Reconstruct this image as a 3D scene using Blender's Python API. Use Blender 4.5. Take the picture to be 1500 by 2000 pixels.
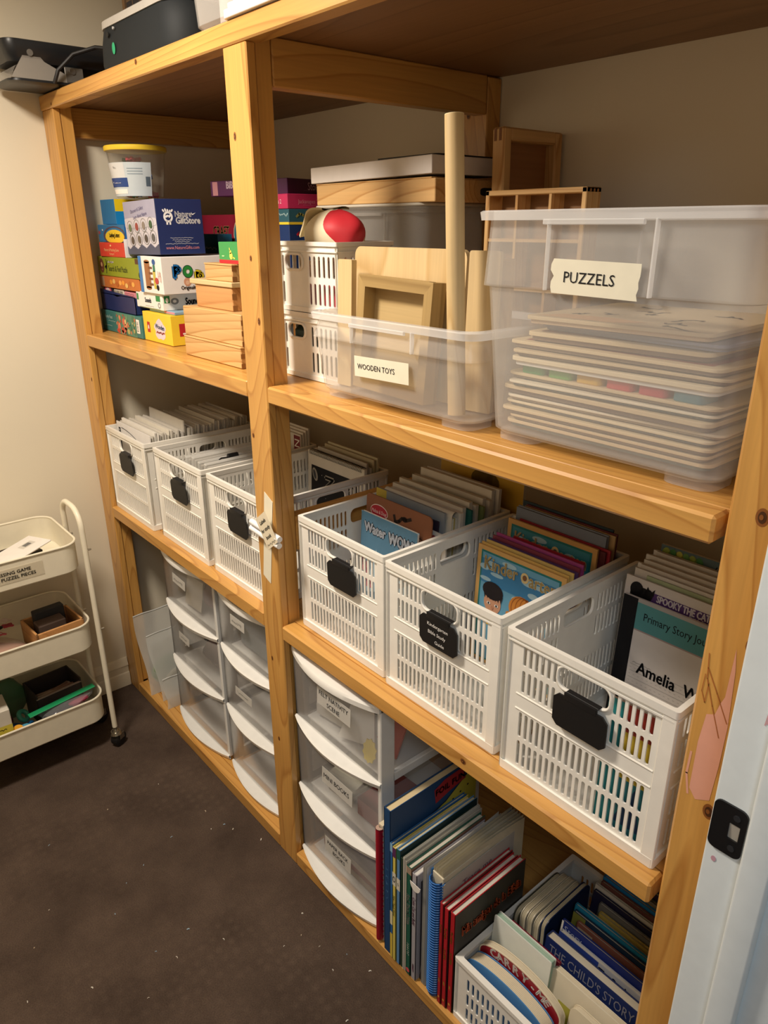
import bpy, bmesh, math, random
from mathutils import Vector, Matrix, Euler

for _o in list(bpy.data.objects):
    bpy.data.objects.remove(_o)
S = bpy.context.scene
COL = S.collection
R = math.radians
rnd = random.Random(7)

# ------------------------------------------------------------------ camera
cam_d = bpy.data.cameras.new('camera')
cam = bpy.data.objects.new('camera', cam_d)
COL.objects.link(cam)
CX, CY, CZ = (0.65020885, 0.7597483, -0.00331368), (0.27719976, -0.24128982, -0.93002124), (-0.70738161, 0.60378949, -0.36749082)
cam.matrix_world = Matrix(((CX[0], -CY[0], -CZ[0], 2.47577415),
                           (CX[1], -CY[1], -CZ[1], -0.80644148),
                           (CX[2], -CY[2], -CZ[2], 1.66304),
                           (0, 0, 0, 1)))
cam_d.sensor_fit = 'VERTICAL'
cam_d.sensor_height = 36.0
cam_d.sensor_width = 27.0
cam_d.lens = 1422.03 / 2000.0 * 36.0
cam_d.clip_start = 0.01
S.camera = cam

# ------------------------------------------------------------------ world, lights, exposure
W = bpy.data.worlds.new('hall_ambient')
S.world = W
W.use_nodes = True
W.node_tree.nodes['Background'].inputs[0].default_value = (0.80, 0.90, 1.0, 1)
W.node_tree.nodes['Background'].inputs[1].default_value = 0.14

def area(name, loc, target, power, size, color, shape='DISK'):
    d = bpy.data.lights.new(name, 'AREA')
    d.shape = shape; d.size = size; d.energy = power; d.color = color
    o = bpy.data.objects.new(name, d)
    o.location = loc
    o.rotation_euler = (Vector(target) - Vector(loc)).to_track_quat('-Z', 'Y').to_euler()
    COL.objects.link(o)
    return o
area('closet_ceiling_lamp', (1.00, -0.72, 2.37), (1.00, -0.66, 0), 37, 0.30, (1.0, 0.88, 0.74))
area('hall_daylight_fill', (2.95, -1.25, 2.40), (2.3, -0.3, 1.0), 10, 0.45, (0.86, 0.93, 1.0))  # unseen cool area light added to put hallway daylight on the jamb

S.view_settings.view_transform = 'Standard'
S.view_settings.look = 'None'
S.view_settings.exposure = 0.0
S.view_settings.gamma = 1.0
S.view_settings.use_curve_mapping = False
S.cycles.transparent_max_bounces = 32
S.cycles.max_bounces = 8

# ------------------------------------------------------------------ materials
def lin(c):
    c = c / 255.0
    return c / 12.92 if c <= 0.04045 else ((c + 0.055) / 1.055) ** 2.4

def rgb(h):
    if isinstance(h, str):
        h = h.lstrip('#')
        return tuple(lin(int(h[i:i + 2], 16)) for i in (0, 2, 4)) + (1,)
    return tuple(h) + (1,)

_mats = {}
def new_mat(name):
    m = bpy.data.materials.new(name)
    m.use_nodes = True
    nt = m.node_tree
    return m, nt, nt.nodes['Principled BSDF']

def C(h, rough=0.5, spec=0.5, metal=0.0):
    key = ('c', h, rough, spec, metal)
    if key in _mats: return _mats[key]
    m, nt, b = new_mat('paint_' + str(h).strip('#'))
    b.inputs['Roughness'].default_value = rough
    b.inputs['Metallic'].default_value = metal
    b.inputs['Specular IOR Level'].default_value = spec
    # a faint mottling keeps printed card and plastic from looking computer-flat
    n = nt.nodes.new('ShaderNodeTexNoise'); n.inputs['Scale'].default_value = 35; n.inputs['Detail'].default_value = 3
    tc = nt.nodes.new('ShaderNodeTexCoord'); nt.links.new(tc.outputs['Object'], n.inputs['Vector'])
    mx = nt.nodes.new('ShaderNodeMix'); mx.data_type = 'RGBA'
    c = rgb(h)
    mx.inputs[6].default_value = tuple(x * 0.93 for x in c[:3]) + (1,)
    mx.inputs[7].default_value = tuple(min(1, x * 1.06) for x in c[:3]) + (1,)
    nt.links.new(n.outputs['Fac'], mx.inputs[0])
    nt.links.new(mx.outputs[2], b.inputs['Base Color'])
    _mats[key] = m
    return m

def wood(name, light, dark, axis, rings=34.0, rough=0.4, coat=0.0, spread=1.0):
    key = ('w', name, axis)
    if key in _mats: return _mats[key]
    m, nt, b = new_mat('wood_' + name + '_' + 'xyz'[axis])
    L = nt.links.new
    tc = nt.nodes.new('ShaderNodeTexCoord')
    mp = nt.nodes.new('ShaderNodeMapping')
    sc = [1.0, 1.0, 1.0]; sc[axis] = 0.13
    mp.inputs['Scale'].default_value = sc
    L(tc.outputs['Object'], mp.inputs['Vector'])
    n = nt.nodes.new('ShaderNodeTexNoise')
    n.inputs['Scale'].default_value = 4.2 * spread; n.inputs['Detail'].default_value = 1.5; n.inputs['Roughness'].default_value = 0.4
    L(mp.outputs['Vector'], n.inputs['Vector'])
    mul = nt.nodes.new('ShaderNodeMath'); mul.operation = 'MULTIPLY'; mul.inputs[1].default_value = rings
    L(n.outputs['Fac'], mul.inputs[0])
    pp = nt.nodes.new('ShaderNodeMath'); pp.operation = 'FRACT'
    L(mul.outputs[0], pp.inputs[0])
    ramp = nt.nodes.new('ShaderNodeValToRGB')
    ramp.color_ramp.elements[0].position = 0.0; ramp.color_ramp.elements[0].color = rgb(light)
    ramp.color_ramp.elements[1].position = 0.80; ramp.color_ramp.elements[1].color = tuple(0.62 * a + 0.38 * d for a, d in zip(rgb(light), rgb(dark)))
    e = ramp.color_ramp.elements.new(0.92); e.color = rgb(dark)
    e = ramp.color_ramp.elements.new(1.0); e.color = rgb(light)
    L(pp.outputs[0], ramp.inputs['Fac'])
    n2 = nt.nodes.new('ShaderNodeTexNoise')
    mp2 = nt.nodes.new('ShaderNodeMapping')
    sc2 = [1.0, 1.0, 1.0]; sc2[axis] = 0.03
    mp2.inputs['Scale'].default_value = sc2
    L(tc.outputs['Object'], mp2.inputs['Vector']); L(mp2.outputs['Vector'], n2.inputs['Vector'])
    n2.inputs['Scale'].default_value = 170; n2.inputs['Detail'].default_value = 3
    mx = nt.nodes.new('ShaderNodeMix'); mx.data_type = 'RGBA'; mx.blend_type = 'MULTIPLY'
    mx.inputs[0].default_value = 0.28
    L(ramp.outputs['Color'], mx.inputs[6])
    L(n2.outputs['Fac'], mx.inputs[7])
    n3 = nt.nodes.new('ShaderNodeTexNoise'); n3.inputs['Scale'].default_value = 3.0
    L(tc.outputs['Object'], n3.inputs['Vector'])
    hs = nt.nodes.new('ShaderNodeHueSaturation')
    mr = nt.nodes.new('ShaderNodeMapRange'); mr.inputs[3].default_value = 0.86; mr.inputs[4].default_value = 1.16
    L(n3.outputs['Fac'], mr.inputs[0]); L(mr.outputs[0], hs.inputs['Value'])
    L(mx.outputs[2], hs.inputs['Color'])
    L(hs.outputs['Color'], b.inputs['Base Color'])
    b.inputs['Roughness'].default_value = rough
    if coat:
        b.inputs['Coat Weight'].default_value = coat; b.inputs['Coat Roughness'].default_value = 0.18
    bp_ = nt.nodes.new('ShaderNodeBump'); bp_.inputs['Strength'].default_value = 0.06; bp_.inputs['Distance'].default_value = 0.002
    L(n2.outputs['Fac'], bp_.inputs['Height']); L(bp_.outputs[0], b.inputs['Normal'])
    _mats[key] = m
    return m

def pine(ax): return wood('varnished_pine', '#dea758', '#c18740', ax, 30, 0.42, 0.25)
def pale(ax): return wood('pale_birch', '#e6cb98', '#d2b078', ax, 14, 0.5)
def raw(ax): return wood('raw_pine', '#e2b87c', '#c08c4e', ax, 26, 0.5)
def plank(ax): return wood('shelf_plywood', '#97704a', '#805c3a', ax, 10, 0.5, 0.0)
def beech(ax): return wood('beech', '#d9a368', '#c58a50', ax, 12, 0.5)

def plastic_clear(name, tint, clear, rough=0.22, ior=1.22):
    """frosted see-through plastic: part straight-through, part scattered"""
    key = ('p', name)
    if key in _mats: return _mats[key]
    m = bpy.data.materials.new('clear_plastic_' + name); m.use_nodes = True
    nt = m.node_tree; nt.nodes.clear(); L = nt.links.new
    out = nt.nodes.new('ShaderNodeOutputMaterial')
    tr = nt.nodes.new('ShaderNodeBsdfTransparent'); tr.inputs[0].default_value = (0.985, 0.985, 0.985, 1)
    df = nt.nodes.new('ShaderNodeBsdfDiffuse'); df.inputs[0].default_value = rgb(tint)
    tl = nt.nodes.new('ShaderNodeBsdfTranslucent'); tl.inputs[0].default_value = rgb(tint)
    gl = nt.nodes.new('ShaderNodeBsdfGlossy'); gl.inputs['Roughness'].default_value = rough
    m1 = nt.nodes.new('ShaderNodeMixShader'); m1.inputs[0].default_value = 0.3
    L(df.outputs[0], m1.inputs[1]); L(tl.outputs[0], m1.inputs[2])
    m2 = nt.nodes.new('ShaderNodeMixShader')
    ns = nt.nodes.new('ShaderNodeTexNoise'); ns.inputs['Scale'].default_value = 9
    tc = nt.nodes.new('ShaderNodeTexCoord'); L(tc.outputs['Object'], ns.inputs['Vector'])
    mr = nt.nodes.new('ShaderNodeMapRange'); mr.inputs[3].default_value = clear - 0.03; mr.inputs[4].default_value = clear + 0.03
    L(ns.outputs['Fac'], mr.inputs[0]); L(mr.outputs[0], m2.inputs[0])
    L(m1.outputs[0], m2.inputs[1]); L(tr.outputs[0], m2.inputs[2])
    fr = nt.nodes.new('ShaderNodeFresnel'); fr.inputs[0].default_value = ior
    m3 = nt.nodes.new('ShaderNodeMixShader')
    geo = nt.nodes.new('ShaderNodeNewGeometry'); inv = nt.nodes.new('ShaderNodeMath'); inv.operation = 'SUBTRACT'; inv.inputs[0].default_value = 1.0
    L(geo.outputs['Backfacing'], inv.inputs[1])
    fm_ = nt.nodes.new('ShaderNodeMath'); fm_.operation = 'MULTIPLY'; L(fr.outputs[0], fm_.inputs[0]); L(inv.outputs[0], fm_.inputs[1])
    L(fm_.outputs[0], m3.inputs[0]); L(m2.outputs[0], m3.inputs[1]); L(gl.outputs[0], m3.inputs[2])
    L(m3.outputs[0], out.inputs[0])
    _mats[key] = m
    return m

def wall_mat(name, col, bump=0.05):
    m, nt, b = new_mat(name); L = nt.links.new
    b.inputs['Roughness'].default_value = 0.75
    tc = nt.nodes.new('ShaderNodeTexCoord')
    n = nt.nodes.new('ShaderNodeTexNoise'); n.inputs['Scale'].default_value = 220; n.inputs['Detail'].default_value = 2
    L(tc.outputs['Object'], n.inputs['Vector'])
    bp_ = nt.nodes.new('ShaderNodeBump'); bp_.inputs['Strength'].default_value = bump; bp_.inputs['Distance'].default_value = 0.002
    L(n.outputs['Fac'], bp_.inputs['Height']); L(bp_.outputs[0], b.inputs['Normal'])
    n2 = nt.nodes.new('ShaderNodeTexNoise'); n2.inputs['Scale'].default_value = 2.5; n2.inputs['Detail'].default_value = 4
    L(tc.outputs['Object'], n2.inputs['Vector'])
    mx = nt.nodes.new('ShaderNodeMix'); mx.data_type = 'RGBA'
    c = rgb(col)
    mx.inputs[6].default_value = tuple(x * 0.965 for x in c[:3]) + (1,)
    mx.inputs[7].default_value = tuple(min(1, x * 1.03) for x in c[:3]) + (1,)
    L(n2.outputs['Fac'], mx.inputs[0]); L(mx.outputs[2], b.inputs['Base Color'])
    return m

def carpet_mat():
    m, nt, b = new_mat('brown_carpet'); L = nt.links.new
    b.inputs['Roughness'].default_value = 0.95; b.inputs['Specular IOR Level'].default_value = 0.1
    tc = nt.nodes.new('ShaderNodeTexCoord')
    n = nt.nodes.new('ShaderNodeTexNoise'); n.inputs['Scale'].default_value = 5; n.inputs['Detail'].default_value = 6; n.inputs['Roughness'].default_value = 0.65
    L(tc.outputs['Object'], n.inputs['Vector'])
    ramp = nt.nodes.new('ShaderNodeValToRGB')
    ramp.color_ramp.elements[0].position = 0.3; ramp.color_ramp.elements[0].color = rgb('#3f342d')
    ramp.color_ramp.elements[1].position = 0.75; ramp.color_ramp.elements[1].color = rgb('#584a40')
    L(n.outputs['Fac'], ramp.inputs[0])
    # woven dot pattern of the pile
    v = nt.nodes.new('ShaderNodeTexVoronoi'); v.inputs['Scale'].default_value = 34; v.inputs['Randomness'].default_value = 0.3
    L(tc.outputs['Object'], v.inputs['Vector'])
    dr = nt.nodes.new('ShaderNodeMapRange'); dr.inputs[1].default_value = 0.05; dr.inputs[2].default_value = 0.42; dr.inputs[3].default_value = 1.0; dr.inputs[4].default_value = 0.0
    L(v.outputs['Distance'], dr.inputs[0])
    patch = nt.nodes.new('ShaderNodeTexNoise'); patch.inputs['Scale'].default_value = 2.2; L(tc.outputs['Object'], patch.inputs['Vector'])
    pr = nt.nodes.new('ShaderNodeMapRange'); pr.inputs[1].default_value = 0.45; pr.inputs[2].default_value = 0.7; pr.inputs[3].default_value = 0.0; pr.inputs[4].default_value = 0.24
    L(patch.outputs['Fac'], pr.inputs[0])
    mm = nt.nodes.new('ShaderNodeMath'); mm.operation = 'MULTIPLY'; L(dr.outputs[0], mm.inputs[0]); L(pr.outputs[0], mm.inputs[1])
    mx = nt.nodes.new('ShaderNodeMix'); mx.data_type = 'RGBA'
    L(mm.outputs[0], mx.inputs[0]); L(ramp.outputs['Color'], mx.inputs[6]); mx.inputs[7].default_value = rgb('#6c5c50')
    f = nt.nodes.new('ShaderNodeTexNoise'); f.inputs['Scale'].default_value = 320; f.inputs['Detail'].default_value = 2
    L(tc.outputs['Object'], f.inputs['Vector'])
    m2 = nt.nodes.new('ShaderNodeMix'); m2.data_type = 'RGBA'; m2.blend_type = 'MULTIPLY'; m2.inputs[0].default_value = 0.6
    L(mx.outputs[2], m2.inputs[6]); L(f.outputs['Fac'], m2.inputs[7])
    hs = nt.nodes.new('ShaderNodeHueSaturation'); hs.inputs['Value'].default_value = 1.5; L(m2.outputs[2], hs.inputs['Color'])
    L(hs.outputs['Color'], b.inputs['Base Color'])
    bp_ = nt.nodes.new('ShaderNodeBump'); bp_.inputs['Strength'].default_value = 0.5; bp_.inputs['Distance'].default_value = 0.004
    L(f.outputs['Fac'], bp_.inputs['Height']); L(bp_.outputs[0], b.inputs['Normal'])
    return m

M_WHITE = C('#f2efe6', 0.35)          # moulded white plastic
M_PAPER = C('#e9e6e0', 0.7, 0.2)
M_PAGES = C('#e4d9bf', 0.8, 0.1)
M_BLACK = C('#121214', 0.55)
M_INK = C('#16161a', 0.6, 0.2)
M_TAPE = C('#e8e2cc', 0.7, 0.2)
M_GOLD = C('#c99a3c', 0.4)

# ------------------------------------------------------------------ mesh builder
_text_cache = {}
def text_geo(s):
    if s in _text_cache: return _text_cache[s]
    cu = bpy.data.curves.new('t', 'FONT'); cu.body = s; cu.size = 1.0; cu.resolution_u = 2
    o = bpy.data.objects.new('t', cu)
    me = bpy.data.meshes.new_from_object(o)
    v = [(p.co.x, p.co.y) for p in me.vertices]
    f = [tuple(p.vertices) for p in me.polygons]
    bpy.data.objects.remove(o); bpy.data.curves.remove(cu); bpy.data.meshes.remove(me)
    if v:
        x0 = min(p[0] for p in v); x1 = max(p[0] for p in v)
        y0 = min(p[1] for p in v); y1 = max(p[1] for p in v)
    else: x0 = x1 = y0 = y1 = 0
    _text_cache[s] = (v, f, x0, x1, y0, y1)
    return _text_cache[s]

class MB:
    def __init__(s):
        s.v = []; s.f = []; s.mi = []; s.mats = []
        s.T = Matrix.Identity(4)
    def m(s, mat):
        if mat not in s.mats: s.mats.append(mat)
        return s.mats.index(mat)
    def add(s, vs, fs, mat):
        o = len(s.v); k = s.m(mat)
        s.v += [s.T @ Vector(p) for p in vs]
        s.f += [tuple(i + o for i in f) for f in fs]
        s.mi += [k] * len(fs)
        return s
    def box(s, lo, hi, mat, b=0.0):
        lo = [min(a, c) for a, c in zip(lo, hi)] if True else lo
        if b <= 0:
            x0, y0, z0 = lo; x1, y1, z1 = hi
            vs = [(x0, y0, z0), (x1, y0, z0), (x1, y1, z0), (x0, y1, z0), (x0, y0, z1), (x1, y0, z1), (x1, y1, z1), (x0, y1, z1)]
            return s.add(vs, [(0, 3, 2, 1), (4, 5, 6, 7), (0, 1, 5, 4), (1, 2, 6, 5), (2, 3, 7, 6), (3, 0, 4, 7)], mat)
        b = min([b] + [(h - l) * 0.45 for l, h in zip(lo, hi)])
        idx = {}; vs = []
        for sx in (0, 1):
            for sy in (0, 1):
                for sz in (0, 1):
                    sg = (sx, sy, sz)
                    for a in range(3):
                        p = []
                        for k in range(3):
                            base = hi[k] if sg[k] else lo[k]
                            if k != a: base += -b if sg[k] else b
                            p.append(base)
                        idx[(sg, a)] = len(vs); vs.append(tuple(p))
        fs = []
        for a in range(3):
            o1, o2 = [k for k in range(3) if k != a]
            for sa in (0, 1):
                q = []
                for u, w in ((0, 0), (1, 0), (1, 1), (0, 1)):
                    sg = [0, 0, 0]; sg[a] = sa; sg[o1] = u; sg[o2] = w
                    q.append(idx[(tuple(sg), a)])
                fs.append(tuple(q))
        for a in range(3):
            for c in range(a + 1, 3):
                k = 3 - a - c
                for sa in (0, 1):
                    for sc in (0, 1):
                        g = []
                        for sk in (0, 1):
                            sg = [0, 0, 0]; sg[a] = sa; sg[c] = sc; sg[k] = sk
                            g.append(tuple(sg))
                        fs.append((idx[(g[0], a)], idx[(g[1], a)], idx[(g[1], c)], idx[(g[0], c)]))
        for sx in (0, 1):
            for sy in (0, 1):
                for sz in (0, 1):
                    fs.append(tuple(idx[((sx, sy, sz), a)] for a in range(3)))
        return s.add(vs, fs, mat)
    def loft(s, loops, mat, cap0=True, cap1=True, closed=True):
        n = len(loops[0]); vs = [p for l in loops for p in l]; fs = []
        for i in range(len(loops) - 1):
            for j in range(n if closed else n - 1):
                a = i * n + j; b_ = i * n + (j + 1) % n
                fs.append((a, b_, b_ + n, a + n))
        if cap0: fs.append(tuple(range(n))[::-1])
        if cap1: fs.append(tuple(range((len(loops) - 1) * n, len(loops) * n)))
        return s.add(vs, fs, mat)
    def tube(s, pts, r, mat, n=10, cap=True, closed=False):
        pts = [Vector(p) for p in pts]; loops = []; up = None
        for i, p in enumerate(pts):
            if closed: t = pts[(i + 1) % len(pts)] - pts[i - 1]
            else: t = (pts[min(i + 1, len(pts) - 1)] - pts[max(i - 1, 0)])
            t.normalize()
            if up is None:
                up = Vector((0, 0, 1)) if abs(t.z) < 0.9 else Vector((1, 0, 0))
            u = t.cross(up); u.normalize(); up = u.cross(t); up.normalize()
            rr = r[i] if isinstance(r, (list, tuple)) else r
            loops.append([tuple(p + (u * math.cos(a) + up * math.sin(a)) * rr) for a in [2 * math.pi * k / n for k in range(n)]])
        if closed: loops.append(loops[0]); cap = False
        return s.loft(loops, mat, cap, cap)
    def cyl(s, c, r, h, mat, n=24, r2=None):
        r2 = r if r2 is None else r2
        l = [[(c[0] + rr * math.cos(2 * math.pi * k / n), c[1] + rr * math.sin(2 * math.pi * k / n), z) for k in range(n)] for rr, z in ((r, c[2]), (r2, c[2] + h))]
        return s.loft(l, mat)
    def rslab(s, x0, x1, y0, y1, z0, z1, r, mat, n=5, b=0.0):
        def lp(z, i=0.0): return [(x, y, z) for x, y in rrect(x0 + i, x1 - i, y0 + i, y1 - i, max(r - i, 0.0005), n)]
        ls = [lp(z0), lp(z1)] if not b else [lp(z0, b), lp(z0 + b), lp(z1 - b), lp(z1, b)]
        return s.loft(ls, mat)
    def face(s, O, U, V, w, h): return Face(s, O, U, V, w, h)
    def build(s, name, parent=None, loc=None, rot=None, smooth=True, recalc=True):
        me = bpy.data.meshes.new(name)
        me.from_pydata([tuple(p) for p in s.v], [], s.f)
        for mt in s.mats: me.materials.append(mt)
        me.polygons.foreach_set('material_index', s.mi)
        if recalc:
            bm = bmesh.new(); bm.from_mesh(me)
            bmesh.ops.recalc_face_normals(bm, faces=bm.faces)
            bm.to_mesh(me); bm.free()
        if smooth:
            me.polygons.foreach_set('use_smooth', [True] * len(me.polygons))
            me.set_sharp_from_angle(angle=R(32))
        me.update()
        o = bpy.data.objects.new(name, me); COL.objects.link(o)
        if parent: o.parent = parent
        if loc is not None: o.location = loc
        if rot is not None: o.rotation_euler = rot
        return o

def rrect(x0, x1, y0, y1, r, n=5):
    r = min(r, (x1 - x0) * 0.499, (y1 - y0) * 0.499)
    out = []
    for cx, cy, a0 in ((x1 - r, y1 - r, 0), (x0 + r, y1 - r, 90), (x0 + r, y0 + r, 180), (x1 - r, y0 + r, 270)):
        for k in range(n + 1):
            a = R(a0 + 90.0 * k / n)
            out.append((cx + r * math.cos(a), cy + r * math.sin(a)))
    return out

class Face:
    """draws flat printed shapes a hair above one face of a mesh; u, v run 0..1"""
    EPS = 0.00035; clip = True
    def __init__(s, mb, O, U, V, w, h):
        s.mb = mb; s.O = Vector(O); s.U = Vector(U).normalized(); s.V = Vector(V).normalized(); s.N = s.U.cross(s.V); s.w = w; s.h = h
    def P(s, x, y, k):
        if s.clip: x = min(max(x, 0.0), s.w); y = min(max(y, 0.0), s.h)
        return tuple(s.O + s.U * x + s.V * y + s.N * (s.EPS * k))
    def poly(s, pts, mat, k=1):
        s.mb.add([s.P(u * s.w, v * s.h, k) for u, v in pts], [tuple(range(len(pts)))], mat); return s
    def rect(s, u0, v0, u1, v1, mat, k=1): return s.poly([(u0, v0), (u1, v0), (u1, v1), (u0, v1)], mat, k)
    def ell(s, cu, cv, ru, rv, mat, k=1, n=18, rot=0.0):
        pts = []
        for i in range(n):
            a = 2 * math.pi * i / n; x = ru * math.cos(a) * s.w; y = rv * math.sin(a) * s.h
            pts.append((cu + (x * math.cos(rot) - y * math.sin(rot)) / s.w, cv + (x * math.sin(rot) + y * math.cos(rot)) / s.h))
        return s.poly(pts, mat, k)
    def ring(s, cu, cv, ru, rv, t, mat, k=1, n=20):
        vs = []; fs = []
        for i in range(n):
            a = 2 * math.pi * i / n
            for q in (1.0, t): vs.append(s.P((cu + ru * q * math.cos(a)) * s.w, (cv + rv * q * math.sin(a)) * s.h, k))
            j = (i + 1) % n
            fs.append((2 * i, 2 * j, 2 * j + 1, 2 * i + 1))
        s.mb.add(vs, fs, mat); return s
    def line(s, pts, t, mat, k=1):
        q = [Vector((u * s.w, v * s.h)) for u, v in pts]
        for a, b in zip(q[:-1], q[1:]):
            d = (b - a)
            if d.length < 1e-9: continue
            d.normalize(); n = Vector((-d.y, d.x)) * t * 0.5; a2 = a - d * t * 0.3; b2 = b + d * t * 0.3
            s.mb.add([s.P(*(a2 - n), k), s.P(*(b2 - n), k), s.P(*(b2 + n), k), s.P(*(a2 + n), k)], [(0, 1, 2, 3)], mat)
        return s
    def text(s, txt, u, v, size, mat, k=2, align='c', rot=0.0, sx=1.0, bold=0.0, shear=0.0, maxw=None):
        """size = cap height in metres, (u, v) = anchor, at the middle of the line"""
        vs, fs, x0, x1, y0, y1 = text_geo(txt)
        if not vs: return s
        sc = size / 0.70
        wid = (x1 - x0) * sc * sx
        if maxw and wid > maxw: sx *= maxw / wid; wid = maxw
        ox = {'l': 0.0, 'c': -wid * 0.5, 'r': -wid}[align]
        ca, sa = math.cos(rot), math.sin(rot)
        offs = [(0, 0)] if not bold else [(-bold, 0), (bold, 0), (0, bold), (0, -bold)]
        for dx, dy in offs:
            out = []
            for x, y in vs:
                X = (x - x0) * sc * sx + ox + dx * size + shear * y * sc; Y = (y - 0.35) * sc + dy * size
                out.append(s.P(u * s.w + X * ca - Y * sa, v * s.h + X * sa + Y * ca, k))
            s.mb.add(out, fs, mat)
        return s
    def scribble(s, u0, u1, v, amp, mat, k=2, t=0.0008, n=14, seed=1):
        g = random.Random(seed)
        return s.line([(u0 + (u1 - u0) * i / n, v + g.uniform(-amp, amp)) for i in range(n + 1)], t, mat, k)

# ------------------------------------------------------------------ things
def tag(o, label, cat, group=None, kind=None):
    if label: o['label'] = label
    if cat: o['category'] = cat
    if group: o['group'] = group
    if kind: o['kind'] = kind
    return o
def struct(o, label=None):
    o['kind'] = 'structure'
    if label: o['label'] = label
    return o
def empty(name, label, cat, loc=(0, 0, 0), rot=(0, 0, 0), group=None):
    o = bpy.data.objects.new(name, None); COL.objects.link(o)
    o.empty_display_size = 0.05
    o.location = loc; o.rotation_euler = rot
    return tag(o, label, cat, group)
def dup(src, label, group=None, loc=None, rot=None):
    r = src.copy(); COL.objects.link(r)
    if loc is not None: r.location = loc
    if rot is not None: r.rotation_euler = rot
    r['label'] = label
    if group: r['group'] = group
    for ch in list(src.children):
        c = ch.copy(); COL.objects.link(c); c.parent = r
        for g in list(ch.children):
            d = g.copy(); COL.objects.link(d); d.parent = c
    return r
# ================================================================== THE ROOM
DEP = 0.70          # shelf depth, front edge (y = 0) to back wall
Z1, Z2, Z3, Z4 = 0.044, 0.763, 1.344, 2.011
XA, XB, XC, XD = 1.067, 1.150, 2.141, 2.221
CEIL = 2.46
cream = wall_mat('cream_wall_paint', '#e2d9c3')
ceil_m = wall_mat('white_ceiling_paint', '#ece8de')
gloss_white = C('#e4e8e8', 0.4)

def slab_struct(name, lo, hi, mat, label=None, b=0.0):
    m = MB(); m.box(lo, hi, mat, b); return struct(m.build(name), label)
slab_struct('floor', (-0.12, -2.3, -0.05), (4.2, DEP + 0.12, 0), carpet_mat(), 'dark brown carpet floor')
slab_struct('wall_left', (-0.12, -1.55, 0), (0, DEP + 0.12, CEIL), cream, 'cream wall at the left end')
slab_struct('wall_back', (0, DEP, 0), (2.222, DEP + 0.12, CEIL), cream, 'cream wall behind the shelves')
slab_struct('wall_front', (-0.12, -1.67, 0), (2.34, -1.55, CEIL), wall_mat('low_bounce_wall', '#a5957c'))  # unseen wall, tone darkened so less light bounces onto the shelves
slab_struct('ceiling', (-0.12, -1.67, CEIL), (2.34, DEP + 0.12, CEIL + 0.08), ceil_m)
mb = MB()
mb.box((2.222, -0.048, 0), (2.33, DEP + 0.12, CEIL), cream)
mb.box((2.222, -1.55, 0), (2.33, -0.96, CEIL), cream)
mb.box((2.222, -0.96, 2.09), (2.33, -0.048, CEIL), cream)
struct(mb.build('wall_right'))

# moulded baseboard along the left wall
mb = MB()
prof = [(0.0, 0.0), (0.013, 0.0), (0.013, 0.052), (0.011, 0.056), (0.0085, 0.058), (0.0085, 0.083), (0.0115, 0.086), (0.0115, 0.092), (0.008, 0.098), (0.008, 0.110), (0.004, 0.118), (0.0, 0.118)]
mb.loft([[(x, y, z) for x, z in prof] for y in (-1.55, -0.002)], C('#e6dcc4', 0.4))
struct(mb.build('baseboard_left'), 'cream moulded baseboard under the left wall')

# door jamb at the right: the photograph is taken from this doorway
jamb = MB()
jm = C('#dfe7ea', 0.38)
jamb.rslab(2.211, 2.336, -0.062, -0.046, 0, 2.08, 0.003, jm, 3)
jamb.rslab(2.211, 2.336, -0.962, -0.946, 0, 2.08, 0.003, jm, 3)
jamb.box((2.211, -0.946, 2.06), (2.336, -0.062, 2.08), jm)
jamb.rslab(2.257, 2.292, -0.075, -0.061, 0, 2.06, 0.004, jm, 3)       # door stop
jamb.rslab(2.257, 2.292, -0.947, -0.933, 0, 2.06, 0.004, jm, 3)
fj = jamb.face((2.212, -0.0622, 0), (1, 0, 0), (0, 0, 1), 0.044, 2.06)
for u, z, a in ((0.80, 1.150, 0.016), (0.84, 1.152, 0.013)):
    fj.line([(u, z / 2.06), (u + 0.03, (z + a) / 2.06)], 0.0012, C('#cf9a9e', 0.6))
fj.ell(0.28, 0.938 / 2.06, 0.07, 0.002, C('#c99aa8', 0.6))
jo = struct(jamb.build('trim_1'), 'white painted door jamb with a black strike plate')
sp = MB()
spm = C('#101216', 0.35, 0.6)
pts = [(x, z) for x, z in rrect(2.2135, 2.2535, 0.957, 1.028, 0.009, 6)]
# plate with a square latch hole
hx0, hx1, hz0, hz1 = 2.2345, 2.2495, 0.981, 1.004
front = []
for y in (-0.0648, -0.0622):
    outer = [(x, y, z) for x, z in pts]
    hole = []
    n = len(pts)
    for x, z in pts:
        cx, cz = (hx0 + hx1) / 2, (hz0 + hz1) / 2
        dx, dz = x - cx, z - cz
        k = min(((hx1 - hx0) / 2) / max(abs(dx), 1e-6), ((hz1 - hz0) / 2) / max(abs(dz), 1e-6))
        hole.append((cx + dx * k, y, cz + dz * k))
    front.append((outer, hole))
sp.loft([front[1][0], front[0][0], front[0][1], front[1][1]], spm, False, False)
sp.add([(hx0, -0.0624, hz0), (hx1, -0.0624, hz0), (hx1, -0.0640, hz1), (hx0, -0.0640, hz1)], [(0, 1, 2, 3)], C('#c8c2b6', 0.35, 0.5, 0.3))
so = sp.build('strike_plate', jo); so['label'] = 'black strike plate with a square latch hole'
for i, z in enumerate((1.0145, 0.969)):
    sc = MB(); sc.T = Matrix.Translation((2.2415, -0.0648, z)) @ Matrix.Rotation(R(90), 4, 'X')
    sc.cyl((0, 0, -0.0004), 0.0042, 0.0012, C('#2a2c30', 0.3, 0.6), 16)
    sc.build('screw', so)

# hall behind the doorway (never seen from here, it only closes the place)
slab_struct('wall_hall', (4.2, -2.3, 0), (4.3, DEP + 0.12, CEIL), cream)

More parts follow.
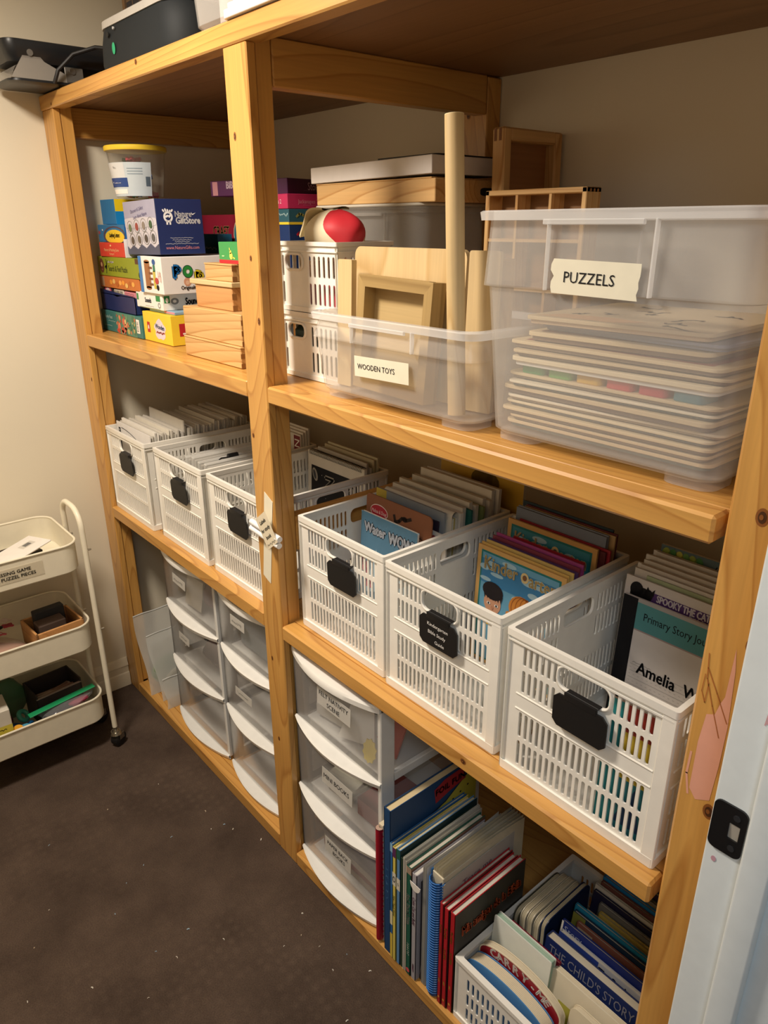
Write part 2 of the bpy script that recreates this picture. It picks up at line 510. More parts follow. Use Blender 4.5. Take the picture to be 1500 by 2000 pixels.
# ================================================================== SHELVING
shelf = empty('shelving_unit', 'built-in honey pine shelving unit with four shelves along the back wall', 'shelf', (0, 0, 0))
def part(name, lo, hi, ax, art=None, b=0.0025, mat=None):
    m = MB(); m.box(lo, hi, mat or pine(ax), b)
    if art: art(m)
    return m.build(name, shelf)
knot_d = C('#4a2a12', 0.5); knot_m = C('#8a5426', 0.5)
def knots(O, U, V, lst):
    def f(m):
        fc = Face(m, O, U, V, 1.0, 1.0); fc.clip = False
        for u, v, ru, rv in lst:
            fc.ell(u, v, ru, rv, knot_m, 1); fc.ell(u, v, ru * 0.62, rv * 0.66, knot_d, 2)
            fc.ell(u - ru * 0.1, v, ru * 0.32, rv * 0.3, knot_m, 3)
    return f
kx = ((1, 0, 0), (0, 0, 1))
# narrow boards of the three front posts and the thicker boards behind them
part('front_post', (0.0, 0.0, 0), (0.090, 0.0205, Z4 - 0.038), 2, knots((0, 0, 0), *kx, [(0.078, 1.20, 0.004, 0.007)]))
part('front_post', (XA, 0.0, 0), (XB, 0.0205, Z4 - 0.038), 2, knots((0, 0, 0), *kx, [(1.091, 1.822, 0.0045, 0.008), (1.136, 1.477, 0.005, 0.008), (1.080, 1.223, 0.0045, 0.006), (1.101, 0.401, 0.004, 0.007), (1.095, 0.646, 0.004, 0.007), (1.12, 1.60, 0.004, 0.006)]))
def stains(m):
    knots((0, -0.001, 0), *kx, [(2.179, 1.359, 0.0075, 0.011), (2.194, 1.200, 0.005, 0.010), (2.186, 0.945, 0.008, 0.012)])(m)
    fc = Face(m, (0, -0.001, 0), (1, 0, 0), (0, 0, 1), 1.0, 1.0); fc.clip = False
    pk = C('#e2a48c', 0.6)
    fc.poly([(2.156, 0.965), (2.166, 0.952), (2.184, 0.962), (2.187, 1.02), (2.188, 1.08), (2.184, 1.16), (2.180, 1.19), (2.178, 1.12), (2.174, 1.108), (2.170, 1.09), (2.160, 1.085), (2.156, 1.04)], pk, 1)
    fc.line([(2.150, 1.02), (2.149, 0.985), (2.155, 0.955)], 0.003, pk, 1)
    sc = C('#a8622c', 0.6)
    fc.line([(2.150, 1.17), (2.153, 1.135), (2.165, 1.10), (2.180, 1.06)], 0.0012, sc, 2)
    fc.line([(2.152, 1.15), (2.168, 1.12), (2.186, 1.085)], 0.0012, sc, 2)
    fc.line([(2.150, 1.14), (2.149, 1.115), (2.155, 1.10), (2.156, 1.13)], 0.001, sc, 2)
part('front_post', (XC, -0.001, 0), (XD, 0.0205, CEIL - 0.03), 2, stains, 0.004)
part('inner_post', (0.0, 0.0207, Z1), (0.086, 0.056, Z4 - 0.027), 2)
part('inner_post', (XA + 0.004, 0.0215, 0), (XB - 0.004, 0.057, Z4 - 0.027), 2)
part('inner_post', (XC + 0.006, 0.0207, 0), (XD, 0.057, Z4 - 0.027), 2)
kb = knots((0, 0.651, 0), *kx, [(1.09, 1.91, 0.006, 0.010), (1.085, 1.80, 0.005, 0.006)])
part('back_post', (0.0, 0.652, 0), (0.086, DEP - 0.001, Z4 - 0.027), 2)
part('back_post', (XA, 0.652, 0), (XB, DEP - 0.001, Z4 - 0.027), 2, kb)
part('back_post', (XC, 0.652, 0), (XD, DEP - 0.001, Z4 - 0.027), 2)
# front rails and boards of each level
for z, h in ((Z1, 0.044), (Z2, 0.039), (Z3, 0.037)):
    part('front_rail', (0.0905, 0.0, z - h), (XA - 0.0005, 0.0375, z), 0, None, 0.003)
    part('front_rail', (XB + 0.0005, -0.001, z - h), (XC - 0.013 if z > 0.1 else XC, 0.0375, z), 0,
         knots((0, -0.001, 0), *kx, [(1.753, 0.747, 0.007, 0.006)]) if z == Z2 else None, 0.004)
    part('shelf_board', (0.001, 0.0378, z - 0.02), (XD, DEP - 0.001, z - 0.0005), 0, None, 0.001, pine(0))
part('front_rail', (-0.0, -0.004, Z4 - 0.0385), (XD, 0.036, Z4), 0, knots((0, -0.004, 0), *kx, [(0.688, 2.002, 0.006, 0.006), (0.10, 1.981, 0.004, 0.004)]), 0.003)
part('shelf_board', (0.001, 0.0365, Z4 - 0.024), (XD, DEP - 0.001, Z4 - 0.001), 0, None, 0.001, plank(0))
# side rails under the boards, front to back
for z in (Z4 - 0.0245,):
    for x0, x1 in ((0.001, 0.037), (XB - 0.038, XB - 0.002), (XC + 0.008, XD)):
        part('side_rail', (x0, 0.0575, z - 0.082), (x1, 0.651, z), 1)
part('side_rail', (XB - 0.038, 0.0575, 0.945), (XB - 0.002, 0.651, 1.031), 1)

# lint and scraps on the carpet
lint = MB()
g = random.Random(5)
for x, y in [(0.874, -0.327), (0.851, -0.574), (0.975, -0.448), (1.242, -0.475), (0.922, -0.072), (1.01, -0.03), (0.831, -0.223), (1.133, -0.565), (1.191, -0.38), (1.337, -0.165), (1.466, -0.111), (1.526, -0.045), (1.456, -0.061)] + [(g.uniform(0.6, 1.6), g.uniform(-0.9, -0.05)) for _ in range(26)]:
    a = g.uniform(0, 3.14); l = g.uniform(0.001, 0.0035)
    lint.tube([(x - l * math.cos(a), y - l * math.sin(a), 0.001), (x, y + 0.001, 0.0025), (x + l * math.cos(a), y + l * math.sin(a), 0.001)], g.uniform(0.0006, 0.0015), C(g.choice(['#d8cfc0', '#cbb8a0', '#e2ddd2', '#9fb8c8']), 0.9), 6)
tag(lint.build('lint'), 'pale specks of lint scattered over the brown carpet', 'lint', None, 'stuff')

# things stand a hair above the boards
Z1 += 0.0008; Z2 += 0.0008; Z3 += 0.0008; Z4 += 0.0008
# ================================================================== SLOTTED CRATES
def slot_panel(mb, O, U, V, w, h, rows, th, mat):
    """a plastic wall with rows of rounded slots; O is the lower-left corner of the outer face"""
    O = Vector(O); U = Vector(U); V = Vector(V); N = U.cross(V)
    def P(x, z, k): return tuple(O + U * x + V * z - N * (th * k))
    def quad(x0, z0, x1, z1):
        if x1 - x0 < 1e-6 or z1 - z0 < 1e-6: return
        for k in (0, 1):
            q = [P(x0, z0, k), P(x1, z0, k), P(x1, z1, k), P(x0, z1, k)]
            mb.add(q if k == 0 else q[::-1], [(0, 1, 2, 3)], mat)
    zc = 0.0
    for z0, z1, holes in rows:
        quad(0, zc, w, z0)
        xc = 0.0
        for x0, x1, r in holes:
            quad(xc, z0, x0, z1)
            loop = rrect(x0, x1, z0, z1, r, 4)
            n = len(loop); q = n // 4
            for ci, (px, pz) in enumerate(((x1, z1), (x0, z1), (x0, z0), (x1, z0))):
                seg = loop[ci * q:(ci + 1) * q]
                for k in (0, 1):
                    mb.add([P(px, pz, k)] + [P(x, z, k) for x, z in seg], [(0, i + 1, i + 2) if k else (0, i + 2, i + 1) for i in range(len(seg) - 1)], mat)
            vs = [P(x, z, 0) for x, z in loop] + [P(x, z, 1) for x, z in loop]
            mb.add(vs, [(i, (i + 1) % n, n + (i + 1) % n, n + i) for i in range(n)], mat)
            xc = x1
        quad(xc, z0, w, z1)
        zc = z1
    quad(0, zc, w, h)

def slot_row(x0, n, pitch, wid): return [(x0 + i * pitch + (pitch - wid) / 2, x0 + i * pitch + (pitch + wid) / 2, wid / 2) for i in range(n)]

def crate_body(w, d, h, mat):
    mb = MB(); e = 0.0035
    def rows(L, side):
        m0 = 0.030 if not side else 0.028
        n = int(round((L - 2 * m0) / 0.0122)); p = (L - 2 * m0) / n
        k = 6 if not side else 9
        low = slot_row(m0, n, p, 0.0068)
        up = slot_row(m0, k, p, 0.0068); up2 = slot_row(L - m0 - k * p, k, p, 0.0068)
        c = L / 2
        return [(0.024, 0.074, low), (0.082, 0.132, low), (0.171, 0.214, up + up2), (0.223, 0.261, up + [(c - 0.046, c + 0.046, 0.014)] + up2)]
    t = 0.003
    for O, U, L, s in (((-w / 2, -d / 2 + e, 0), (1, 0, 0), w, False), ((w / 2 - e, -d / 2, 0), (0, 1, 0), d, True),
                       ((w / 2, d / 2 - e, 0), (-1, 0, 0), w, False), ((-w / 2 + e, d / 2, 0), (0, -1, 0), d, True)):
        slot_panel(mb, O, U, (0, 0, 1), L, h - 0.008, rows(L, s), t, mat)
        # raised ribs above and below the solid band, handle bead
        O = Vector(O); U = Vector(U); N = U.cross(Vector((0, 0, 1)))
        for z in (0.137, 0.166):
            mb.tube([O + U * 0.024 + Vector((0, 0, z)), O + U * (L - 0.024) + Vector((0, 0, z))], 0.0017, mat, 6)
        c = L / 2
        mb.tube([O + U * x + Vector((0, 0, z)) + N * 0.0008 for x, z in rrect(c - 0.0475, c + 0.0475, 0.2215, 0.2625, 0.015, 5)], 0.0027, mat, 8, closed=True)
    # corner columns, base flange, rim
    for sx in (-1, 1):
        for sy in (-1, 1):
            x, y = sx * w / 2, sy * d / 2
            mb.box((x - sx * 0.022, y, 0.001), (x, y - sy * 0.0034, h - 0.004), mat, 0.0012)
            mb.box((x, y - sy * 0.0005, 0.001), (x - sx * 0.0034, y - sy * 0.022, h - 0.004), mat, 0.0012)
    def frame(z0, z1, o, i, b=0.0015):
        L = [[(x, y, z) for x, y in rrect(-w / 2 - o, w / 2 + o, -d / 2 - o, d / 2 + o, 0.005, 3)] for z in (z0, z1)]
        I = [[(x, y, z) for x, y in rrect(-w / 2 + i, w / 2 - i, -d / 2 + i, d / 2 - i, 0.004, 3)] for z in (z1, z0)]
        mb.loft(L + I + [L[0]], mat, False, False)
    frame(0.0, 0.017, 0.0005, 0.006)
    frame(h - 0.012, h, 0.0015, 0.007)
    frame(h - 0.021, h - 0.018, 0.0002, 0.0045)
    mb.box((-w / 2 + 0.004, -d / 2 + 0.004, 0.002), (w / 2 - 0.004, d / 2 - 0.004, 0.005), mat)
    return mb

CW, CD, CH = 0.300, 0.385, 0.283
_crate = None
def crate(x, y, label, z=Z2, rz=0.0):
    """x, y = middle of the front face"""
    global _crate
    loc = (x + math.sin(-rz) * -CD / 2, y + CD / 2, z)
    if _crate is None:
        _crate = empty('storage_crate', label, 'crate', loc, (0, 0, rz), 'white slotted crates on the second shelf')
        crate_body(CW, CD, CH, M_WHITE).build('basket', _crate)
        return _crate
    return dup(_crate, label, 'white slotted crates on the second shelf', loc, (0, 0, rz))
CR = {'B1': (0.2435, 0.016), 'B2': (0.588, 0.026), 'B3': (0.914, 0.030), 'C1': (1.326, 0.045), 'C2': (1.640, 0.038), 'C3': (1.964, 0.026)}
crate(*CR['B1'], 'white slotted crate packed with upright paper packets, beside the left wall')
crate(*CR['B2'], 'white slotted crate holding clear bagged sheets and a binder clip')
crate(*CR['B3'], 'white slotted crate half hidden by the middle post, spiral book inside at the back')
crate(*CR['C1'], 'white slotted crate holding the water colouring pad and a brown card header')
crate(*CR['C2'], 'white slotted crate with the written black tag, holding kindergarten magazines')
crate(*CR['C3'], 'white slotted crate nearest the door, holding the primary story journal')

# black chalk tags hung in the crate handles
_tag = None
def chalk_tag(k, dx, label, lines=None, h=0.060, tilt=0.03):
    global _tag
    x, y = CR[k]
    loc = (x + dx, y - 0.0045, Z2 + 0.1585)
    grp = 'black tags hung on the crate fronts'
    if lines is None and _tag is not None:
        return dup(_tag, label, grp, loc, (tilt, 0, rnd.uniform(-0.02, 0.02)))
    t = empty('hanging_tag', label, 'tag', loc, (tilt, 0, 0), grp)
    m = MB()
    c = 0.009
    out = [(-0.049 + c, 0.0), (0.049 - c, 0.0), (0.049, c), (0.049, h - c), (0.049 - c, h), (-0.049 + c, h), (-0.049, h - c), (-0.049, c)]
    m.loft([[(u, yy, z) for u, z in out] for yy in (0.0, -0.003)], M_BLACK)
    if lines:
        f = m.face((-0.049, -0.003, 0), (1, 0, 0), (0, 0, 1), 0.098, h)
        wh = C('#f4f2ee', 0.7)
        for s, u, v in lines: f.text(s, u, v, 0.0072, wh, 2, 'c', -0.02, 1.0, 0, 0, 0.076)
    m.build('plate', t)
    m = MB()
    m.rslab(-0.030, 0.030, -0.0036, 0.001, h - 0.004, h + 0.007, 0.002, M_BLACK, 3)
    m.box((-0.030, 0.001, h + 0.0045), (0.030, 0.012, h + 0.007), M_BLACK, 0.001)
    m.build('hook', t)
    if lines is None: _tag = t
    return t
chalk_tag('B1', 0.012, 'plain black tag on the leftmost crate')
chalk_tag('B2', 0.018, 'plain black tag on the crate with bagged sheets and binder clip')
chalk_tag('B3', 0.014, 'plain black tag on the crate just left of the middle post')
chalk_tag('C1', 0.018, 'plain black tag on the crate just right of the middle post')
chalk_tag('C3', 0.004, 'plain black tag on the crate nearest the door')
chalk_tag('C2', 0.008, 'black tag handwritten in white with kindergarten bible study guide', [('Kindergarten', 0.5, 0.76), ('Bible Study', 0.48, 0.49), ('Guide', 0.55, 0.2)], 0.062)

# short crate on the floor shelf
def short_crate():
    w, d, h = 0.362, 0.412, 0.180
    t = empty('storage_crate', 'short white slotted crate of board books on the floor shelf', 'crate', (1.746 + w / 2, 0.010 + d / 2, Z1))
    mb = MB(); e = 0.003
    for O, U, L in (((-w / 2, -d / 2 + e, 0), (1, 0, 0), w), ((w / 2 - e, -d / 2, 0), (0, 1, 0), d), ((w / 2, d / 2 - e, 0), (-1, 0, 0), w), ((-w / 2 + e, d / 2, 0), (0, -1, 0), d)):
        n = int((L - 0.06) / 0.0135); p = (L - 0.06) / n
        r = slot_row(0.03, n, p, 0.0066)
        slot_panel(mb, O, U, (0, 0, 1), L, h - 0.005, [(0.020, 0.055, r), (0.064, 0.099, r), (0.108, 0.143, r)], 0.003, M_WHITE)
    for sx in (-1, 1):
        for sy in (-1, 1):
            x, y = sx * w / 2, sy * d / 2
            mb.box((x - sx * 0.022, y, 0.001), (x, y - sy * 0.0034, h - 0.004), M_WHITE, 0.001)
            mb.box((x, y - sy * 0.0005, 0.001), (x - sx * 0.0034, y - sy * 0.022, h - 0.004), M_WHITE, 0.001)
    for z0, z1, o, i in ((0, 0.014, 0.0005, 0.006), (h - 0.010, h, 0.001, 0.012)):
        Lp = [[(x, y, z) for x, y in rrect(-w / 2 - o, w / 2 + o, -d / 2 - o, d / 2 + o, 0.004, 3)] for z in (z0, z1)]
        I = [[(x, y, z) for x, y in rrect(-w / 2 + i, w / 2 - i, -d / 2 + i, d / 2 - i, 0.004, 3)] for z in (z1, z0)]
        mb.loft(Lp + I + [Lp[0]], M_WHITE, False, False)
    mb.box((-w / 2 + 0.004, -d / 2 + 0.004, 0.001), (w / 2 - 0.004, d / 2 - 0.004, 0.004), M_WHITE)
    mb.build('basket', t)
short_crate()

# small handled bins, stacked two high on the third shelf
def handle_bin(loc, label):
    w, d, h = 0.202, 0.150, 0.142
    t = empty('handled_bin', label, 'bin', loc, (0, 0, 0), 'small white handled bins stacked by the middle post')
    m = MB(); e = 0.0025
    f0 = slot_row(0.002, 1, 0.010, 0.0050)
    fr = slot_row(0.098, 6, 0.0165, 0.0075)
    for O, U, L, front in (((-w / 2, -d / 2 + e, 0), (1, 0, 0), w, True), ((w / 2 - e, -d / 2, 0), (0, 1, 0), d, False), ((w / 2, d / 2 - e, 0), (-1, 0, 0), w, False), ((-w / 2 + e, d / 2, 0), (0, -1, 0), d, False)):
        if front:
            rows = [(0.018, 0.062, f0 + fr), (0.072, 0.088, f0 + fr[:0] + fr), (0.0881, 0.116, f0 + [(0.018, 0.072, 0.0125)] + fr)]
            rows = [(0.016, 0.060, f0 + fr), (0.072, 0.086, f0 + [(a, b, 0.001) for a, b, r in fr]), (0.0865, 0.114, f0 + [(0.017, 0.078, 0.0125)] + fr)]
            lo = f0 + fr
            rows = [(0.016, 0.060, lo), (0.0715, 0.114, f0 + fr)]
            # the handle hole sits in the upper row, to the left of the slots
            rows[1] = (0.0715, 0.114, f0 + fr)
            O2 = Vector(O)
            slot_panel(m, O, U, (0, 0, 1), 0.0150, h - 0.004, [(0.016, 0.060, f0), (0.0715, 0.114, f0)], 0.0025, M_WHITE)
            slot_panel(m, O2 + Vector((0.0150, 0, 0)), U, (0, 0, 1), 0.083, h - 0.004, [(0.088, 0.115, [(0.004, 0.064, 0.0125)])], 0.0025, M_WHITE)
            slot_panel(m, O2 + Vector((0.098, 0, 0)), U, (0, 0, 1), w - 0.098, h - 0.004, [(0.016, 0.060, slot_row(0.0, 6, 0.0165, 0.0075)), (0.0715, 0.114, slot_row(0.0, 6, 0.0165, 0.0075))], 0.0025, M_WHITE)
            m.tube([O2 + Vector((x, -0.001, z)) for x, z in rrect(0.0165, 0.0815, 0.0855, 0.1175, 0.014, 5)], 0.0028, M_WHITE, 8, closed=True)
        else:
            n = int((L - 0.02) / 0.0165)
            r = slot_row((L - n * 0.0165) / 2, n, 0.0165, 0.0075)
            slot_panel(m, O, U, (0, 0, 1), L, h - 0.004, [(0.016, 0.060, r), (0.0715, 0.114, r)], 0.0025, M_WHITE)
    for z0, z1, o, i in ((0, 0.010, 0.0003, 0.005), (h - 0.008, h, 0.0018, 0.005), (h - 0.020, h - 0.0175, 0.001, 0.004)):
        Lp = [[(x, y, z) for x, y in rrect(-w / 2 - o, w / 2 + o, -d / 2 - o, d / 2 + o, 0.004, 3)] for z in (z0, z1)]
        I = [[(x, y, z) for x, y in rrect(-w / 2 + i, w / 2 - i, -d / 2 + i, d / 2 - i, 0.004, 3)] for z in (z1, z0)]
        m.loft(Lp + I + [Lp[0]], M_WHITE, False, False)
    m.box((-w / 2 + 0.003, -d / 2 + 0.003, 0.001), (w / 2 - 0.003, d / 2 - 0.003, 0.004), M_WHITE)
    m.build('basket', t)
    return t
HB = (1.155, 0.188)
b0 = handle_bin((HB[0], HB[1], Z3), 'lower of two stacked white handled bins, dark green inside')
b1 = dup(b0, 'upper of two stacked white handled bins, cloth bag heaped in it', None, (HB[0], HB[1], Z3 + 0.1435))
# what the bins hold
m = MB()
def blob(mb, c, r, mat, n=14, k=9, seed=3, amp=0.10):
    g_ = random.Random(seed); loops = []
    ph = [g_.uniform(0, 6.28) for _ in range(6)]
    for i in range(1, k):
        a = math.pi * i / k; l = []
        for j in range(n):
            b = 2 * math.pi * j / n
            q = 1 + amp * (math.sin(3 * b + ph[0] + 2 * a) + 0.6 * math.sin(5 * b + ph[1] - 3 * a) + 0.5 * math.sin(2 * a * 3 + ph[2]))
            l.append((c[0] + r[0] * q * math.sin(a) * math.cos(b), c[1] + r[1] * q * math.sin(a) * math.sin(b), c[2] - r[2] * math.cos(a) * (1 + 0.3 * amp * math.sin(4 * b + ph[3]))))
        loops.append(l)
    mb.loft(loops, mat); return mb
bag = empty('cloth_bag', 'cream and red cloth bag heaped on the upper white handled bin', 'bag', (HB[0] + 0.005, HB[1], Z3 + 0.150))
dome = MB(); blob(dome, (0.002, -0.008, 0.146), (0.084, 0.050, 0.052), M_WHITE, 44, 22, 4, 0.045)
for nm, mt, keep in (('cream_panel', C('#efe4c6', 0.9, 0.1), -1), ('red_panel', C('#c22430', 0.6), 1)):
    m = MB(); m.add([tuple(v) for v in dome.v], dome.f, mt); o = m.build(nm, bag)
    bm_ = bmesh.new(); bm_.from_mesh(o.data)
    bmesh.ops.bisect_plane(bm_, geom=bm_.verts[:] + bm_.edges[:] + bm_.faces[:], plane_co=(0.012, -0.05, 0.190), plane_no=(keep * 1.0, keep * -0.25, keep * 0.75), clear_inner=True)
    bm_.to_mesh(o.data); bm_.free(); o.data.set_sharp_from_angle(angle=R(40))
m = MB()
L = []
for i in range(17):
    a = math.pi * (0.02 + 0.50 * i / 16.0)
    L.append([(-0.004 - 0.086 * math.cos(a) + 0.004 * math.sin(5 * q + 3 * a), -0.036 + 0.070 * q + 0.005 * math.sin(4 * a), 0.140 + 0.061 * math.sin(a) ** 0.85 + 0.003 * math.sin(6 * q + 2 * a)) for q in [k / 6.0 for k in range(7)]])
th = [[(p[0] * 0.97, p[1], p[2] - 0.004) for p in l] for l in L]
m.loft(L, C('#e2d2aa', 0.9, 0.1), False, False, False); m.loft(th, C('#e2d2aa', 0.9, 0.1), False, False, False)
for e in (0, -1): m.loft([[l[e] for l in L], [l[e] for l in th]], C('#e2d2aa', 0.9, 0.1), False, False, False)
m.build('folded_hem', bag)
for i, (x, z, mt, lab) in enumerate(((0.02, 0.010, C('#b51f35', 0.4), 'glossy red toy packet low in the upper handled bin'), (-0.05, 0.055, raw(0), 'wooden toy block seen through the upper handled bin'))):
    m = MB()
    if i == 0: m.rslab(-0.065, 0.065, -0.05, 0.05, 0, 0.060, 0.02, mt, 4, 0.006)
    else: m.rslab(-0.030, 0.030, -0.03, 0.03, 0, 0.035, 0.008, mt, 4, 0.003)
    tag(m.build('toy_packet' if i == 0 else 'wooden_block', None, (HB[0] + x, HB[1] - 0.005 * i, Z3 + 0.1475 + (0.0 if i == 0 else 0.062))), lab, 'toy')
m = MB(); m.rslab(-0.09, 0.09, -0.062, 0.062, 0, 0.105, 0.02, C('#1f3326', 0.6), 4, 0.01)
tag(m.build('fabric_pouch', None, (HB[0], HB[1], Z3 + 0.0048)), 'dark green pouch inside the lower white handled bin', 'pouch')

# ================================================================== CLEAR BINS
def clear_bin(name, label, w0, w1, d0, d1, h, loc, mat, rim_mat, zstep=0.7, notch=True, parent_extra=None):
    t = empty(name, label, 'bin', loc)
    m = MB()
    def lp(k, z, o=0.0, r=0.03):
        w = w0 + (w1 - w0) * k; d = d0 + (d1 - d0) * k
        return [(x, y, z) for x, y in rrect(-w / 2 - o, w / 2 + o, -d / 2 - o, d / 2 + o, r, 5)]
    zs = h * zstep; f = 0.012
    outer = [lp(0, f, -0.006), lp(0, f + 0.006), lp(zs / h * 0.8, zs), lp(zs / h * 0.8, zs + 0.002, 0.006), lp(1, h - 0.012, -0.010)]
    inner = [lp(1, h - 0.012, -0.0125), lp(zs / h * 0.8, zs + 0.004, 0.0035), lp(zs / h * 0.8, zs - 0.001, -0.0025), lp(0, f + 0.008, -0.0025), lp(0, f + 0.003, -0.008)]
    m.loft(outer + inner, mat)
    # corner feet
    for sx in (-1, 1):
        for sy in (-1, 1):
            cx, cy = sx * (w0 / 2 - 0.045), sy * (d0 / 2 - 0.045)
            m.rslab(cx - 0.036, cx + 0.036, cy - 0.036, cy + 0.036, 0, f + 0.001, 0.02, mat, 4)
    m.build('tub', t)
    r = MB()
    r.loft([lp(1, h - 0.013, -0.0125), lp(1, h - 0.013, 0.0), lp(1, h - 0.002, 0.0015), lp(1, h, -0.001), lp(1, h, -0.0125), lp(1, h - 0.013, -0.0125)], rim_mat, False, False)
    r.build('rim', t)
    for u, hw in ((-0.18, 0.0007), (0.19, 0.0014)):
        x = u * w1; y = -(d0 + (d1 - d0) * 0.9) / 2
        rb = MB(); rb.box((x - hw, y - 0.004, zs + 0.002), (x + hw, y + 0.004, h - 0.012), rim_mat, 0.0004); rb.build('rib', t)
    for u in (-0.42, 0.42):
        x = u * w1; y = (d0 + (d1 - d0) * 0.9) / 2
        rb = MB(); rb.box((x - 0.002, y - 0.003, zs - 0.03), (x + 0.002, y + 0.003, h - 0.03), rim_mat, 0.001); rb.build('rib', t)
    rb = MB()
    lip_y = -d1 / 2
    rb.box((-0.085, lip_y - 0.0015, h - 0.019), (0.065, lip_y + 0.004, h - 0.012), rim_mat, 0.001)
    rb.build('grip_lip', t)
    return t
PC = plastic_clear('bin', '#eae8e4', 0.775)
PCR = plastic_clear('bin_rim', '#fafafa', 0.5)
PCS = plastic_clear('bin_shadowed', '#d0cdc8', 0.74)  # shaded copy of the bin plastic, dimness put into the tint
def tape_label(parent, O, w, h, lines, size, rot=0.0, ragged=True, seed=2, tilt=0.0, name='tape_label', label=None, paper=None):
    """torn tape with handwriting, on a face looking towards -y"""
    m = MB(); g_ = random.Random(seed)
    m.T = Matrix.Translation(O) @ Matrix.Rotation(tilt, 4, 'X') @ Matrix.Rotation(-rot, 4, 'Y')
    pts = [(-w / 2, -h / 2), (w / 2, -h / 2)]
    if ragged: pts += [(w / 2 + g_.uniform(-0.004, 0.003), -h / 2 + h * i / 6) for i in range(1, 6)]
    pts += [(w / 2, h / 2), (-w / 2, h / 2)]
    if ragged: pts += [(-w / 2 + g_.uniform(-0.004, 0.003), h / 2 - h * i / 6) for i in range(1, 6)]
    m.loft([[(x, yy, z) for x, z in pts] for yy in (0.0, -0.0006)], paper or M_TAPE)
    f = m.face((-w / 2, -0.0006, -h / 2), (1, 0, 0), (0, 0, 1), w, h)
    for q in lines:
        if q is None: f.scribble(0.12, 0.8, 0.5, 0.16, C('#5a5a5a', 0.7), 2, 0.0008, 22, seed)
        else: f.text(q[0], q[1], q[2], size, M_INK, 2, 'c', 0, 1.0, 0.0, 0, q[3] if len(q) > 3 else None)
    o = m.build(name, parent)
    if label: o['label'] = label
    return o
# the big bin of puzzles
PZ = (1.908, 0.030)
pb = clear_bin('storage_bin', 'large clear plastic bin of stacked tray puzzles, taped label on its front', 0.376, 0.424, 0.345, 0.40, 0.336, (PZ[0], PZ[1] + 0.20, Z3), PC, PCR, 0.69)
tape_label(pb, (0.000, -0.1965, 0.252), 0.130, 0.044, [('PUZZELS', 0.44, 0.5, 0.098)], 0.0140, -0.02, True, 3, 0.0, 'tape_label', 'cream masking tape reading PUZZELS')
# the low bin of wooden toys
WT = (1.488, 0.026)
wb = clear_bin('storage_bin', 'low clear plastic bin of wooden boards, narrow taped label on its front', 0.410, 0.440, 0.270, 0.300, 0.163, (WT[0], WT[1] + 0.15, Z3), PC, PCR, 0.70)
tape_label(wb, (0.000, -0.1460, 0.078), 0.148, 0.037, [('WOODEN TOYS', 0.41, 0.52, 0.103)], 0.0098, 0.03, False, 4, 0.0, 'tape_label', 'cream masking tape reading WOODEN TOYS')
# grey lidded-looking bin at the back
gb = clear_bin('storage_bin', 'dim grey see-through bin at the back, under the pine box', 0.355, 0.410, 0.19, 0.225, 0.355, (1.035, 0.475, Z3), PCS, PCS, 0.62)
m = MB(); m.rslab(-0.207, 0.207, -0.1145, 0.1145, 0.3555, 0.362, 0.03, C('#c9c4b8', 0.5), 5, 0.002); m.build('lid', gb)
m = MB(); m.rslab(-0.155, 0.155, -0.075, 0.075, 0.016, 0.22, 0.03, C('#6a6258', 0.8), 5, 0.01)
tag(m.build('folded_cloth', None, (1.035, 0.475, Z3)), 'grey bundle dimly seen inside the bin under the pine box', 'cloth')

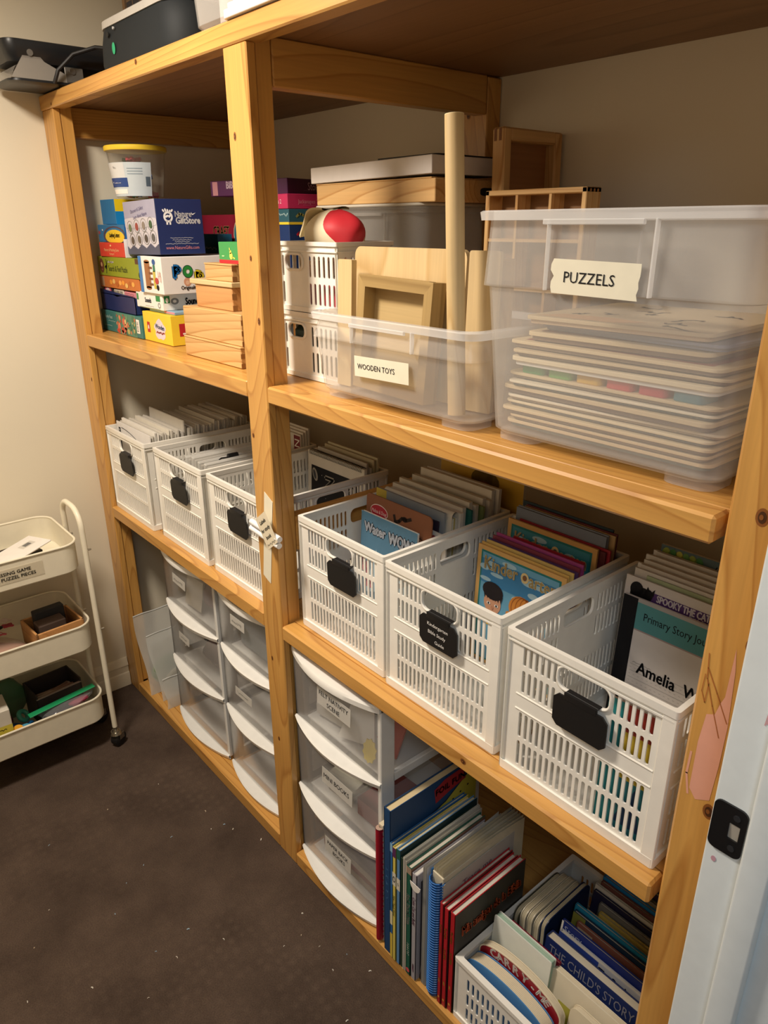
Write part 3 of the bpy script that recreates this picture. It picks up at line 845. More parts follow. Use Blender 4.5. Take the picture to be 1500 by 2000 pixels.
# ================================================================== DRAWER TOWERS
PD = plastic_clear('drawer', '#eeeeee', 0.80, 0.15)
M_FRAME = C('#ecebe6', 0.4)
def bow(w, y0, b, z, n=14, inset=0.0): return [(-w / 2 + w * i / n, y0 - b * math.sin(math.pi * i / n) ** 0.85 - inset, z) for i in range(n + 1)]
def tower(name_label, x0, x1, y0, labels):
    w = x1 - x0; d = 0.34; n = 14
    t = empty('drawer_tower', name_label, 'drawers', ((x0 + x1) / 2, y0 + d / 2, Z1), (0, 0, 0), 'clear plastic drawer towers on the floor shelf')
    F = -d / 2
    m = MB()
    lips = (0.004, 0.222, 0.440)
    # white frame: four columns, deck plates, top
    for sx in (-1, 1):
        for ya, yb in ((F + 0.004, F + 0.045), (d / 2 - 0.03, d / 2)):
            m.box((sx * (w / 2 - 0.013), ya, 0.012), (sx * w / 2, yb, 0.655), M_FRAME, 0.002)
        for z in lips:
            m.box((sx * (w / 2 - 0.013), F + 0.04, z), (sx * w / 2, d / 2 - 0.025, z + 0.024), M_FRAME, 0.002)
    for z in lips:
        m.box((-w / 2 + 0.012, F + 0.03, z), (w / 2 - 0.012, d / 2 - 0.01, z + 0.004), M_FRAME)
    m.build('frame', t)
    m = MB()
    back = [(w / 2, d / 2, 0.645), (-w / 2, d / 2, 0.645)]
    l0 = bow(w, F, 0.036, 0.645) + back
    l1 = [(x, y, 0.657) for x, y, z in l0]
    l2 = [(x * 0.985, y * 0.985, 0.662) for x, y, z in l0]
    m.loft([l0, l1, l2], M_FRAME); m.build('top', t)
    for i, z in enumerate(lips):
        zt = (lips[i + 1] - 0.006) if i < 2 else 0.642
        dr = MB(); zb = z + 0.012
        wi = w - 0.030
        # bowed front panel, drawn as a thin shell
        fo = [bow(w - 0.006, F + 0.004, 0.004, zb), bow(w - 0.006, F + 0.003, 0.016, zb + (zt - zb) * 0.55), bow(w - 0.006, F + 0.002, 0.028, zt - 0.004)]
        fi = [[(x, y + 0.003, zz) for x, y, zz in l] for l in fo]
        dr.loft(fo, PD, False, False, False); dr.loft(fi, PD, False, False, False)
        # inner tub
        wl = [(-wi / 2, F + 0.018), (-wi / 2, d / 2 - 0.02), (wi / 2, d / 2 - 0.02), (wi / 2, F + 0.018)]
        dr.loft([[(x, y, zb + 0.003) for x, y in wl], [(x * 1.02, y, zt - 0.02) for x, y in wl]], PD, True, False, False)
        drw = dr.build('drawer', t)
        h = MB()
        o = bow(w, F - 0.001, 0.034, z + 0.012); o0 = [(x, y + 0.004, z) for x, y, zz in o]
        inn = [(x, F + 0.006, z + 0.014) for x, y, zz in o]
        lo = [(x, F + 0.006, z) for x, y, zz in o]
        oi = [(x, y + 0.0035, z + 0.0155) for x, y, zz in o]
        h.loft([lo, o0, o, oi, inn, lo], M_FRAME, False, False, False)
        h.build('handle', drw)
        lab = labels[i]
        if lab:
            u, v, lw, lh, lines, sz, rot, dy = lab
            tape_label(drw, (u, F - 0.0285 + dy, z + v), lw, lh, lines, sz, rot, False, 5 + i, -0.05, 'tape_label', None, plastic_clear('drawer_tape', '#e4e2dc', 0.25, 0.3))
    return t
tower('clear three-drawer tower furthest left, beside the zip bags', 0.350, 0.700, 0.045, [None, (0.0, 0.165, 0.07, 0.026, [None], 0.008, -0.05, 0.0), (0.01, 0.155, 0.085, 0.03, [None], 0.008, -0.05, 0.0)])
tower('clear three-drawer tower left of the middle post', 0.722, 1.062, 0.045, [None, (0.0, 0.145, 0.09, 0.026, [None], 0.008, 0.0, 0.0), (0.0, 0.165, 0.075, 0.03, [None], 0.009, 0.0, 0.0)])
tower('clear three-drawer tower with felt nativity scene label, right of the middle post', 1.155, 1.490, 0.020,
      [(0.032, 0.155, 0.105, 0.044, [('PAPER BACK', 0.5, 0.72), ('BOOKS', 0.55, 0.3)], 0.0105, 0.0, 0.004),
       (0.038, 0.155, 0.118, 0.044, [('MINI BOOKS', 0.48, 0.55)], 0.0125, 0.0, 0.004),
       (0.035, 0.165, 0.125, 0.046, [('FELT NATIVITY', 0.5, 0.72), ('SCENE', 0.5, 0.28)], 0.0115, 0.0, 0.004)])
# felt pieces and small books inside the drawers
def lump(name, label, cat, pts, th, mat, loc, rot=(0, 0, 0), group=None):
    m = MB(); m.loft([[(x, y, z) for x, y in pts] for z in (0, th)], mat)
    return tag(m.build(name, None, loc, rot), label, cat, group)
T3 = (1.155, 0.020)
fz = Z1 + 0.440 + 0.0165
lump('felt_shape', 'white felt cone leaning in the felt nativity drawer', 'felt shape', [(-0.05, 0), (0.05, 0.0), (0.03, 0.11), (-0.02, 0.12)], 0.004, C('#e9e6df', 0.9), (T3[0] + 0.19, T3[1] + 0.05, fz + 0.002), (R(70), 0, 0.4))
lump('felt_shape', 'dark red felt piece at the right of the nativity drawer', 'felt shape', [(-0.05, 0), (0.04, 0.0), (0.05, 0.10), (-0.04, 0.11)], 0.004, C('#b0523f', 0.9), (T3[0] + 0.26, T3[1] + 0.09, fz + 0.002), (R(75), 0, -0.2))
lump('felt_shape', 'rolled pale felt at the left of the nativity drawer', 'felt shape', [(-0.05, 0), (0.06, -0.02), (0.07, 0.09), (-0.03, 0.12)], 0.03, C('#d8d6cf', 0.9), (T3[0] + 0.08, T3[1] + 0.06, fz), (0, 0, 0.3))
pin = [(0.024 * math.cos(R(a)), 0.030 * math.sin(R(a))) for a in range(0, 360, 20)]
lump('felt_shape', 'yellow felt palm leaf in the nativity drawer front', 'felt shape', [(0.022 * math.cos(R(a)) * (1.0 if (a // 18) % 2 else 0.82), 0.032 * math.sin(R(a)) * (1.0 if (a // 18) % 2 else 0.86)) for a in range(0, 360, 18)], 0.003, C('#e6cf4a', 0.9), (T3[0] + 0.265, T3[1] + 0.030, fz + 0.033), (R(80), 0, 0.1))
for k, (dz, x, y, rz, c) in enumerate(((0.0, 0.10, 0.11, 0.1, '#d9d6c8'), (0.0125, 0.105, 0.115, -0.15, '#cfcdb8'), (0.025, 0.095, 0.11, 0.25, '#dedcc9'))):
    m = MB(); m.rslab(-0.05, 0.05, -0.06, 0.06, 0, 0.012, 0.008, C(c, 0.6), 3, 0.001)
    tag(m.build('mini_book', None, (T3[0] + x, T3[1] + y, Z1 + 0.222 + 0.0165 + dz), (0, 0, rz)), 'small pale board book stacked at the left of the mini books drawer', 'book', 'mini books stacked in the drawer')
m = MB(); m.rslab(-0.055, 0.055, -0.07, 0.07, 0, 0.05, 0.004, C('#8a4a48', 0.6), 3, 0.001)
tag(m.build('mini_book', None, (T3[0] + 0.24, T3[1] + 0.12, Z1 + 0.222 + 0.0165), (0, 0, 0.05)), 'dull red thick book at the right of the mini books drawer', 'book')
for k, c in enumerate(('#a59a8d', '#8d5a52', '#b8b0a2', '#6f6a70')):
    m = MB(); m.rslab(-0.12, 0.12, -0.09, 0.09, 0, 0.018, 0.003, C(c, 0.6), 3, 0.001)
    tag(m.build('paperback_book', None, (T3[0] + 0.168, T3[1] + 0.13, Z1 + 0.0205 + 0.0185 * k), (0, 0, 0.03 * (k % 2))), 'paperback lying flat in the paper back books drawer', 'book', 'paperbacks in the bottom drawer')
m = MB(); blob(m, (0, 0, 0.055), (0.09, 0.07, 0.055), C('#6a4a4a', 0.8), 16, 10, 9, 0.08)
tag(m.build('felt_bundle', None, (0.56, 0.16, Z1 + 0.440 + 0.020)), 'dull red bundle in the top drawer of the leftmost tower', 'cloth')
m = MB(); blob(m, (0, 0, 0.045), (0.10, 0.07, 0.045), C('#5a4640', 0.8), 16, 10, 12, 0.08)
tag(m.build('felt_bundle', None, (0.53, 0.16, Z1 + 0.222 + 0.020)), 'brown bundle in the middle drawer of the leftmost tower', 'cloth')
lump('card_sheet', 'pale card sheet behind the front of the leftmost tower top drawer', 'card', [(-0.05, 0), (0.05, 0), (0.05, 0.10), (-0.05, 0.10)], 0.002, C('#cfc8ba', 0.7), (0.48, 0.080, Z1 + 0.4590), (R(80), 0, 0.05))
m = MB(); m.rslab(-0.13, 0.13, -0.10, 0.10, 0, 0.06, 0.01, C('#8f9aa0', 0.7), 4, 0.003)
tag(m.build('folded_felt', None, (0.89, 0.19, Z1 + 0.440 + 0.0165)), 'grey folded felt in the top drawer beside the middle post', 'felt')
# limp zip bags standing at the far left of the floor shelf
PB = plastic_clear('zip_bag', '#eceeea', 0.60, 0.25)
def zip_bag(x, y0, ln, h, lean, label, fill, yaw=0.0, z=Z1):
    t = empty('zip_bag', label, 'bag', (x, y0, z), (0, 0, yaw), 'limp zip bags beside the drawer towers')
    m = MB(); n = 12
    A, B = [], []
    for i in range(n + 1):
        v = i / n; la, lb = [], []
        for j in range(n + 1):
            u = j / n
            bul = 0.014 * math.sin(math.pi * u) * math.sin(math.pi * min(1, v * 1.15)) ** 0.8 * (1 - 0.6 * v)
            wob = 0.004 * math.sin(9 * u + 7 * v) * v
            xx = -lean * v + wob
            la.append((xx - bul, u * ln + 0.004 * math.sin(6 * v), v * (h + 0.003 * math.sin(11 * u))))
            lb.append((xx + bul + 0.0012, u * ln + 0.004 * math.sin(6 * v), v * (h + 0.003 * math.sin(11 * u))))
        A.append(la); B.append(lb)
    m.loft(A, PB, False, False, False); m.loft(B, PB, False, False, False)
    m.build('pouch', t)
    m = MB(); m.tube([(A[n][j][0] + 0.001, A[n][j][1], A[n][j][2]) for j in range(n + 1)], 0.0025, C('#c9cbc6', 0.4), 6); m.build('zip', t)
    if fill:
        m = MB(); blob(m, (-lean * 0.25, ln * 0.45, h * 0.25), (0.010, ln * 0.34, h * 0.20), C(fill, 0.8), 14, 9, 5, 0.06); m.build('filling', t)
zip_bag(0.200, 0.002, 0.20, 0.30, 0.075, 'tall zip bag with green filling nearest the left wall', '#8a9a7a')
zip_bag(0.262, 0.020, 0.22, 0.24, 0.075, 'second zip bag from the left wall, grey folded top', '#a8a69c', 0.05)
zip_bag(0.318, 0.012, 0.13, 0.115, 0.02, 'small crumpled zip bag against the leftmost drawer tower', None, -0.05)
# ================================================================== THIRD SHELF: GAMES AND WOODEN TOYS
def gbox(name, label, cat, xl, y, z, w, d, h, mat, rz=0.0, art=None, b=0.0012, group=None, tilt=(0.0, 0.0), build=True):
    """closed box whose front-left bottom corner stands at (xl, y, z); rz turns it about that corner"""
    m = MB()
    m.box((-w / 2, -d / 2, 0), (w / 2, d / 2, h), mat, b)
    fs = {'F': m.face((-w / 2, -d / 2, 0), (1, 0, 0), (0, 0, 1), w, h),
          'R': m.face((w / 2, -d / 2, 0), (0, 1, 0), (0, 0, 1), d, h),
          'L': m.face((-w / 2, d / 2, 0), (0, -1, 0), (0, 0, 1), d, h),
          'T': m.face((-w / 2, -d / 2, h), (1, 0, 0), (0, 1, 0), w, d)}
    if art: art(fs, m)
    ca, sa = math.cos(rz), math.sin(rz)
    loc = (xl + ca * w / 2 - sa * d / 2, y + sa * w / 2 + ca * d / 2, z)
    o = m.build(name, None, loc, (tilt[0], tilt[1], rz))
    return tag(o, label, cat, group)
WH = C('#f4f1ea', 0.5); YEL = C('#f0cf3a', 0.45); NAVY = C('#1f2f63', 0.45); RED = C('#c4202c', 0.5)
SKY = C('#3f86b8', 0.5); GRN = C('#2f8a4a', 0.5); BLUE = C('#1f6fc0', 0.45); ORG = C('#e08a3a', 0.5); PINK = C('#d88a9c', 0.6)
GREY = C('#8a8a8a', 0.5); BRN = C('#8a5c3a', 0.6); CRM = C('#efe2bc', 0.6)

def a_flower(f, m):
    F = f['F']; T = C('#c9e0d6', 0.6)
    F.text('Family Feast', 0.20, 0.72, 0.010, T, 2, 'c', 0, 0.85)
    F.scribble(0.18, 0.36, 0.52, 0.02, T, 2, 0.001, 10); F.scribble(0.06, 0.26, 0.28, 0.01, T, 2, 0.001, 10, 4)
    g = random.Random(11)
    F.rect(0.40, 0.0, 0.88, 1.0, C('#5a8a74', 0.6), 1)
    for i in range(46):
        u = g.uniform(0.40, 0.86); v = g.uniform(0.05, 0.95)
        c = g.choice(['#d9705a', '#e08a66', '#c4503c']) if u < 0.62 else g.choice(['#b8b070', '#6a9a78', '#c07a58', '#4f7a60', '#d8c48a'])
        q = g.uniform(0.012, 0.035)
        F.ell(u, v, q, q * 4.2, C(c, 0.6), 2 + i % 3, 9, g.uniform(0, 3))
    F.rect(0.885, 0.22, 0.96, 0.86, WH, 2)
    for i in range(9): F.rect(0.895, 0.30 + 0.055 * i, 0.935, 0.325 + 0.055 * i - 0.006 * (i % 3), M_INK, 3)
gbox('puzzle_box', 'teal puzzle box with red flowers, lowest at the left on the third shelf', 'game box', 0.006, 0.088, Z3, 0.312, 0.22, 0.064, C('#3f7a78', 0.5), 0, a_flower)

nb = empty('card_box', 'open navy card box on top of the teal flower puzzle box', 'box', (0.140, 0.20, Z3 + 0.0645))
m = MB(); bx = 0.134
m.box((-bx, -0.105, 0), (bx, 0.105, 0.002), NAVY)
m.box((-bx, -0.105, 0), (bx, -0.103, 0.052), NAVY); m.box((-bx, 0.103, 0), (bx, 0.105, 0.056), NAVY)
m.box((-bx, -0.105, 0), (-bx + 0.002, 0.105, 0.056), NAVY); m.box((bx - 0.002, -0.105, 0), (bx, 0.105, 0.050), NAVY)
m.loft([[(x, y, z) for x, z in ((-bx, 0.05), (-0.03, 0.05), (0.0, 0.046), (0.03, 0.050), (bx, 0.050), (bx, 0.052), (-bx, 0.064))] for y in (-0.105, -0.103)], NAVY)
m.build('tray', nb)
for i, (x, w, c, hh, lab) in enumerate(((-0.085, 0.07, '#2a2030', 0.066, 'dark card pack with a pink disc sticking out of the navy box'), (0.0, 0.075, '#d9d0c2', 0.064, 'pale patterned card pack in the middle of the navy box'), (0.085, 0.080, '#d68a98', 0.062, 'pink card pack at the right of the navy box'))):
    def art(f, m, i=i):
        if i == 0: f['F'].ell(0.5, 0.85, 0.4, 0.30, C('#d05a70', 0.5)); f['F'].ell(0.5, 0.82, 0.28, 0.18, C('#f0d0d0', 0.5), 2)
        elif i == 1:
            for k in range(7): f['F'].ell(0.1 + 0.13 * k, 0.90, 0.04, 0.07, C(['#6a5a4a', '#8a8a70', '#3a4a5a'][k % 3], 0.6), 1)
        else:
            f['F'].scribble(0.1, 0.9, 0.92, 0.03, C('#8a3a4a', 0.5)); f['F'].scribble(0.1, 0.9, 0.84, 0.03, C('#8a3a4a', 0.5), 2, 0.0008, 14, 7)
    gbox('card_pack', lab, 'cards', 0.140 + x - w / 2, 0.102, Z3 + 0.067, w, 0.06, hh, C(c, 0.6), 0, art)
m = MB()
gbox('game_box', 'thin worn orange box under the lime green puzzle box', 'game box', 0.008, 0.098, Z3 + 0.1345, 0.306, 0.20, 0.0355, C('#c9773a', 0.6), 0, lambda f, m: [f['F'].ell(0.3 + 0.08 * k, 0.5 + 0.12 * math.sin(k * 2.2), 0.035, 0.2, C(['#eda040', '#e8c070', '#b86a30', '#f0b058'][k % 4], 0.6), 1 + k % 3) for k in range(8)] + [f['F'].rect(0.0, 0.1, 0.12, 0.9, C('#b89a78', 0.6))])
def a_search(f, m):
    F = f['F']; dk = C('#22301a', 0.6)
    F.ell(0.10, 0.52, 0.055, 0.38, C('#6a3a24', 0.6)); F.ell(0.10, 0.58, 0.022, 0.12, C('#c9a070', 0.6), 2); F.scribble(0.075, 0.125, 0.32, 0.02, C('#c9a070', 0.6))
    F.line([(0.20, 0.15), (0.225, 0.5), (0.21, 0.85)], 0.004, dk); F.line([(0.175, 0.45), (0.225, 0.55), (0.25, 0.8)], 0.004, dk); F.ell(0.20, 0.45, 0.018, 0.10, dk)
    F.scribble(0.27, 0.40, 0.74, 0.03, WH, 2, 0.004, 12)
    F.text('Search & Find Puzzle', 0.265, 0.42, 0.0165, dk, 2, 'l', 0, 0.74, 0.0, 0, 0.19)
    F.rect(0.90, 0.74, 1.0, 1.0, C('#5a3a24', 0.6)); F.ell(1.0, 0.2, 0.05, 0.2, dk)
gbox('puzzle_box', 'lime green puzzle box with a brown oval badge, under the red game box', 'game box', 0.014, 0.096, Z3 + 0.1705, 0.326, 0.20, 0.057, C('#8f9a2a', 0.5), 0, a_search)
def a_memory(f, m):
    F = f['F']; g_ = C('#f0c48a', 0.5)
    F.text('Memory & Matching Game', 0.5, 0.50, 0.0085, g_, 2, 'c', 0, 0.8, 0, 0, 0.17); F.text('Farmyard', 0.5, 0.22, 0.006, g_, 2, 'c'); F.ell(0.48, 0.80, 0.03, 0.07, g_)
    f['L'].rect(0.25, 0, 0.75, 1, C('#c9a48a', 0.6))
gbox('memory_game_box', 'small red game box on top of the lime green puzzle box', 'game box', 0.058, 0.092, Z3 + 0.228, 0.172, 0.12, 0.041, C('#cf4434', 0.5), 0.04, a_memory)
def a_lady(f, m):
    F = f['F']; R_ = f['R']
    F.ell(0.62, 0.30, 0.36, 0.42, YEL); F.ring(0.62, 0.36, 0.42, 0.56, 0.86, C('#5a4a58', 0.6), 2)
    F.text('Ladybug Letters', 0.62, 0.42, 0.0125, M_INK, 3, 'c', 0, 0.62, 0.03, 0, 0.115)
    F.ell(0.05, 0.55, 0.04, 0.1, C('#a04a50', 0.5)); F.ell(0.18, 0.7, 0.02, 0.05, WH)
    R_.rect(0, 0, 0.4, 1, C('#2a72c0', 0.5)); R_.ell(0.25, 0.5, 0.13, 0.3, C('#8a2a2a', 0.5), 2)
gbox('letters_game_box', 'blue box with a yellow oval label, above the small red game box', 'game box', 0.030, 0.105, Z3 + 0.2695, 0.185, 0.14, 0.0505, C('#3a78a8', 0.5), 0.05, a_lady)
def a_bug(f, m):
    F = f['R']
    F.rect(0.0, 0.52, 1, 1, C('#f0d020', 0.45)); F.rect(0.0, 0.0, 1.0, 0.52, C('#1a86c8', 0.45))
    F.ell(0.48, 0.68, 0.12, 0.13, M_INK, 2); F.ell(0.44, 0.64, 0.035, 0.05, WH, 3); F.ell(0.58, 0.45, 0.14, 0.17, C('#d05a78', 0.5), 2)
    F.line([(0.66, 0.92), (0.7, 0.80)], 0.003, M_INK, 3); F.line([(0.48, 0.48), (0.6, 0.36), (0.72, 0.42)], 0.002, M_INK, 3); F.ell(0.90, 0.9, 0.09, 0.07, ORG, 2)
gbox('game_box', 'yellow and blue cartoon insect box with plain blue end, under the tub of letters', 'game box', 0.020, 0.127, Z3 + 0.3205, 0.112, 0.20, 0.0715, C('#3a80b4', 0.5), 0, a_bug)

# tub of letters
tub = empty('letter_tub', 'round clear tub of colourful letters with a yellow lid', 'tub', (0.212, 0.178, Z3 + 0.3928))
m = MB(); n = 40
def circ(r, z, rf=None): return [(r * math.cos(2 * math.pi * k / n), r * math.sin(2 * math.pi * k / n), z) for k in range(n)]
m.loft([circ(0.064, 0), circ(0.068, 0.004), circ(0.082, 0.118), circ(0.085, 0.120), circ(0.085, 0.128), circ(0.0825, 0.128), circ(0.0795, 0.118), circ(0.0655, 0.005)], plastic_clear('tub', '#d8d2c4', 0.93, 0.1)); m.build('tub_wall', tub)
m = MB(); m.loft([circ(0.087, 0.124), circ(0.088, 0.126), circ(0.088, 0.134), circ(0.086, 0.137), circ(0.070, 0.138)], YEL); m.build('lid', tub)
m = MB()
lb = C('#c9d4da', 0.4)
def lpatch(a0, a1, z0, z1, mat, o=0.0006, k=16):
    l = []
    for z in (z0, z1):
        r = 0.068 + (z - 0.004) / 0.114 * 0.014 + o
        l.append([(r * math.cos(R(a0 + (a1 - a0) * i / k)), r * math.sin(R(a0 + (a1 - a0) * i / k)), z) for i in range(k + 1)])
    m.loft(l, mat, False, False, False)
lpatch(-110, 5, 0.004, 0.092, lb); lpatch(-110, -52, 0.052, 0.091, C('#dadcdc', 0.4), 0.0009)
lpatch(-112, -48, 0.028, 0.052, C('#2c4a8a', 0.4), 0.0012); lpatch(-100, -52, 0.010, 0.022, WH, 0.0012); lpatch(-8, 2, 0.03, 0.055, C('#5a6a78', 0.4), 0.0012)
for zz in (0.075, 0.068, 0.061): lpatch(-46, -14, zz, zz + 0.002, C('#8fa0ac', 0.5), 0.0012)
for txt, ang, z, sz, mt in (('Letters', -76, 0.038, 0.0085, WH), ('3+', -76, 0.077, 0.009, M_INK)):
    a = R(ang); rr = 0.068 + (z - 0.004) / 0.114 * 0.014 + 0.0030
    f = Face(m, (rr * math.cos(a) + 0.03 * math.sin(a), rr * math.sin(a) - 0.03 * math.cos(a), z), (-math.sin(a), math.cos(a), 0), (0, 0, 1), 0.06, 0.01)
    f.text(txt, 0.5, 0, sz, mt, 1)
m.build('label', tub)
cols = ['#d84a3a', '#e07a3a', '#3a6ab0', '#c43a50', '#d8b040', '#8a4a2a', '#4a8a5a', '#d05a40']
g = random.Random(3)
for i in range(36):
    a = g.uniform(0, 6.28); lv = i // 7.2; r = g.uniform(0.0, 0.040); z = 0.006 + int(lv) * 0.023
    ch = g.choice('ABEHKLNRSTXY')
    vs, fs, x0, x1, y0, y1 = text_geo(ch); sc = 0.034
    m = MB(); nv = len(vs)
    q = [((x - (x0 + x1) / 2) * sc, (y - (y0 + y1) / 2) * sc) for x, y in vs]
    m.add([(x, y, 0) for x, y in q] + [(x, y, 0.009) for x, y in q], [f[::-1] for f in fs] + [tuple(i_ + nv for i_ in f) for f in fs], C(cols[i % 8], 0.4))
    from collections import Counter
    ec = Counter(tuple(sorted((f[k], f[(k + 1) % len(f)]))) for f in fs for k in range(len(f)))
    for (p, q_), c_ in ec.items():
        if c_ == 1: m.f.append((p, q_, q_ + nv, p + nv)); m.mi.append(0)
    tag(m.build('plastic_letter', None, (0.212 + r * math.cos(a), 0.178 + r * math.sin(a), Z3 + 0.3928 + z), (g.uniform(-0.5, 0.5), g.uniform(-0.5, 0.5), g.uniform(0, 6))), 'bright plastic letter loose inside the yellow lidded tub', 'letter', 'plastic letters in the tub')

# second column of games
def a_wooden(f, m):
    F = f['F']; R_ = f['R']; rd = C('#b8242c', 0.5)
    F.rect(0.14, 0.30, 0.24, 0.66, rd); F.poly([(0.17, 0.42), (0.21, 0.42), (0.21, 0.52), (0.19, 0.57), (0.17, 0.52)], WH, 2)
    pts = [(0.60 + 0.19 * math.cos(a) * (1 + 0.13 * math.sin(7 * a)), 0.46 + 0.34 * math.sin(a) * (1 + 0.12 * math.sin(5 * a))) for a in [2 * math.pi * i / 40 for i in range(40)]]
    F.poly(pts, C('#d9d2e0', 0.5), 1); F.text('Wooden', 0.60, 0.56, 0.013, C('#2a5aa0', 0.4), 2, 'c', -0.06, 0.9, 0.04, 0, 0.058); F.scribble(0.47, 0.75, 0.36, 0.03, C('#c4503c', 0.5), 2, 0.004, 12)
    R_.rect(0.10, 0.30, 0.36, 0.72, rd); R_.ell(0.24, 0.52, 0.06, 0.11, WH, 2); R_.rect(0.18, 0.46, 0.30, 0.52, rd, 3); R_.rect(0.14, 0.36, 0.33, 0.41, WH, 2)
gbox('game_box', 'yellow game box with red square badges beside the teal flower puzzle box', 'game box', 0.324, 0.093, Z3, 0.186, 0.24, 0.083, YEL, 0, a_wooden)
def a_blue(f, m): f['F'].rect(0.6, 0.3, 1, 0.9, PINK)
gbox('flat_box', 'flat pale blue box sandwiched on the yellow game box', 'game box', 0.345, 0.108, Z3 + 0.0835, 0.165, 0.22, 0.0085, C('#8fb0c4', 0.5), 0, a_blue)
def a_sounds(f, m):
    F = f['F']; R_ = f['R']
    F.rect(0.02, 0.45, 0.09, 0.85, GRN); F.rect(0.76, 0.52, 0.92, 0.86, GRN); F.text('Sounds', 0.46, 0.52, 0.013, C('#3a4a58', 0.5), 2, 'c', 0, 0.8, 0.05, 0, 0.085); F.ring(0.87, 0.28, 0.05, 0.17, 0.6, GREY)
    F.scribble(0.35, 0.66, 0.16, 0.01, GREY); F.scribble(0.1, 0.9, 0.05, 0.006, GRN)
    R_.rect(0.02, 0.45, 0.09, 0.88, GRN); R_.ell(0.055, 0.62, 0.018, 0.15, WH, 2); R_.ring(0.15, 0.54, 0.050, 0.20, 0.45, GREY)
    R_.text('Sounds', 0.285, 0.50, 0.0185, C('#15181c', 0.5), 3, 'l', 0, 0.62, 0.05); R_.scribble(0.24, 0.60, 0.22, 0.006, GREY, 2, 0.001, 20)
gbox('game_box', 'flat white game box with green badges and a grey disc, on the yellow box', 'game box', 0.283, 0.098, Z3 + 0.0925, 0.178, 0.245, 0.0455, WH, 0, a_sounds)
def a_pop(f, m):
    F = f['F']; R_ = f['R']
    F.rect(0.0, 0.0, 0.14, 1.0, C('#3a7cc0', 0.5))
    bw = C('#a06a42', 0.5)
    F.rect(0.26, 0.14, 0.50, 0.86, bw, 1); F.ell(0.38, 0.86, 0.12, 0.05, bw, 1); F.ell(0.38, 0.14, 0.12, 0.05, bw, 1)
    for k in range(4): F.rect(0.44, 0.22 + 0.15 * k, 0.60, 0.28 + 0.15 * k, C('#7a4a2c', 0.5), 2)
    F.rect(0.62, 0.14, 0.72, 0.62, C('#c8b84a', 0.5), 2); F.rect(0.64, 0.60, 0.73, 0.78, C('#2f7a5a', 0.5), 2); F.ell(0.69, 0.86, 0.07, 0.08, C('#2a5a9a', 0.5), 2); F.ell(0.76, 0.36, 0.08, 0.09, C('#b84040', 0.5), 3); F.ell(0.78, 0.18, 0.05, 0.08, M_INK, 3); F.scribble(0.82, 0.96, 0.5, 0.18, C('#c9806a', 0.5))
    for ch, u, c in (('P', 0.148, '#1f78c4'), ('o', 0.255, '#2a8a3a'), ('P', 0.368, '#e4cf28')):
        s_ = 0.032
        vv = 0.60 if ch != 'o' else 0.585
        if ch == 'o':
            R_.ring(u, 0.60, 0.054, 0.175, 0.34, C('#12202c', 0.5), 2); R_.ring(u, 0.60, 0.049, 0.160, 0.38, C(c, 0.45), 3)
        else:
            R_.text(ch.lower() if c == '#e4cf28' else ch, u, vv - (0.06 if c == '#e4cf28' else 0), s_ if ch == 'P' and c != '#e4cf28' else 0.036, C('#12202c', 0.5), 2, 'c', 0, 1.0, 0.15)
            R_.text(ch.lower() if c == '#e4cf28' else ch, u, vv - (0.06 if c == '#e4cf28' else 0), s_ if ch == 'P' and c != '#e4cf28' else 0.036, C(c, 0.45), 4, 'c', 0, 1.0, 0.115)
    R_.ell(0.245, 0.32, 0.038, 0.12, C('#d8a080', 0.5), 1); R_.ell(0.245, 0.30, 0.02, 0.06, C('#e8c0a0', 0.5), 2)
    R_.text('Originality', 0.26, 0.17, 0.010, C('#3a2418', 0.5), 3, 'c', 0, 0.85, 0.03, 0, 0.055)
gbox('game_box', 'white game box with blue, green and yellow letters under the navy box', 'game box', 0.345, 0.090, Z3 + 0.1385, 0.150, 0.30, 0.0985, C('#eeece8', 0.5), 0, a_pop)
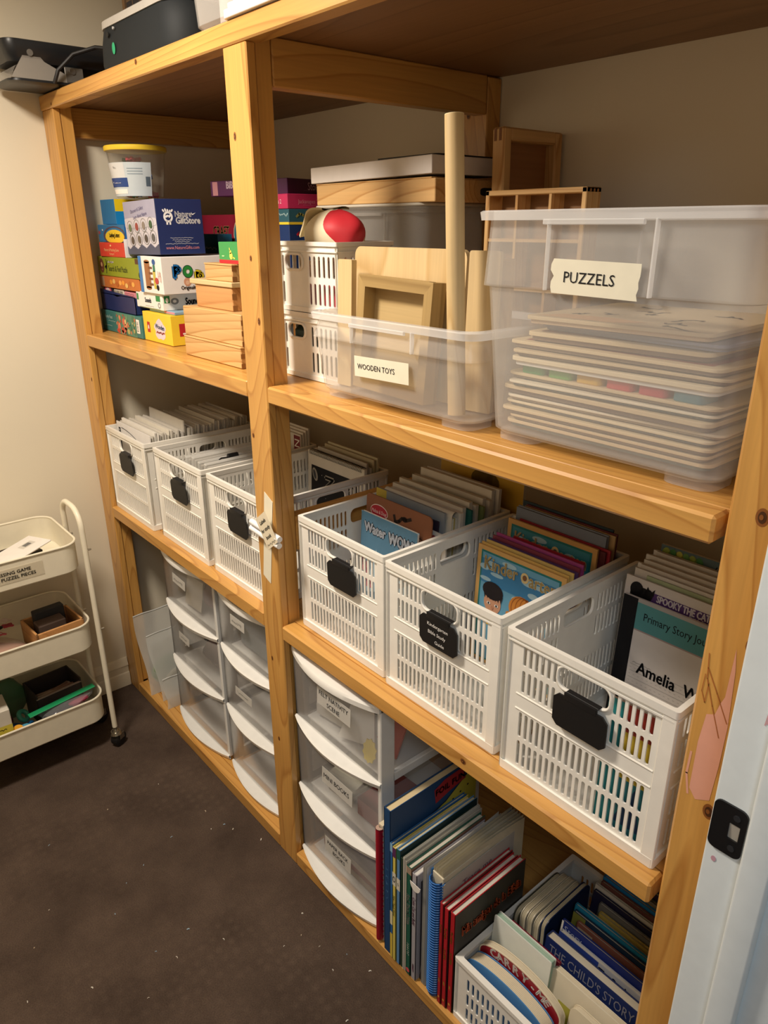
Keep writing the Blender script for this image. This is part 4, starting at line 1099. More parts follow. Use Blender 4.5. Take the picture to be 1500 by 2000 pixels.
def a_nature(f, m):
    F = f['F']; R_ = f['R']; w = C('#f6f6f8', 0.5)
    F.rect(0, 0, 1, 1, C('#cdc9d2', 0.5)); F.rect(0, 0.60, 1, 1, C('#a9a8c0', 0.5), 2); F.ell(0.4, 0.60, 0.75, 0.10, C('#cdc9d2', 0.5), 3)
    z = [(0, 0), (1, 0)] + [(1 - i / 8.0, 0.16 if i % 2 else 0.06 + 0.02 * (i % 3)) for i in range(9)]
    F.poly([(0, 0), (1, 0), (1, 0.20), (0.88, 0.13), (0.76, 0.21), (0.62, 0.12), (0.48, 0.19), (0.34, 0.10), (0.2, 0.18), (0.08, 0.10), (0, 0.16)], C('#4a5068', 0.5), 4)
    for r, v in enumerate((0.52, 0.28)):
        for k in range(4):
            u = 0.16 + 0.22 * k + 0.04 * r
            F.ring(u, v + 0.015 * k, 0.095, 0.125, 0.90, GREY, 4)
            F.ell(u, v - 0.01 + 0.015 * k, 0.05, 0.075, C(['#6a7a5a', '#9a4a44', '#8a8078', '#3a5a3a', '#5a5048', '#6a6258', '#4a4440', '#5a5a5a'][k + 4 * r], 0.5), 5)
    F.text('Discover & Collect', 0.44, 0.84, 0.0095, C('#5a5a88', 0.5), 5, 'c', 0.10, 0.9); F.text('Learn About Nature', 0.52, 0.73, 0.0095, C('#5a5a88', 0.5), 5, 'c', 0.10, 0.9)
    R_.text('Nature', 0.40, 0.735, 0.0145, w, 2, 'l', 0, 0.82, 0.03); R_.text('GiftStore', 0.41, 0.62, 0.0165, w, 2, 'l', 0, 0.82, 0.05)
    # emblem: two hands holding a leafy globe, a small bird
    R_.ring(0.25, 0.68, 0.10, 0.10, 0.62, w, 2, 24); R_.rect(0.20, 0.54, 0.235, 0.62, w, 2); R_.rect(0.265, 0.54, 0.30, 0.62, w, 2)
    for k in range(5): R_.ell(0.16 + 0.045 * k, 0.79 + 0.012 * math.sin(k * 1.6), 0.018, 0.032, w, 2, 10, 0.6 - 0.3 * k)
    R_.ell(0.22, 0.69, 0.05, 0.02, w, 3, 10, 0.4); R_.poly([(0.27, 0.66), (0.32, 0.70), (0.30, 0.73), (0.25, 0.69)], w, 3)
    R_.poly([(0.755, 0.77), (0.78, 0.735), (0.86, 0.76), (0.79, 0.715), (0.765, 0.725)], w, 2)
    for k, (s, L_) in enumerate((('Nature Gift Store LLC 2020', 0.55), ('Norwalk WI 54648 USA', 0.45), ('Made in Turkey', 0.35), ('Product conforms to ASTM F963 requirements', 0.8))):
        R_.scribble(0.5 - L_ * 0.45, 0.5 + L_ * 0.45, 0.30 - 0.035 * k, 0.007, C('#c4c6d4', 0.5), 2, 0.0011, 26, k)
    R_.text('www.NatureGifts.com', 0.5, 0.125, 0.0088, C('#d88a94', 0.5), 2, 'c', 0, 0.85, 0, 0, 0.105)
gbox('gift_box', 'navy box with a white hands emblem on top of the white game box', 'game box', 0.2405, 0.110, Z3 + 0.2402, 0.230, 0.135, 0.142, NAVY, -0.03, a_nature, 0.0012, None, (0.0, -0.02))
for k, c in enumerate(('#dcdae0',)):
    m = MB(); m.box((0, 0, 0), (0.004, 0.08, 0.052), C(c, 0.6), 0.0005)
    tag(m.build('booklet', None, (0.2335, 0.100, Z3 + 0.2279)), 'slim pale booklet standing between the red game and the navy box', 'booklet', 'slim booklets')

# wooden boxes beside the middle post
def wbox(label, xl, y, z, w, d, h, mat, rz=0.0, lidline=False, joints=True, name='wooden_box'):
    t = empty(name, label, 'wooden box', (xl + w / 2, y + d / 2, z), (0, 0, rz), 'small wooden boxes stacked by the middle post')
    m = MB(); m.box((-w / 2, -d / 2, 0), (w / 2, d / 2, h), mat(0), 0.0018)
    if joints:
        f = m.face((w / 2, -d / 2, 0), (0, 1, 0), (0, 0, 1), d, h); k = max(2, int(h / 0.011)); e = C('#9a6a38', 0.6)
        for i in range(0, k, 2): f.rect(0.0, i / k, 0.012 / d, (i + 1) / k, e)
    m.build('body', t)
    if lidline:
        m = MB(); m.box((-w / 2 - 0.001, -d / 2 - 0.001, h), (w / 2 + 0.001, d / 2 + 0.001, h + 0.004), mat(0), 0.001); m.build('lid', t)
    return t
wbox('lowest wooden box of the stack beside the middle post', 0.653, 0.062, Z3, 0.288, 0.18, 0.046, raw, 0, True)
wbox('wide pine box, second from the bottom of the wooden stack', 0.648, 0.068, Z3 + 0.0505, 0.294, 0.18, 0.0735, raw, 0.0)
wbox('pale wooden box with dovetailed corner, third in the wooden stack', 0.690, 0.088, Z3 + 0.1245, 0.185, 0.15, 0.054, beech)
wbox('light wooden tray lid sticking out near the top of the wooden stack', 0.668, 0.084, Z3 + 0.179, 0.214, 0.15, 0.0125, pale, 0.0, False, False, 'wooden_tray')
wbox('small topmost wooden box of the stack, with dark finger joints', 0.745, 0.090, Z3 + 0.192, 0.134, 0.12, 0.036, raw, 0.0, True)
def a_roo(f, m):
    for k in ('F', 'R'):
        F = f[k]; y_ = C('#e8d860', 0.5)
        F.rect(0, 0, 1, 0.17, RED); F.ell(0.62, 0.36, 0.08, 0.16, y_, 2); F.ell(0.60, 0.54, 0.05, 0.09, y_, 2); F.line([(0.58, 0.6), (0.56, 0.72)], 0.003, y_, 2); F.line([(0.68, 0.30), (0.80, 0.25)], 0.003, y_, 2); F.ell(0.22, 0.34, 0.07, 0.03, C('#b8d8a0', 0.5), 2)
gbox('card_box', 'small green box with a yellow kangaroo on the top wooden box', 'box', 0.796, 0.105, Z3 + 0.2325, 0.095, 0.07, 0.048, C('#3f9a52', 0.5), 0, a_roo)

# darker games at the back of the left bay
def a_craft(f, m):
    F = f['F']; F.text('CRAFT', 0.40, 0.86, 0.030, C('#b08a5a', 0.5), 2, 'c', 0, 0.8, 0.05); F.ell(0.755, 0.83, 0.14, 0.150, C('#d8c9a8', 0.5), 2); F.ell(0.755, 0.83, 0.128, 0.138, C('#2a7a88', 0.5), 3)
    F.text('25 Cards', 0.755, 0.87, 0.012, CRM, 4); F.text('15 Bags', 0.755, 0.79, 0.012, CRM, 4)
gbox('craft_box', 'large dark red craft box standing at the back behind the navy box', 'game box', 0.10, 0.42, Z3, 0.36, 0.09, 0.348, C('#9a1f38', 0.5), 0, a_craft)
def a_teal(f, m): f['F'].scribble(0.1, 0.9, 0.86, 0.015, WH); f['F'].scribble(0.1, 0.9, 0.80, 0.01, WH, 2, 0.001, 14, 6); f['F'].rect(0, 0, 1, 0.42, C('#8a7a68', 0.5))
gbox('card_box', 'narrow teal box in front of the dark red craft box', 'box', 0.250, 0.352, Z3, 0.090, 0.05, 0.292, C('#1a5a78', 0.5), 0, a_teal)
bsx, bsy = 0.735, 0.352
def a_jack(f, m):
    f['R'].text('Jackanapes 2', 0.40, 0.5, 0.010, C('#e08aa0', 0.5), 2, 'c', 0, 0.9); f['F'].text('apes 2', 0.80, 0.5, 0.011, C('#f0d0d8', 0.5), 2, 'c', 0, 0.9)
    f['R'].scribble(0.3, 0.6, 0.25, 0.02, C('#d07a90', 0.5))
gbox('game_box', 'tall dark blue box at the bottom of the back stack behind the middle post', 'game box', bsx - 0.22, bsy, Z3, 0.22, 0.165, 0.318, C('#16346a', 0.5), 0, lambda f, m: [f['R'].scribble(0.15, 0.8, 0.93, 0.012, RED, 2, 0.006, 16)])
gbox('game_box', 'dark green box with a yellow bottom edge in the back stack', 'game box', bsx - 0.215, bsy, Z3 + 0.3185, 0.215, 0.165, 0.0385, C('#2a5a68', 0.5), 0, lambda f, m: [f['R'].rect(0, 0, 1, 0.16, YEL), f['F'].rect(0, 0, 1, 0.16, YEL), f['R'].scribble(0.15, 0.85, 0.6, 0.12, C('#8a8a4a', 0.5), 2, 0.006, 14), f['F'].scribble(0.75, 0.98, 0.65, 0.1, C('#a8c8cc', 0.5), 2, 0.003, 10)])
gbox('game_box', 'pink game box in the back stack under the dark purple box', 'game box', bsx - 0.23, bsy - 0.002, Z3 + 0.3575, 0.23, 0.165, 0.0365, C('#c02a5c', 0.5), 0, a_jack)
def a_story(f, m):
    f['R'].text('Story', 0.60, 0.55, 0.020, C('#e0c8dc', 0.5), 2, 'c', 0, 0.85); f['R'].scribble(0.35, 0.85, 0.25, 0.03, C('#8a5a88', 0.5))
    f['F'].text('BIBLE', 0.30, 0.72, 0.018, C('#d8c0d0', 0.5), 2, 'c', 0, 0.8, 0.04); f['F'].rect(0.03, 0.05, 0.10, 0.95, C('#b07a80', 0.5))
gbox('game_box', 'dark purple box topmost on the back stack behind the middle post', 'game box', 0.400, 0.310, Z3 + 0.3945, 0.300, 0.18, 0.040, C('#4a1a48', 0.5), 0.24, a_story)

# pine box, white box and thin black tray above the grey bin
bx = empty('pine_box', 'long pine box with a dark hand hole on top of the grey bin', 'wooden box', (1.063, 0.475, Z3 + 0.3625))
m = MB(); w, d, h = 0.425, 0.225, 0.046
m.box((-w / 2, -d / 2, 0), (w / 2, d / 2, h), raw(0), 0.0015)
f = m.face((w / 2, -d / 2, 0), (0, 1, 0), (0, 0, 1), d, h)
f.poly([(0.62 + 0.20 * x, 0.30 + 0.36 * z) for x, z in rrect(0, 1, 0, 1, 0.3, 4)], C('#17120e', 0.8)); m.build('body', bx)
m = MB(); m.box((-w / 2 - 0.002, -d / 2, h), (w / 2 - 0.012, d / 2, h + 0.003), raw(0), 0.001); m.build('lid', bx)
m = MB(); m.box((-0.218, -0.117, 0), (0.218, 0.117, 0.036), C('#e2dcd8', 0.5), 0.001)
tag(m.build('white_box', None, (1.048, 0.478, Z3 + 0.4155), (0, R(-0.6), 0)), 'flat white box lying on the long pine box', 'box')
m = MB(); m.rslab(-0.10, 0.10, -0.10, 0.10, 0, 0.004, 0.01, M_BLACK, 3)
tag(m.build('black_tray', None, (1.150, 0.490, Z3 + 0.4545)), 'thin black sheet on top of the flat white box', 'tray')

# sorting tray and framed tray behind the bins
st = empty('sorting_tray', 'wooden sorting tray with three top compartments behind the puzzle bin', 'tray', (1.480, 0.455, Z3))
w, d, h = 0.250, 0.046, 0.382; bm_ = beech
m = MB()
for a, b in (((-w / 2, -d / 2, 0), (-w / 2 + 0.011, d / 2, h)), ((w / 2 - 0.011, -d / 2, 0), (w / 2, d / 2, h))): m.box(a, b, raw(2), 0.0015)
for z in (0, h - 0.010): m.box((-w / 2, -d / 2, z), (w / 2, d / 2, z + 0.010), raw(0), 0.0015)
f = m.face((w / 2, -d / 2, 0), (0, 1, 0), (0, 0, 1), d, h)
for k in range(3): f.ell(0.25 + 0.25 * k, 0.985, 0.07, 0.008, C('#9a6a38', 0.6))
m.build('frame', st)
m = MB()
for k in (1, 2): m.box((-w / 2 + w * k / 3 - 0.003, -d / 2 + 0.001, 0.010), (-w / 2 + w * k / 3 + 0.003, d / 2 - 0.004, h - 0.010), raw(2))
for k in (1, 2, 3): m.box((-w / 2 + 0.011, -d / 2 + 0.002, h * k / 4 - 0.003), (w / 2 - 0.011, d / 2 - 0.004, h * k / 4 + 0.003), raw(0))
m.build('divider', st)
m = MB(); m.box((-w / 2 + 0.002, d / 2 - 0.004, 0.002), (w / 2 - 0.002, d / 2, h - 0.002), plank(0)); m.build('back_panel', st)
ft = empty('framed_tray', 'tall wooden framed tray leaning behind the sorting tray', 'tray', (1.345, 0.588, Z3 + 0.002), (R(-1.5), 0, R(90)))
w, d, h = 0.200, 0.034, 0.505
m = MB()
for a, b in (((-w / 2, -d / 2, 0), (-w / 2 + 0.026, d / 2, h)), ((w / 2 - 0.026, -d / 2, 0), (w / 2, d / 2, h))): m.box(a, b, raw(2), 0.004)
for z in (0, h - 0.026): m.box((-w / 2 + 0.024, -d / 2, z), (w / 2 - 0.024, d / 2, z + 0.026), raw(0), 0.004)
f = m.face((-w / 2, d / 2, 0), (0, -1, 0), (0, 0, 1), d, h)
for k in (1, 3): f.rect(k / 5.0, 1 - 0.026 / h, (k + 1) / 5.0, 0.996, C('#7a4c26', 0.6), 2)
m.build('frame', ft)
m = MB(); m.box((-w / 2 + 0.024, d / 2 - 0.008, 0.024), (w / 2 - 0.024, d / 2 - 0.004, h - 0.024), wood('brown_board', '#a87446', '#925f34', 0, 8, 0.55)); m.build('panel', ft)

# the wooden toys standing in the low bin
zw = Z3 + 0.0165
m = MB()
m.loft([[(x, y, z) for x, z in rrect(-0.150, 0.150, 0, 0.262, 0.016, 5)] for y in (-0.005, 0.005)], pale(2))
tag(m.build('plywood_board', None, (1.440, 0.126, zw + 0.0005), (R(-3), 0, R(0))), 'wide pale plywood board with rounded corners standing in the wooden toys bin', 'board')
fr = empty('picture_holder', 'empty wooden frame leaning on the plywood board in the wooden toys bin', 'frame', (1.4545, 0.087, zw + 0.0044), (R(-4), R(1.6), R(0)))
w, h, d, t = 0.200, 0.208, 0.032, 0.0205
m = MB(); fm = wood('frame_wood', '#b89a62', '#9a7c48', 2, 10, 0.6); fm0 = wood('frame_wood', '#b89a62', '#9a7c48', 0, 10, 0.6)
def miter(pts, mat, m=m): m.loft([[(x, y, z) for x, z in pts] for y in (-d / 2, d / 2)], mat)
miter([(-w / 2, 0), (-w / 2 + t, t), (-w / 2 + t, h - t), (-w / 2, h)], fm); miter([(w / 2, 0), (w / 2 - t, t), (w / 2 - t, h - t), (w / 2, h)], fm)
miter([(-w / 2, 0), (w / 2, 0), (w / 2 - t, t), (-w / 2 + t, t)], fm0); miter([(-w / 2, h), (w / 2, h), (w / 2 - t, h - t), (-w / 2 + t, h - t)], fm0)
m.build('frame', fr)
m = MB(); m.box((-w / 2 + 0.004, 0.0110, 0.003), (w / 2 - 0.004, 0.0135, h - 0.003), wood('frame_back', '#c9ae7a', '#b89a64', 0, 8, 0.6)); m.build('back_panel', fr)
m = MB(); m.box((w / 2 - 0.020, -0.006, h - 0.018), (w / 2 - 0.014, 0.004, h + 0.0004), C('#4a3a22', 0.7)); m.build('slot', fr)
m = MB(); m.loft([[(x, y, z) for x, z in rrect(-0.0215, 0.0215, 0, 0.240, 0.003, 2)] for y in (-0.006, 0.006)], pale(2))
tag(m.build('wooden_strip', None, (1.3125, 0.088, zw), (R(-2), 0, 0)), 'narrow pale board at the left end of the wooden toys bin', 'board')
m = MB(); m.loft([[(x, y, z) for x, z in rrect(-0.03, 0.03, 0, 0.262, 0.004, 2)] for y in (-0.004, 0.004)], pale(2))
tag(m.build('wooden_strip', None, (1.640, 0.118, zw), (R(-2), 0, R(8))), 'pale board behind the round pole in the wooden toys bin', 'board')
m = MB(); m.loft([[(x, y, z) for x, z in rrect(-0.028, 0.028, 0, 0.250, 0.004, 2)] for y in (-0.004, 0.004)], raw(2))
tag(m.build('wooden_strip', None, (1.650, 0.140, zw), (R(-2), 0, R(8))), 'second board behind the round pole in the wooden toys bin', 'board')
pole = empty('wooden_pole', 'thick pale wooden pole standing up out of the wooden toys bin', 'pole', (1.638, 0.071, zw + 0.0024), (R(-1.2), R(-4.4), 0))
m = MB(); n = 28; rr = 0.0150
m.loft([[(rr * math.cos(2 * math.pi * k / n), rr * math.sin(2 * math.pi * k / n), z) for k in range(n)] for z in (0, 0.454)], pale(2)); m.build('shaft', pole)
m = MB(); m.cyl((0, 0, 0.454), rr * 0.985, 0.001, C('#efe0b4', 0.6), 28); m.build('cut_end', pole)

# the stacked puzzles in the big bin
def puzzle(z, w, d, t, col, label, dx=0.0, dy=0.0, rz=0.0, top=None, tx=0.0, layers=2, under=None):
    t *= 0.75
    o = empty('tray_puzzle', label, 'puzzle', (PZ[0] + 0.75 * dx, PZ[1] + 0.20 + dy, Z3 + z), (0, tx, rz), 'tray puzzles stacked in the big clear bin')
    m = MB(); t1 = t * 0.52
    m.rslab(-w / 2 + 0.004, w / 2 - 0.004, -d / 2 + 0.004, d / 2 - 0.004, 0, t1, 0.014, C(under or col, 0.6), 4, 0.0006); m.build('base', o)
    m = MB(); c2 = (['#efe0c0', '#e6d2ac', '#f2e8d2', '#dcc8a4'][int(z * 1000) % 4]) if layers == 2 else col
    m.rslab(-w / 2, w / 2, -d / 2, d / 2, t1, t, 0.014, C(c2, 0.6), 4, 0.0006); m.build('top_layer', o)
    if top: top(o, w, d, t)
    return o
def knobs(cs):
    def f(o, w, d, t):
        for i, c in enumerate(cs):
            m = MB(); x = -w / 2 + 0.045 + (w - 0.09) * i / (len(cs) - 1)
            m.rslab(x - 0.021, x + 0.021, -d / 2 + 0.006, -d / 2 + 0.05, t, t + 0.014, 0.006, C(c, 0.5), 3, 0.001); m.build('puzzle_piece', o)
    return f
def flatart(cs, seed):
    def f(o, w, d, t):
        g_ = random.Random(seed); m = MB(); F = m.face((-w / 2, -d / 2, t), (1, 0, 0), (0, 1, 0), w, d)
        F.rect(0.06, 0.06, 0.94, 0.94, C(cs[0], 0.6), 1)
        for i in range(18):
            u, v = g_.uniform(0.12, 0.88), g_.uniform(0.12, 0.88)
            F.ell(u, v, g_.uniform(0.03, 0.09), g_.uniform(0.03, 0.09), C(g_.choice(cs[1:]), 0.6), 2 + i % 4, 9, g_.uniform(0, 3))
        m.build('picture', o)
    return f
z = 0.019
seq = [(0.342, 0.30, 0.014, '#d9bfa0', 'lowest tray puzzle in the big clear bin, teal topped', 0, flatart(['#2f6f6c', '#3f8f86', '#24585a'], 1), '#2f6f6c'),
       (0.330, 0.30, 0.011, '#c9d0cc', 'second tray puzzle from the bottom of the big bin', 0, None, None),
       (0.346, 0.30, 0.012, '#e0c8a6', 'third tray puzzle from the bottom of the big bin', 0, None, None),
       (0.344, 0.30, 0.010, '#e8dcc2', 'fourth tray puzzle from the bottom of the big bin', 0, flatart(['#9a8a78', '#7a6a5c', '#c2ae92'], 2), None),
       (0.350, 0.30, 0.010, '#ecdfc4', 'fifth tray puzzle from the bottom of the big bin', 0, None, None),
       (0.346, 0.30, 0.017, '#9a847a', 'brown edged thick tray puzzle, sixth from the bottom', 0, None, None),
       (0.334, 0.30, 0.009, '#efe3ca', 'thin tray puzzle directly under the chunky piece puzzle', 0, flatart(['#3f7a8a', '#2f5f70', '#5a8a90'], 3), None),
       (0.346, 0.30, 0.011, '#ead9b8', 'tray puzzle with chunky green, yellow and red pieces', 0, knobs(['#3f9a5a', '#5aa84a', '#d8b040', '#c43a44', '#b82a40', '#3a7a8a']), None)]
for i, (w, d, t, c, lab, tx, top, _) in enumerate(seq):
    puzzle(z, w, d, t, c, lab, 0.004 * math.sin(i * 2.1) - 0.008, 0.004 * math.cos(i * 1.7), 0.03 * math.sin(i * 3.3), top, 0.0, 2, ['#3f5f62', '#8a8278', '#6f6258', '#5a6a78', '#a89a88', '#6a5a54', '#4a6470', '#8f8474'][i % 8])
    z += t * 0.75 + 0.002
z += 0.0110
for i, (w, d, t, c, lab, top) in enumerate(((0.332, 0.29, 0.017, '#f2f1ee', 'thick white tray puzzle above the chunky piece puzzle', flatart(['#3a5a80', '#2a4a70', '#54708a'], 4)),
                            (0.340, 0.29, 0.011, '#d4c2a8', 'tray puzzle directly above the thick white one', None),
                            (0.346, 0.29, 0.013, '#e6d8b8', 'tray puzzle with a red patterned picture, fourth from the top', flatart(['#a8584c', '#c88a70', '#d8c0a0', '#8a3a3a'], 5)),
                            (0.292, 0.27, 0.017, '#d8c0a0', 'smaller wooden tray puzzle with a red animal picture, third from the top', flatart(['#c9805a', '#3a3a44', '#c43a44', '#d89a6a'], 6)))):
    puzzle(z, w, d, t, c, lab, -0.006 + (-0.012 if i == 3 else 0.005 * math.sin(i * 2.7)), 0.004 * i - 0.006, 0.03 * math.sin(i * 2.3), top, 0.0, 2, ['#e6e4e0', '#7a6a5c', '#8a7a6a', '#7a6250'][i])
    z += t * 0.75 + 0.002
puzzle(z, 0.300, 0.26, 0.012, '#8f97b0', 'blue grey tray puzzle, second from the top of the stack', 0.012, 0.012, -0.06, None, 0.0, 1)
z += 0.012 * 0.75 + 0.002
def map_top(o, w, d, t):
    m = MB(); F = m.face((-w / 2, -d / 2, t), (1, 0, 0), (0, 1, 0), w, d); dk = C('#4a3c2c', 0.7)
    g_ = random.Random(8)
    for i in range(9):
        u, v = g_.uniform(0.1, 0.75), g_.uniform(0.08, 0.85)
        pts = [(u, v)]
        for k in range(6): pts.append((pts[-1][0] + g_.uniform(-0.01, 0.06), pts[-1][1] + g_.uniform(-0.05, 0.05)))
        F.line(pts, 0.004, dk, 2)
    F.poly([(0.05, 0.05), (0.5, 0.04), (0.62, 0.16), (0.4, 0.22), (0.12, 0.2)], C('#e0b890', 0.6), 1)
    m.build('cut_outline', o)
puzzle(z, 0.290, 0.27, 0.015, '#d8bc98', 'topmost wooden map puzzle with dark cut outlines', -0.020, 0.0, 0.03, map_top)
# ================================================================== SECOND SHELF: WHAT THE CRATES HOLD
FL2 = Z2 + 0.0055
def sheet(name, label, cat, x, y, z, w, h, t, mat, tilt=0.0, yaw=0.0, roll=0.0, group=None, art=None, edge=None, r=0.0):
    """upright sheet, pad or thin book facing -y; (x, y, z) = middle of its bottom edge"""
    m = MB()
    if r: m.loft([[(a, b, c) for a, c in rrect(-w / 2, w / 2, 0, h, r, 4)] for b in (-t / 2, t / 2)], edge or mat)
    else: m.box((-w / 2, -t / 2, 0), (w / 2, t / 2, h), edge or mat)
    if edge:
        f = m.face((-w / 2, -t / 2, 0), (1, 0, 0), (0, 0, 1), w, h)
        f.poly([(u, v) for u, v in (rrect(0, 1, 0, 1, r / min(w, h), 4) if r else [(0, 0), (1, 0), (1, 1), (0, 1)])], mat, 1)
        f2 = m.face((w / 2, t / 2, 0), (-1, 0, 0), (0, 0, 1), w, h); f2.rect(0.002, 0.002, 0.998, 0.998, mat, 1)
    if art: art(m.face((-w / 2, -t / 2, 0), (1, 0, 0), (0, 0, 1), w, h))
    return tag(m.build(name, None, (x, y, z + 0.0004 + t / 2 * abs(math.sin(tilt))), (-tilt, roll, yaw)), label, cat, group)

# leftmost crate: upright paper packets
g = random.Random(21)
def a_form(F):
    F.rect(0.06, 0.60, 0.12, 0.94, M_INK, 1); F.text('T', 0.09, 0.90, 0.012, WH, 2); F.text('H', 0.09, 0.82, 0.012, WH, 2)
    pts = [(0.15 + 0.72 * k / 30, 0.945 - 0.16 * (k / 30) ** 2) for k in range(31)]
    F.line(pts, 0.0022, C('#2a2a2e', 0.6), 2); F.text('Name', 0.78, 0.775, 0.006, GREY, 2)
sheet('paper_packet', 'front worksheet with a dotted arch in the leftmost crate', 'paper', CR['B1'][0] - 0.004, CR['B1'][1] + 0.026, FL2, 0.262, 0.292, 0.003, C('#e2dfdc', 0.7), 0.03, 0, 0, None, a_form)
src = None
ys = CR['B1'][1] + 0.033
n = 0
while ys < CR['B1'][1] + 0.345 and n < 44:
    t = g.choice([0.003, 0.004, 0.006, 0.0075])
    big = (n == 13)
    hh = 0.325 if big else g.uniform(0.288, 0.302) + 0.012 * (n / 44.0)
    m = MB(); w = g.uniform(0.254, 0.266)
    c = C(g.choice(['#dedad2', '#e6e3dc', '#d6d1c6', '#e2ddd0', '#cfcac0']), 0.7, 0.2)
    k = max(1, int(t / 0.0017))
    for q in range(k):
        m.box((-w / 2 + g.uniform(0, 0.002), -t / 2 + t * q / k, 0), (w / 2 - g.uniform(0, 0.003), -t / 2 + t * (q + 0.72) / k, hh - g.uniform(0, 0.004)), c)
    if n in (2, 16, 22):
        F = m.face((w / 2, -t / 2, 0), (0, 1, 0), (0, 0, 1), t, hh); F.rect(0, 0.80, 1, 0.9, M_INK, 1)
    lab = 'taller white paper packet sticking up in the middle of the leftmost crate' if big else 'white paper packet filed upright in the leftmost crate'
    tag(m.build('paper_packet', None, (CR['B1'][0] + g.uniform(-0.006, 0.004), ys + t / 2, FL2), (-0.035 - 0.0012 * n, 0, g.uniform(-0.004, 0.004))), lab, 'paper', None if big else 'paper packets in the leftmost crate')
    ys += t + 0.0022; n += 1
# second crate: sheets in clear bags, standing front to back
PBG = plastic_clear('sleeve', '#eeeeea', 0.50, 0.2)
for k, (dx, hh, lean, col) in enumerate(((-0.055, 0.268, 0.10, '#e2ddd6'), (-0.020, 0.276, 0.12, '#e8e4dd'), (0.018, 0.270, 0.12, '#dcd6cd'), (0.050, 0.274, 0.14, '#e6e2da'), (0.088, 0.262, 0.12, '#efece6'))):
    t = empty('bagged_sheets', ['first bagged sheets from the left in the binder clip crate', 'second bagged sheets from the left in the binder clip crate', 'bagged sheets under the black binder clip', 'fourth bagged sheets from the left in the binder clip crate', 'rightmost bagged sheets with a printed line in the binder clip crate'][k], 'paper', (CR['B2'][0] + dx, CR['B2'][1] + 0.045, FL2 + 0.0018), (0, lean, 0), 'bagged sheets in the second crate')
    m = MB(); m.box((-0.005, 0.01, 0.002), (0.005, 0.275, hh - 0.012), C(col, 0.7), 0.001)
    if k == 4:
        F = m.face((0.005, 0.01, 0.0), (0, 1, 0), (0, 0, 1), 0.28, hh); F.text('If the green of the field would fade', 0.25, 0.86, 0.007, M_INK, 2, 'l', 0, 0.9)
    m.build('sheets', t)
    m = MB(); m.rslab(-0.0075, 0.0075, 0, 0.285, 0, hh, 0.005, PBG, 3, 0.002); m.build('clear_sleeve', t)
bc = empty('binder_clip', 'black binder clip on the bagged sheets in the second crate', 'clip', (CR['B2'][0] + 0.060, CR['B2'][1] + 0.150, FL2 + 0.262), (0, 0.12, 0))
m = MB(); m.loft([[(x, y, z) for x, z in ((-0.010, 0), (0.010, 0), (0.004, 0.016), (-0.004, 0.016))] for y in (-0.016, 0.016)], M_BLACK); m.build('clip_body', bc)
m = MB(); m.tube([(0.010, -0.010, 0.010), (0.016, -0.045, 0.016), (0.016, -0.045, 0.016), (0.020, -0.055, 0.014)], 0.0022, M_BLACK, 6); m.build('clip_arm', bc)
for k in range(4):
    sheet('file_folder', ['white booklet with a red letter N at the back of the second crate', 'white booklet behind the red N booklet', 'white booklet with a dark red edge, third from the N booklet', 'rearmost white booklet at the back of the second crate'][k], 'booklet', CR['B2'][0] + 0.033 + 0.003 * k, CR['B2'][1] + 0.338 + 0.0075 * k, FL2, 0.194, 0.310 + 0.006 * k, 0.005, C('#d8d2c8', 0.6), 0.02, 0.0, 0.0, None,
          (lambda F: [F.rect(0.82, 0.84, 0.99, 0.985, C('#7a1824', 0.5), 1), F.text('N', 0.905, 0.91, 0.026, WH, 2, 'c', R(90))]) if k == 0 else None)
# third crate: spiral pad with a night sky cover, booklets behind
sp_ = empty('spiral_pad', 'black starry spiral pad at the back of the crate left of the middle post', 'book', (CR['B3'][0] + 0.008, CR['B3'][1] + 0.302, FL2 + 0.0004), (R(-3), 0, 0))
m = MB(); w, h = 0.258, 0.290
m.box((-w / 2, -0.005, 0), (w / 2, 0.005, h), C('#cfc9bd', 0.6), 0.001)
F = m.face((-w / 2, -0.005, 0), (1, 0, 0), (0, 0, 1), w, h)
F.rect(0.07, 0.05, 0.93, 0.86, M_INK, 1); gy = C('#9a9488', 0.6)
for s, u, v, sz in (('N', 0.41, 0.725, 0.040), ('S', 0.74, 0.745, 0.040)):
    F.text(s, u, v, sz, gy, 2, 'c', R(-90), 1.0, 0.11); F.text(s, u, v, sz, M_INK, 3, 'c', R(-90), 1.0, 0.02)
F.ell(0.14, 0.77, 0.045, 0.07, gy, 2, 12, 0.4); F.ell(0.135, 0.77, 0.025, 0.05, C('#3a3a40', 0.6), 3, 12, 0.4)
gs = random.Random(4)
for _ in range(26): F.ell(gs.uniform(0.1, 0.9), gs.uniform(0.1, 0.84), 0.004, 0.0035, WH, 4, 6)
m.build('cover', sp_)
m = MB()
for k in range(40):
    x = -w / 2 + 0.012 + (w - 0.024) * k / 39
    m.tube([(x + 0.001 * math.sin(a), 0.0085 * math.cos(a), h - 0.004 + 0.0085 * math.sin(a)) for a in [2 * math.pi * q / 8 for q in range(8)]], 0.0008, M_BLACK, 4, closed=True)
m.build('spiral_wire', sp_)
for k, (dy, hh, c) in enumerate(((0.318, 0.300, '#b8b2a8'), (0.327, 0.286, '#cdc7ba'), (0.336, 0.307, '#b3a98c'), (0.345, 0.312, '#c2bb9e'))):
    sheet('booklet', ['grey booklet directly behind the starry spiral pad', 'pale booklet second behind the starry spiral pad', 'tan booklet third behind the starry spiral pad', 'rearmost tan booklet behind the starry spiral pad'][k], 'booklet', CR['B3'][0] + 0.012 + 0.004 * k, CR['B3'][1] + dy, FL2, 0.222, hh, 0.006, C(c, 0.6), 0.056)

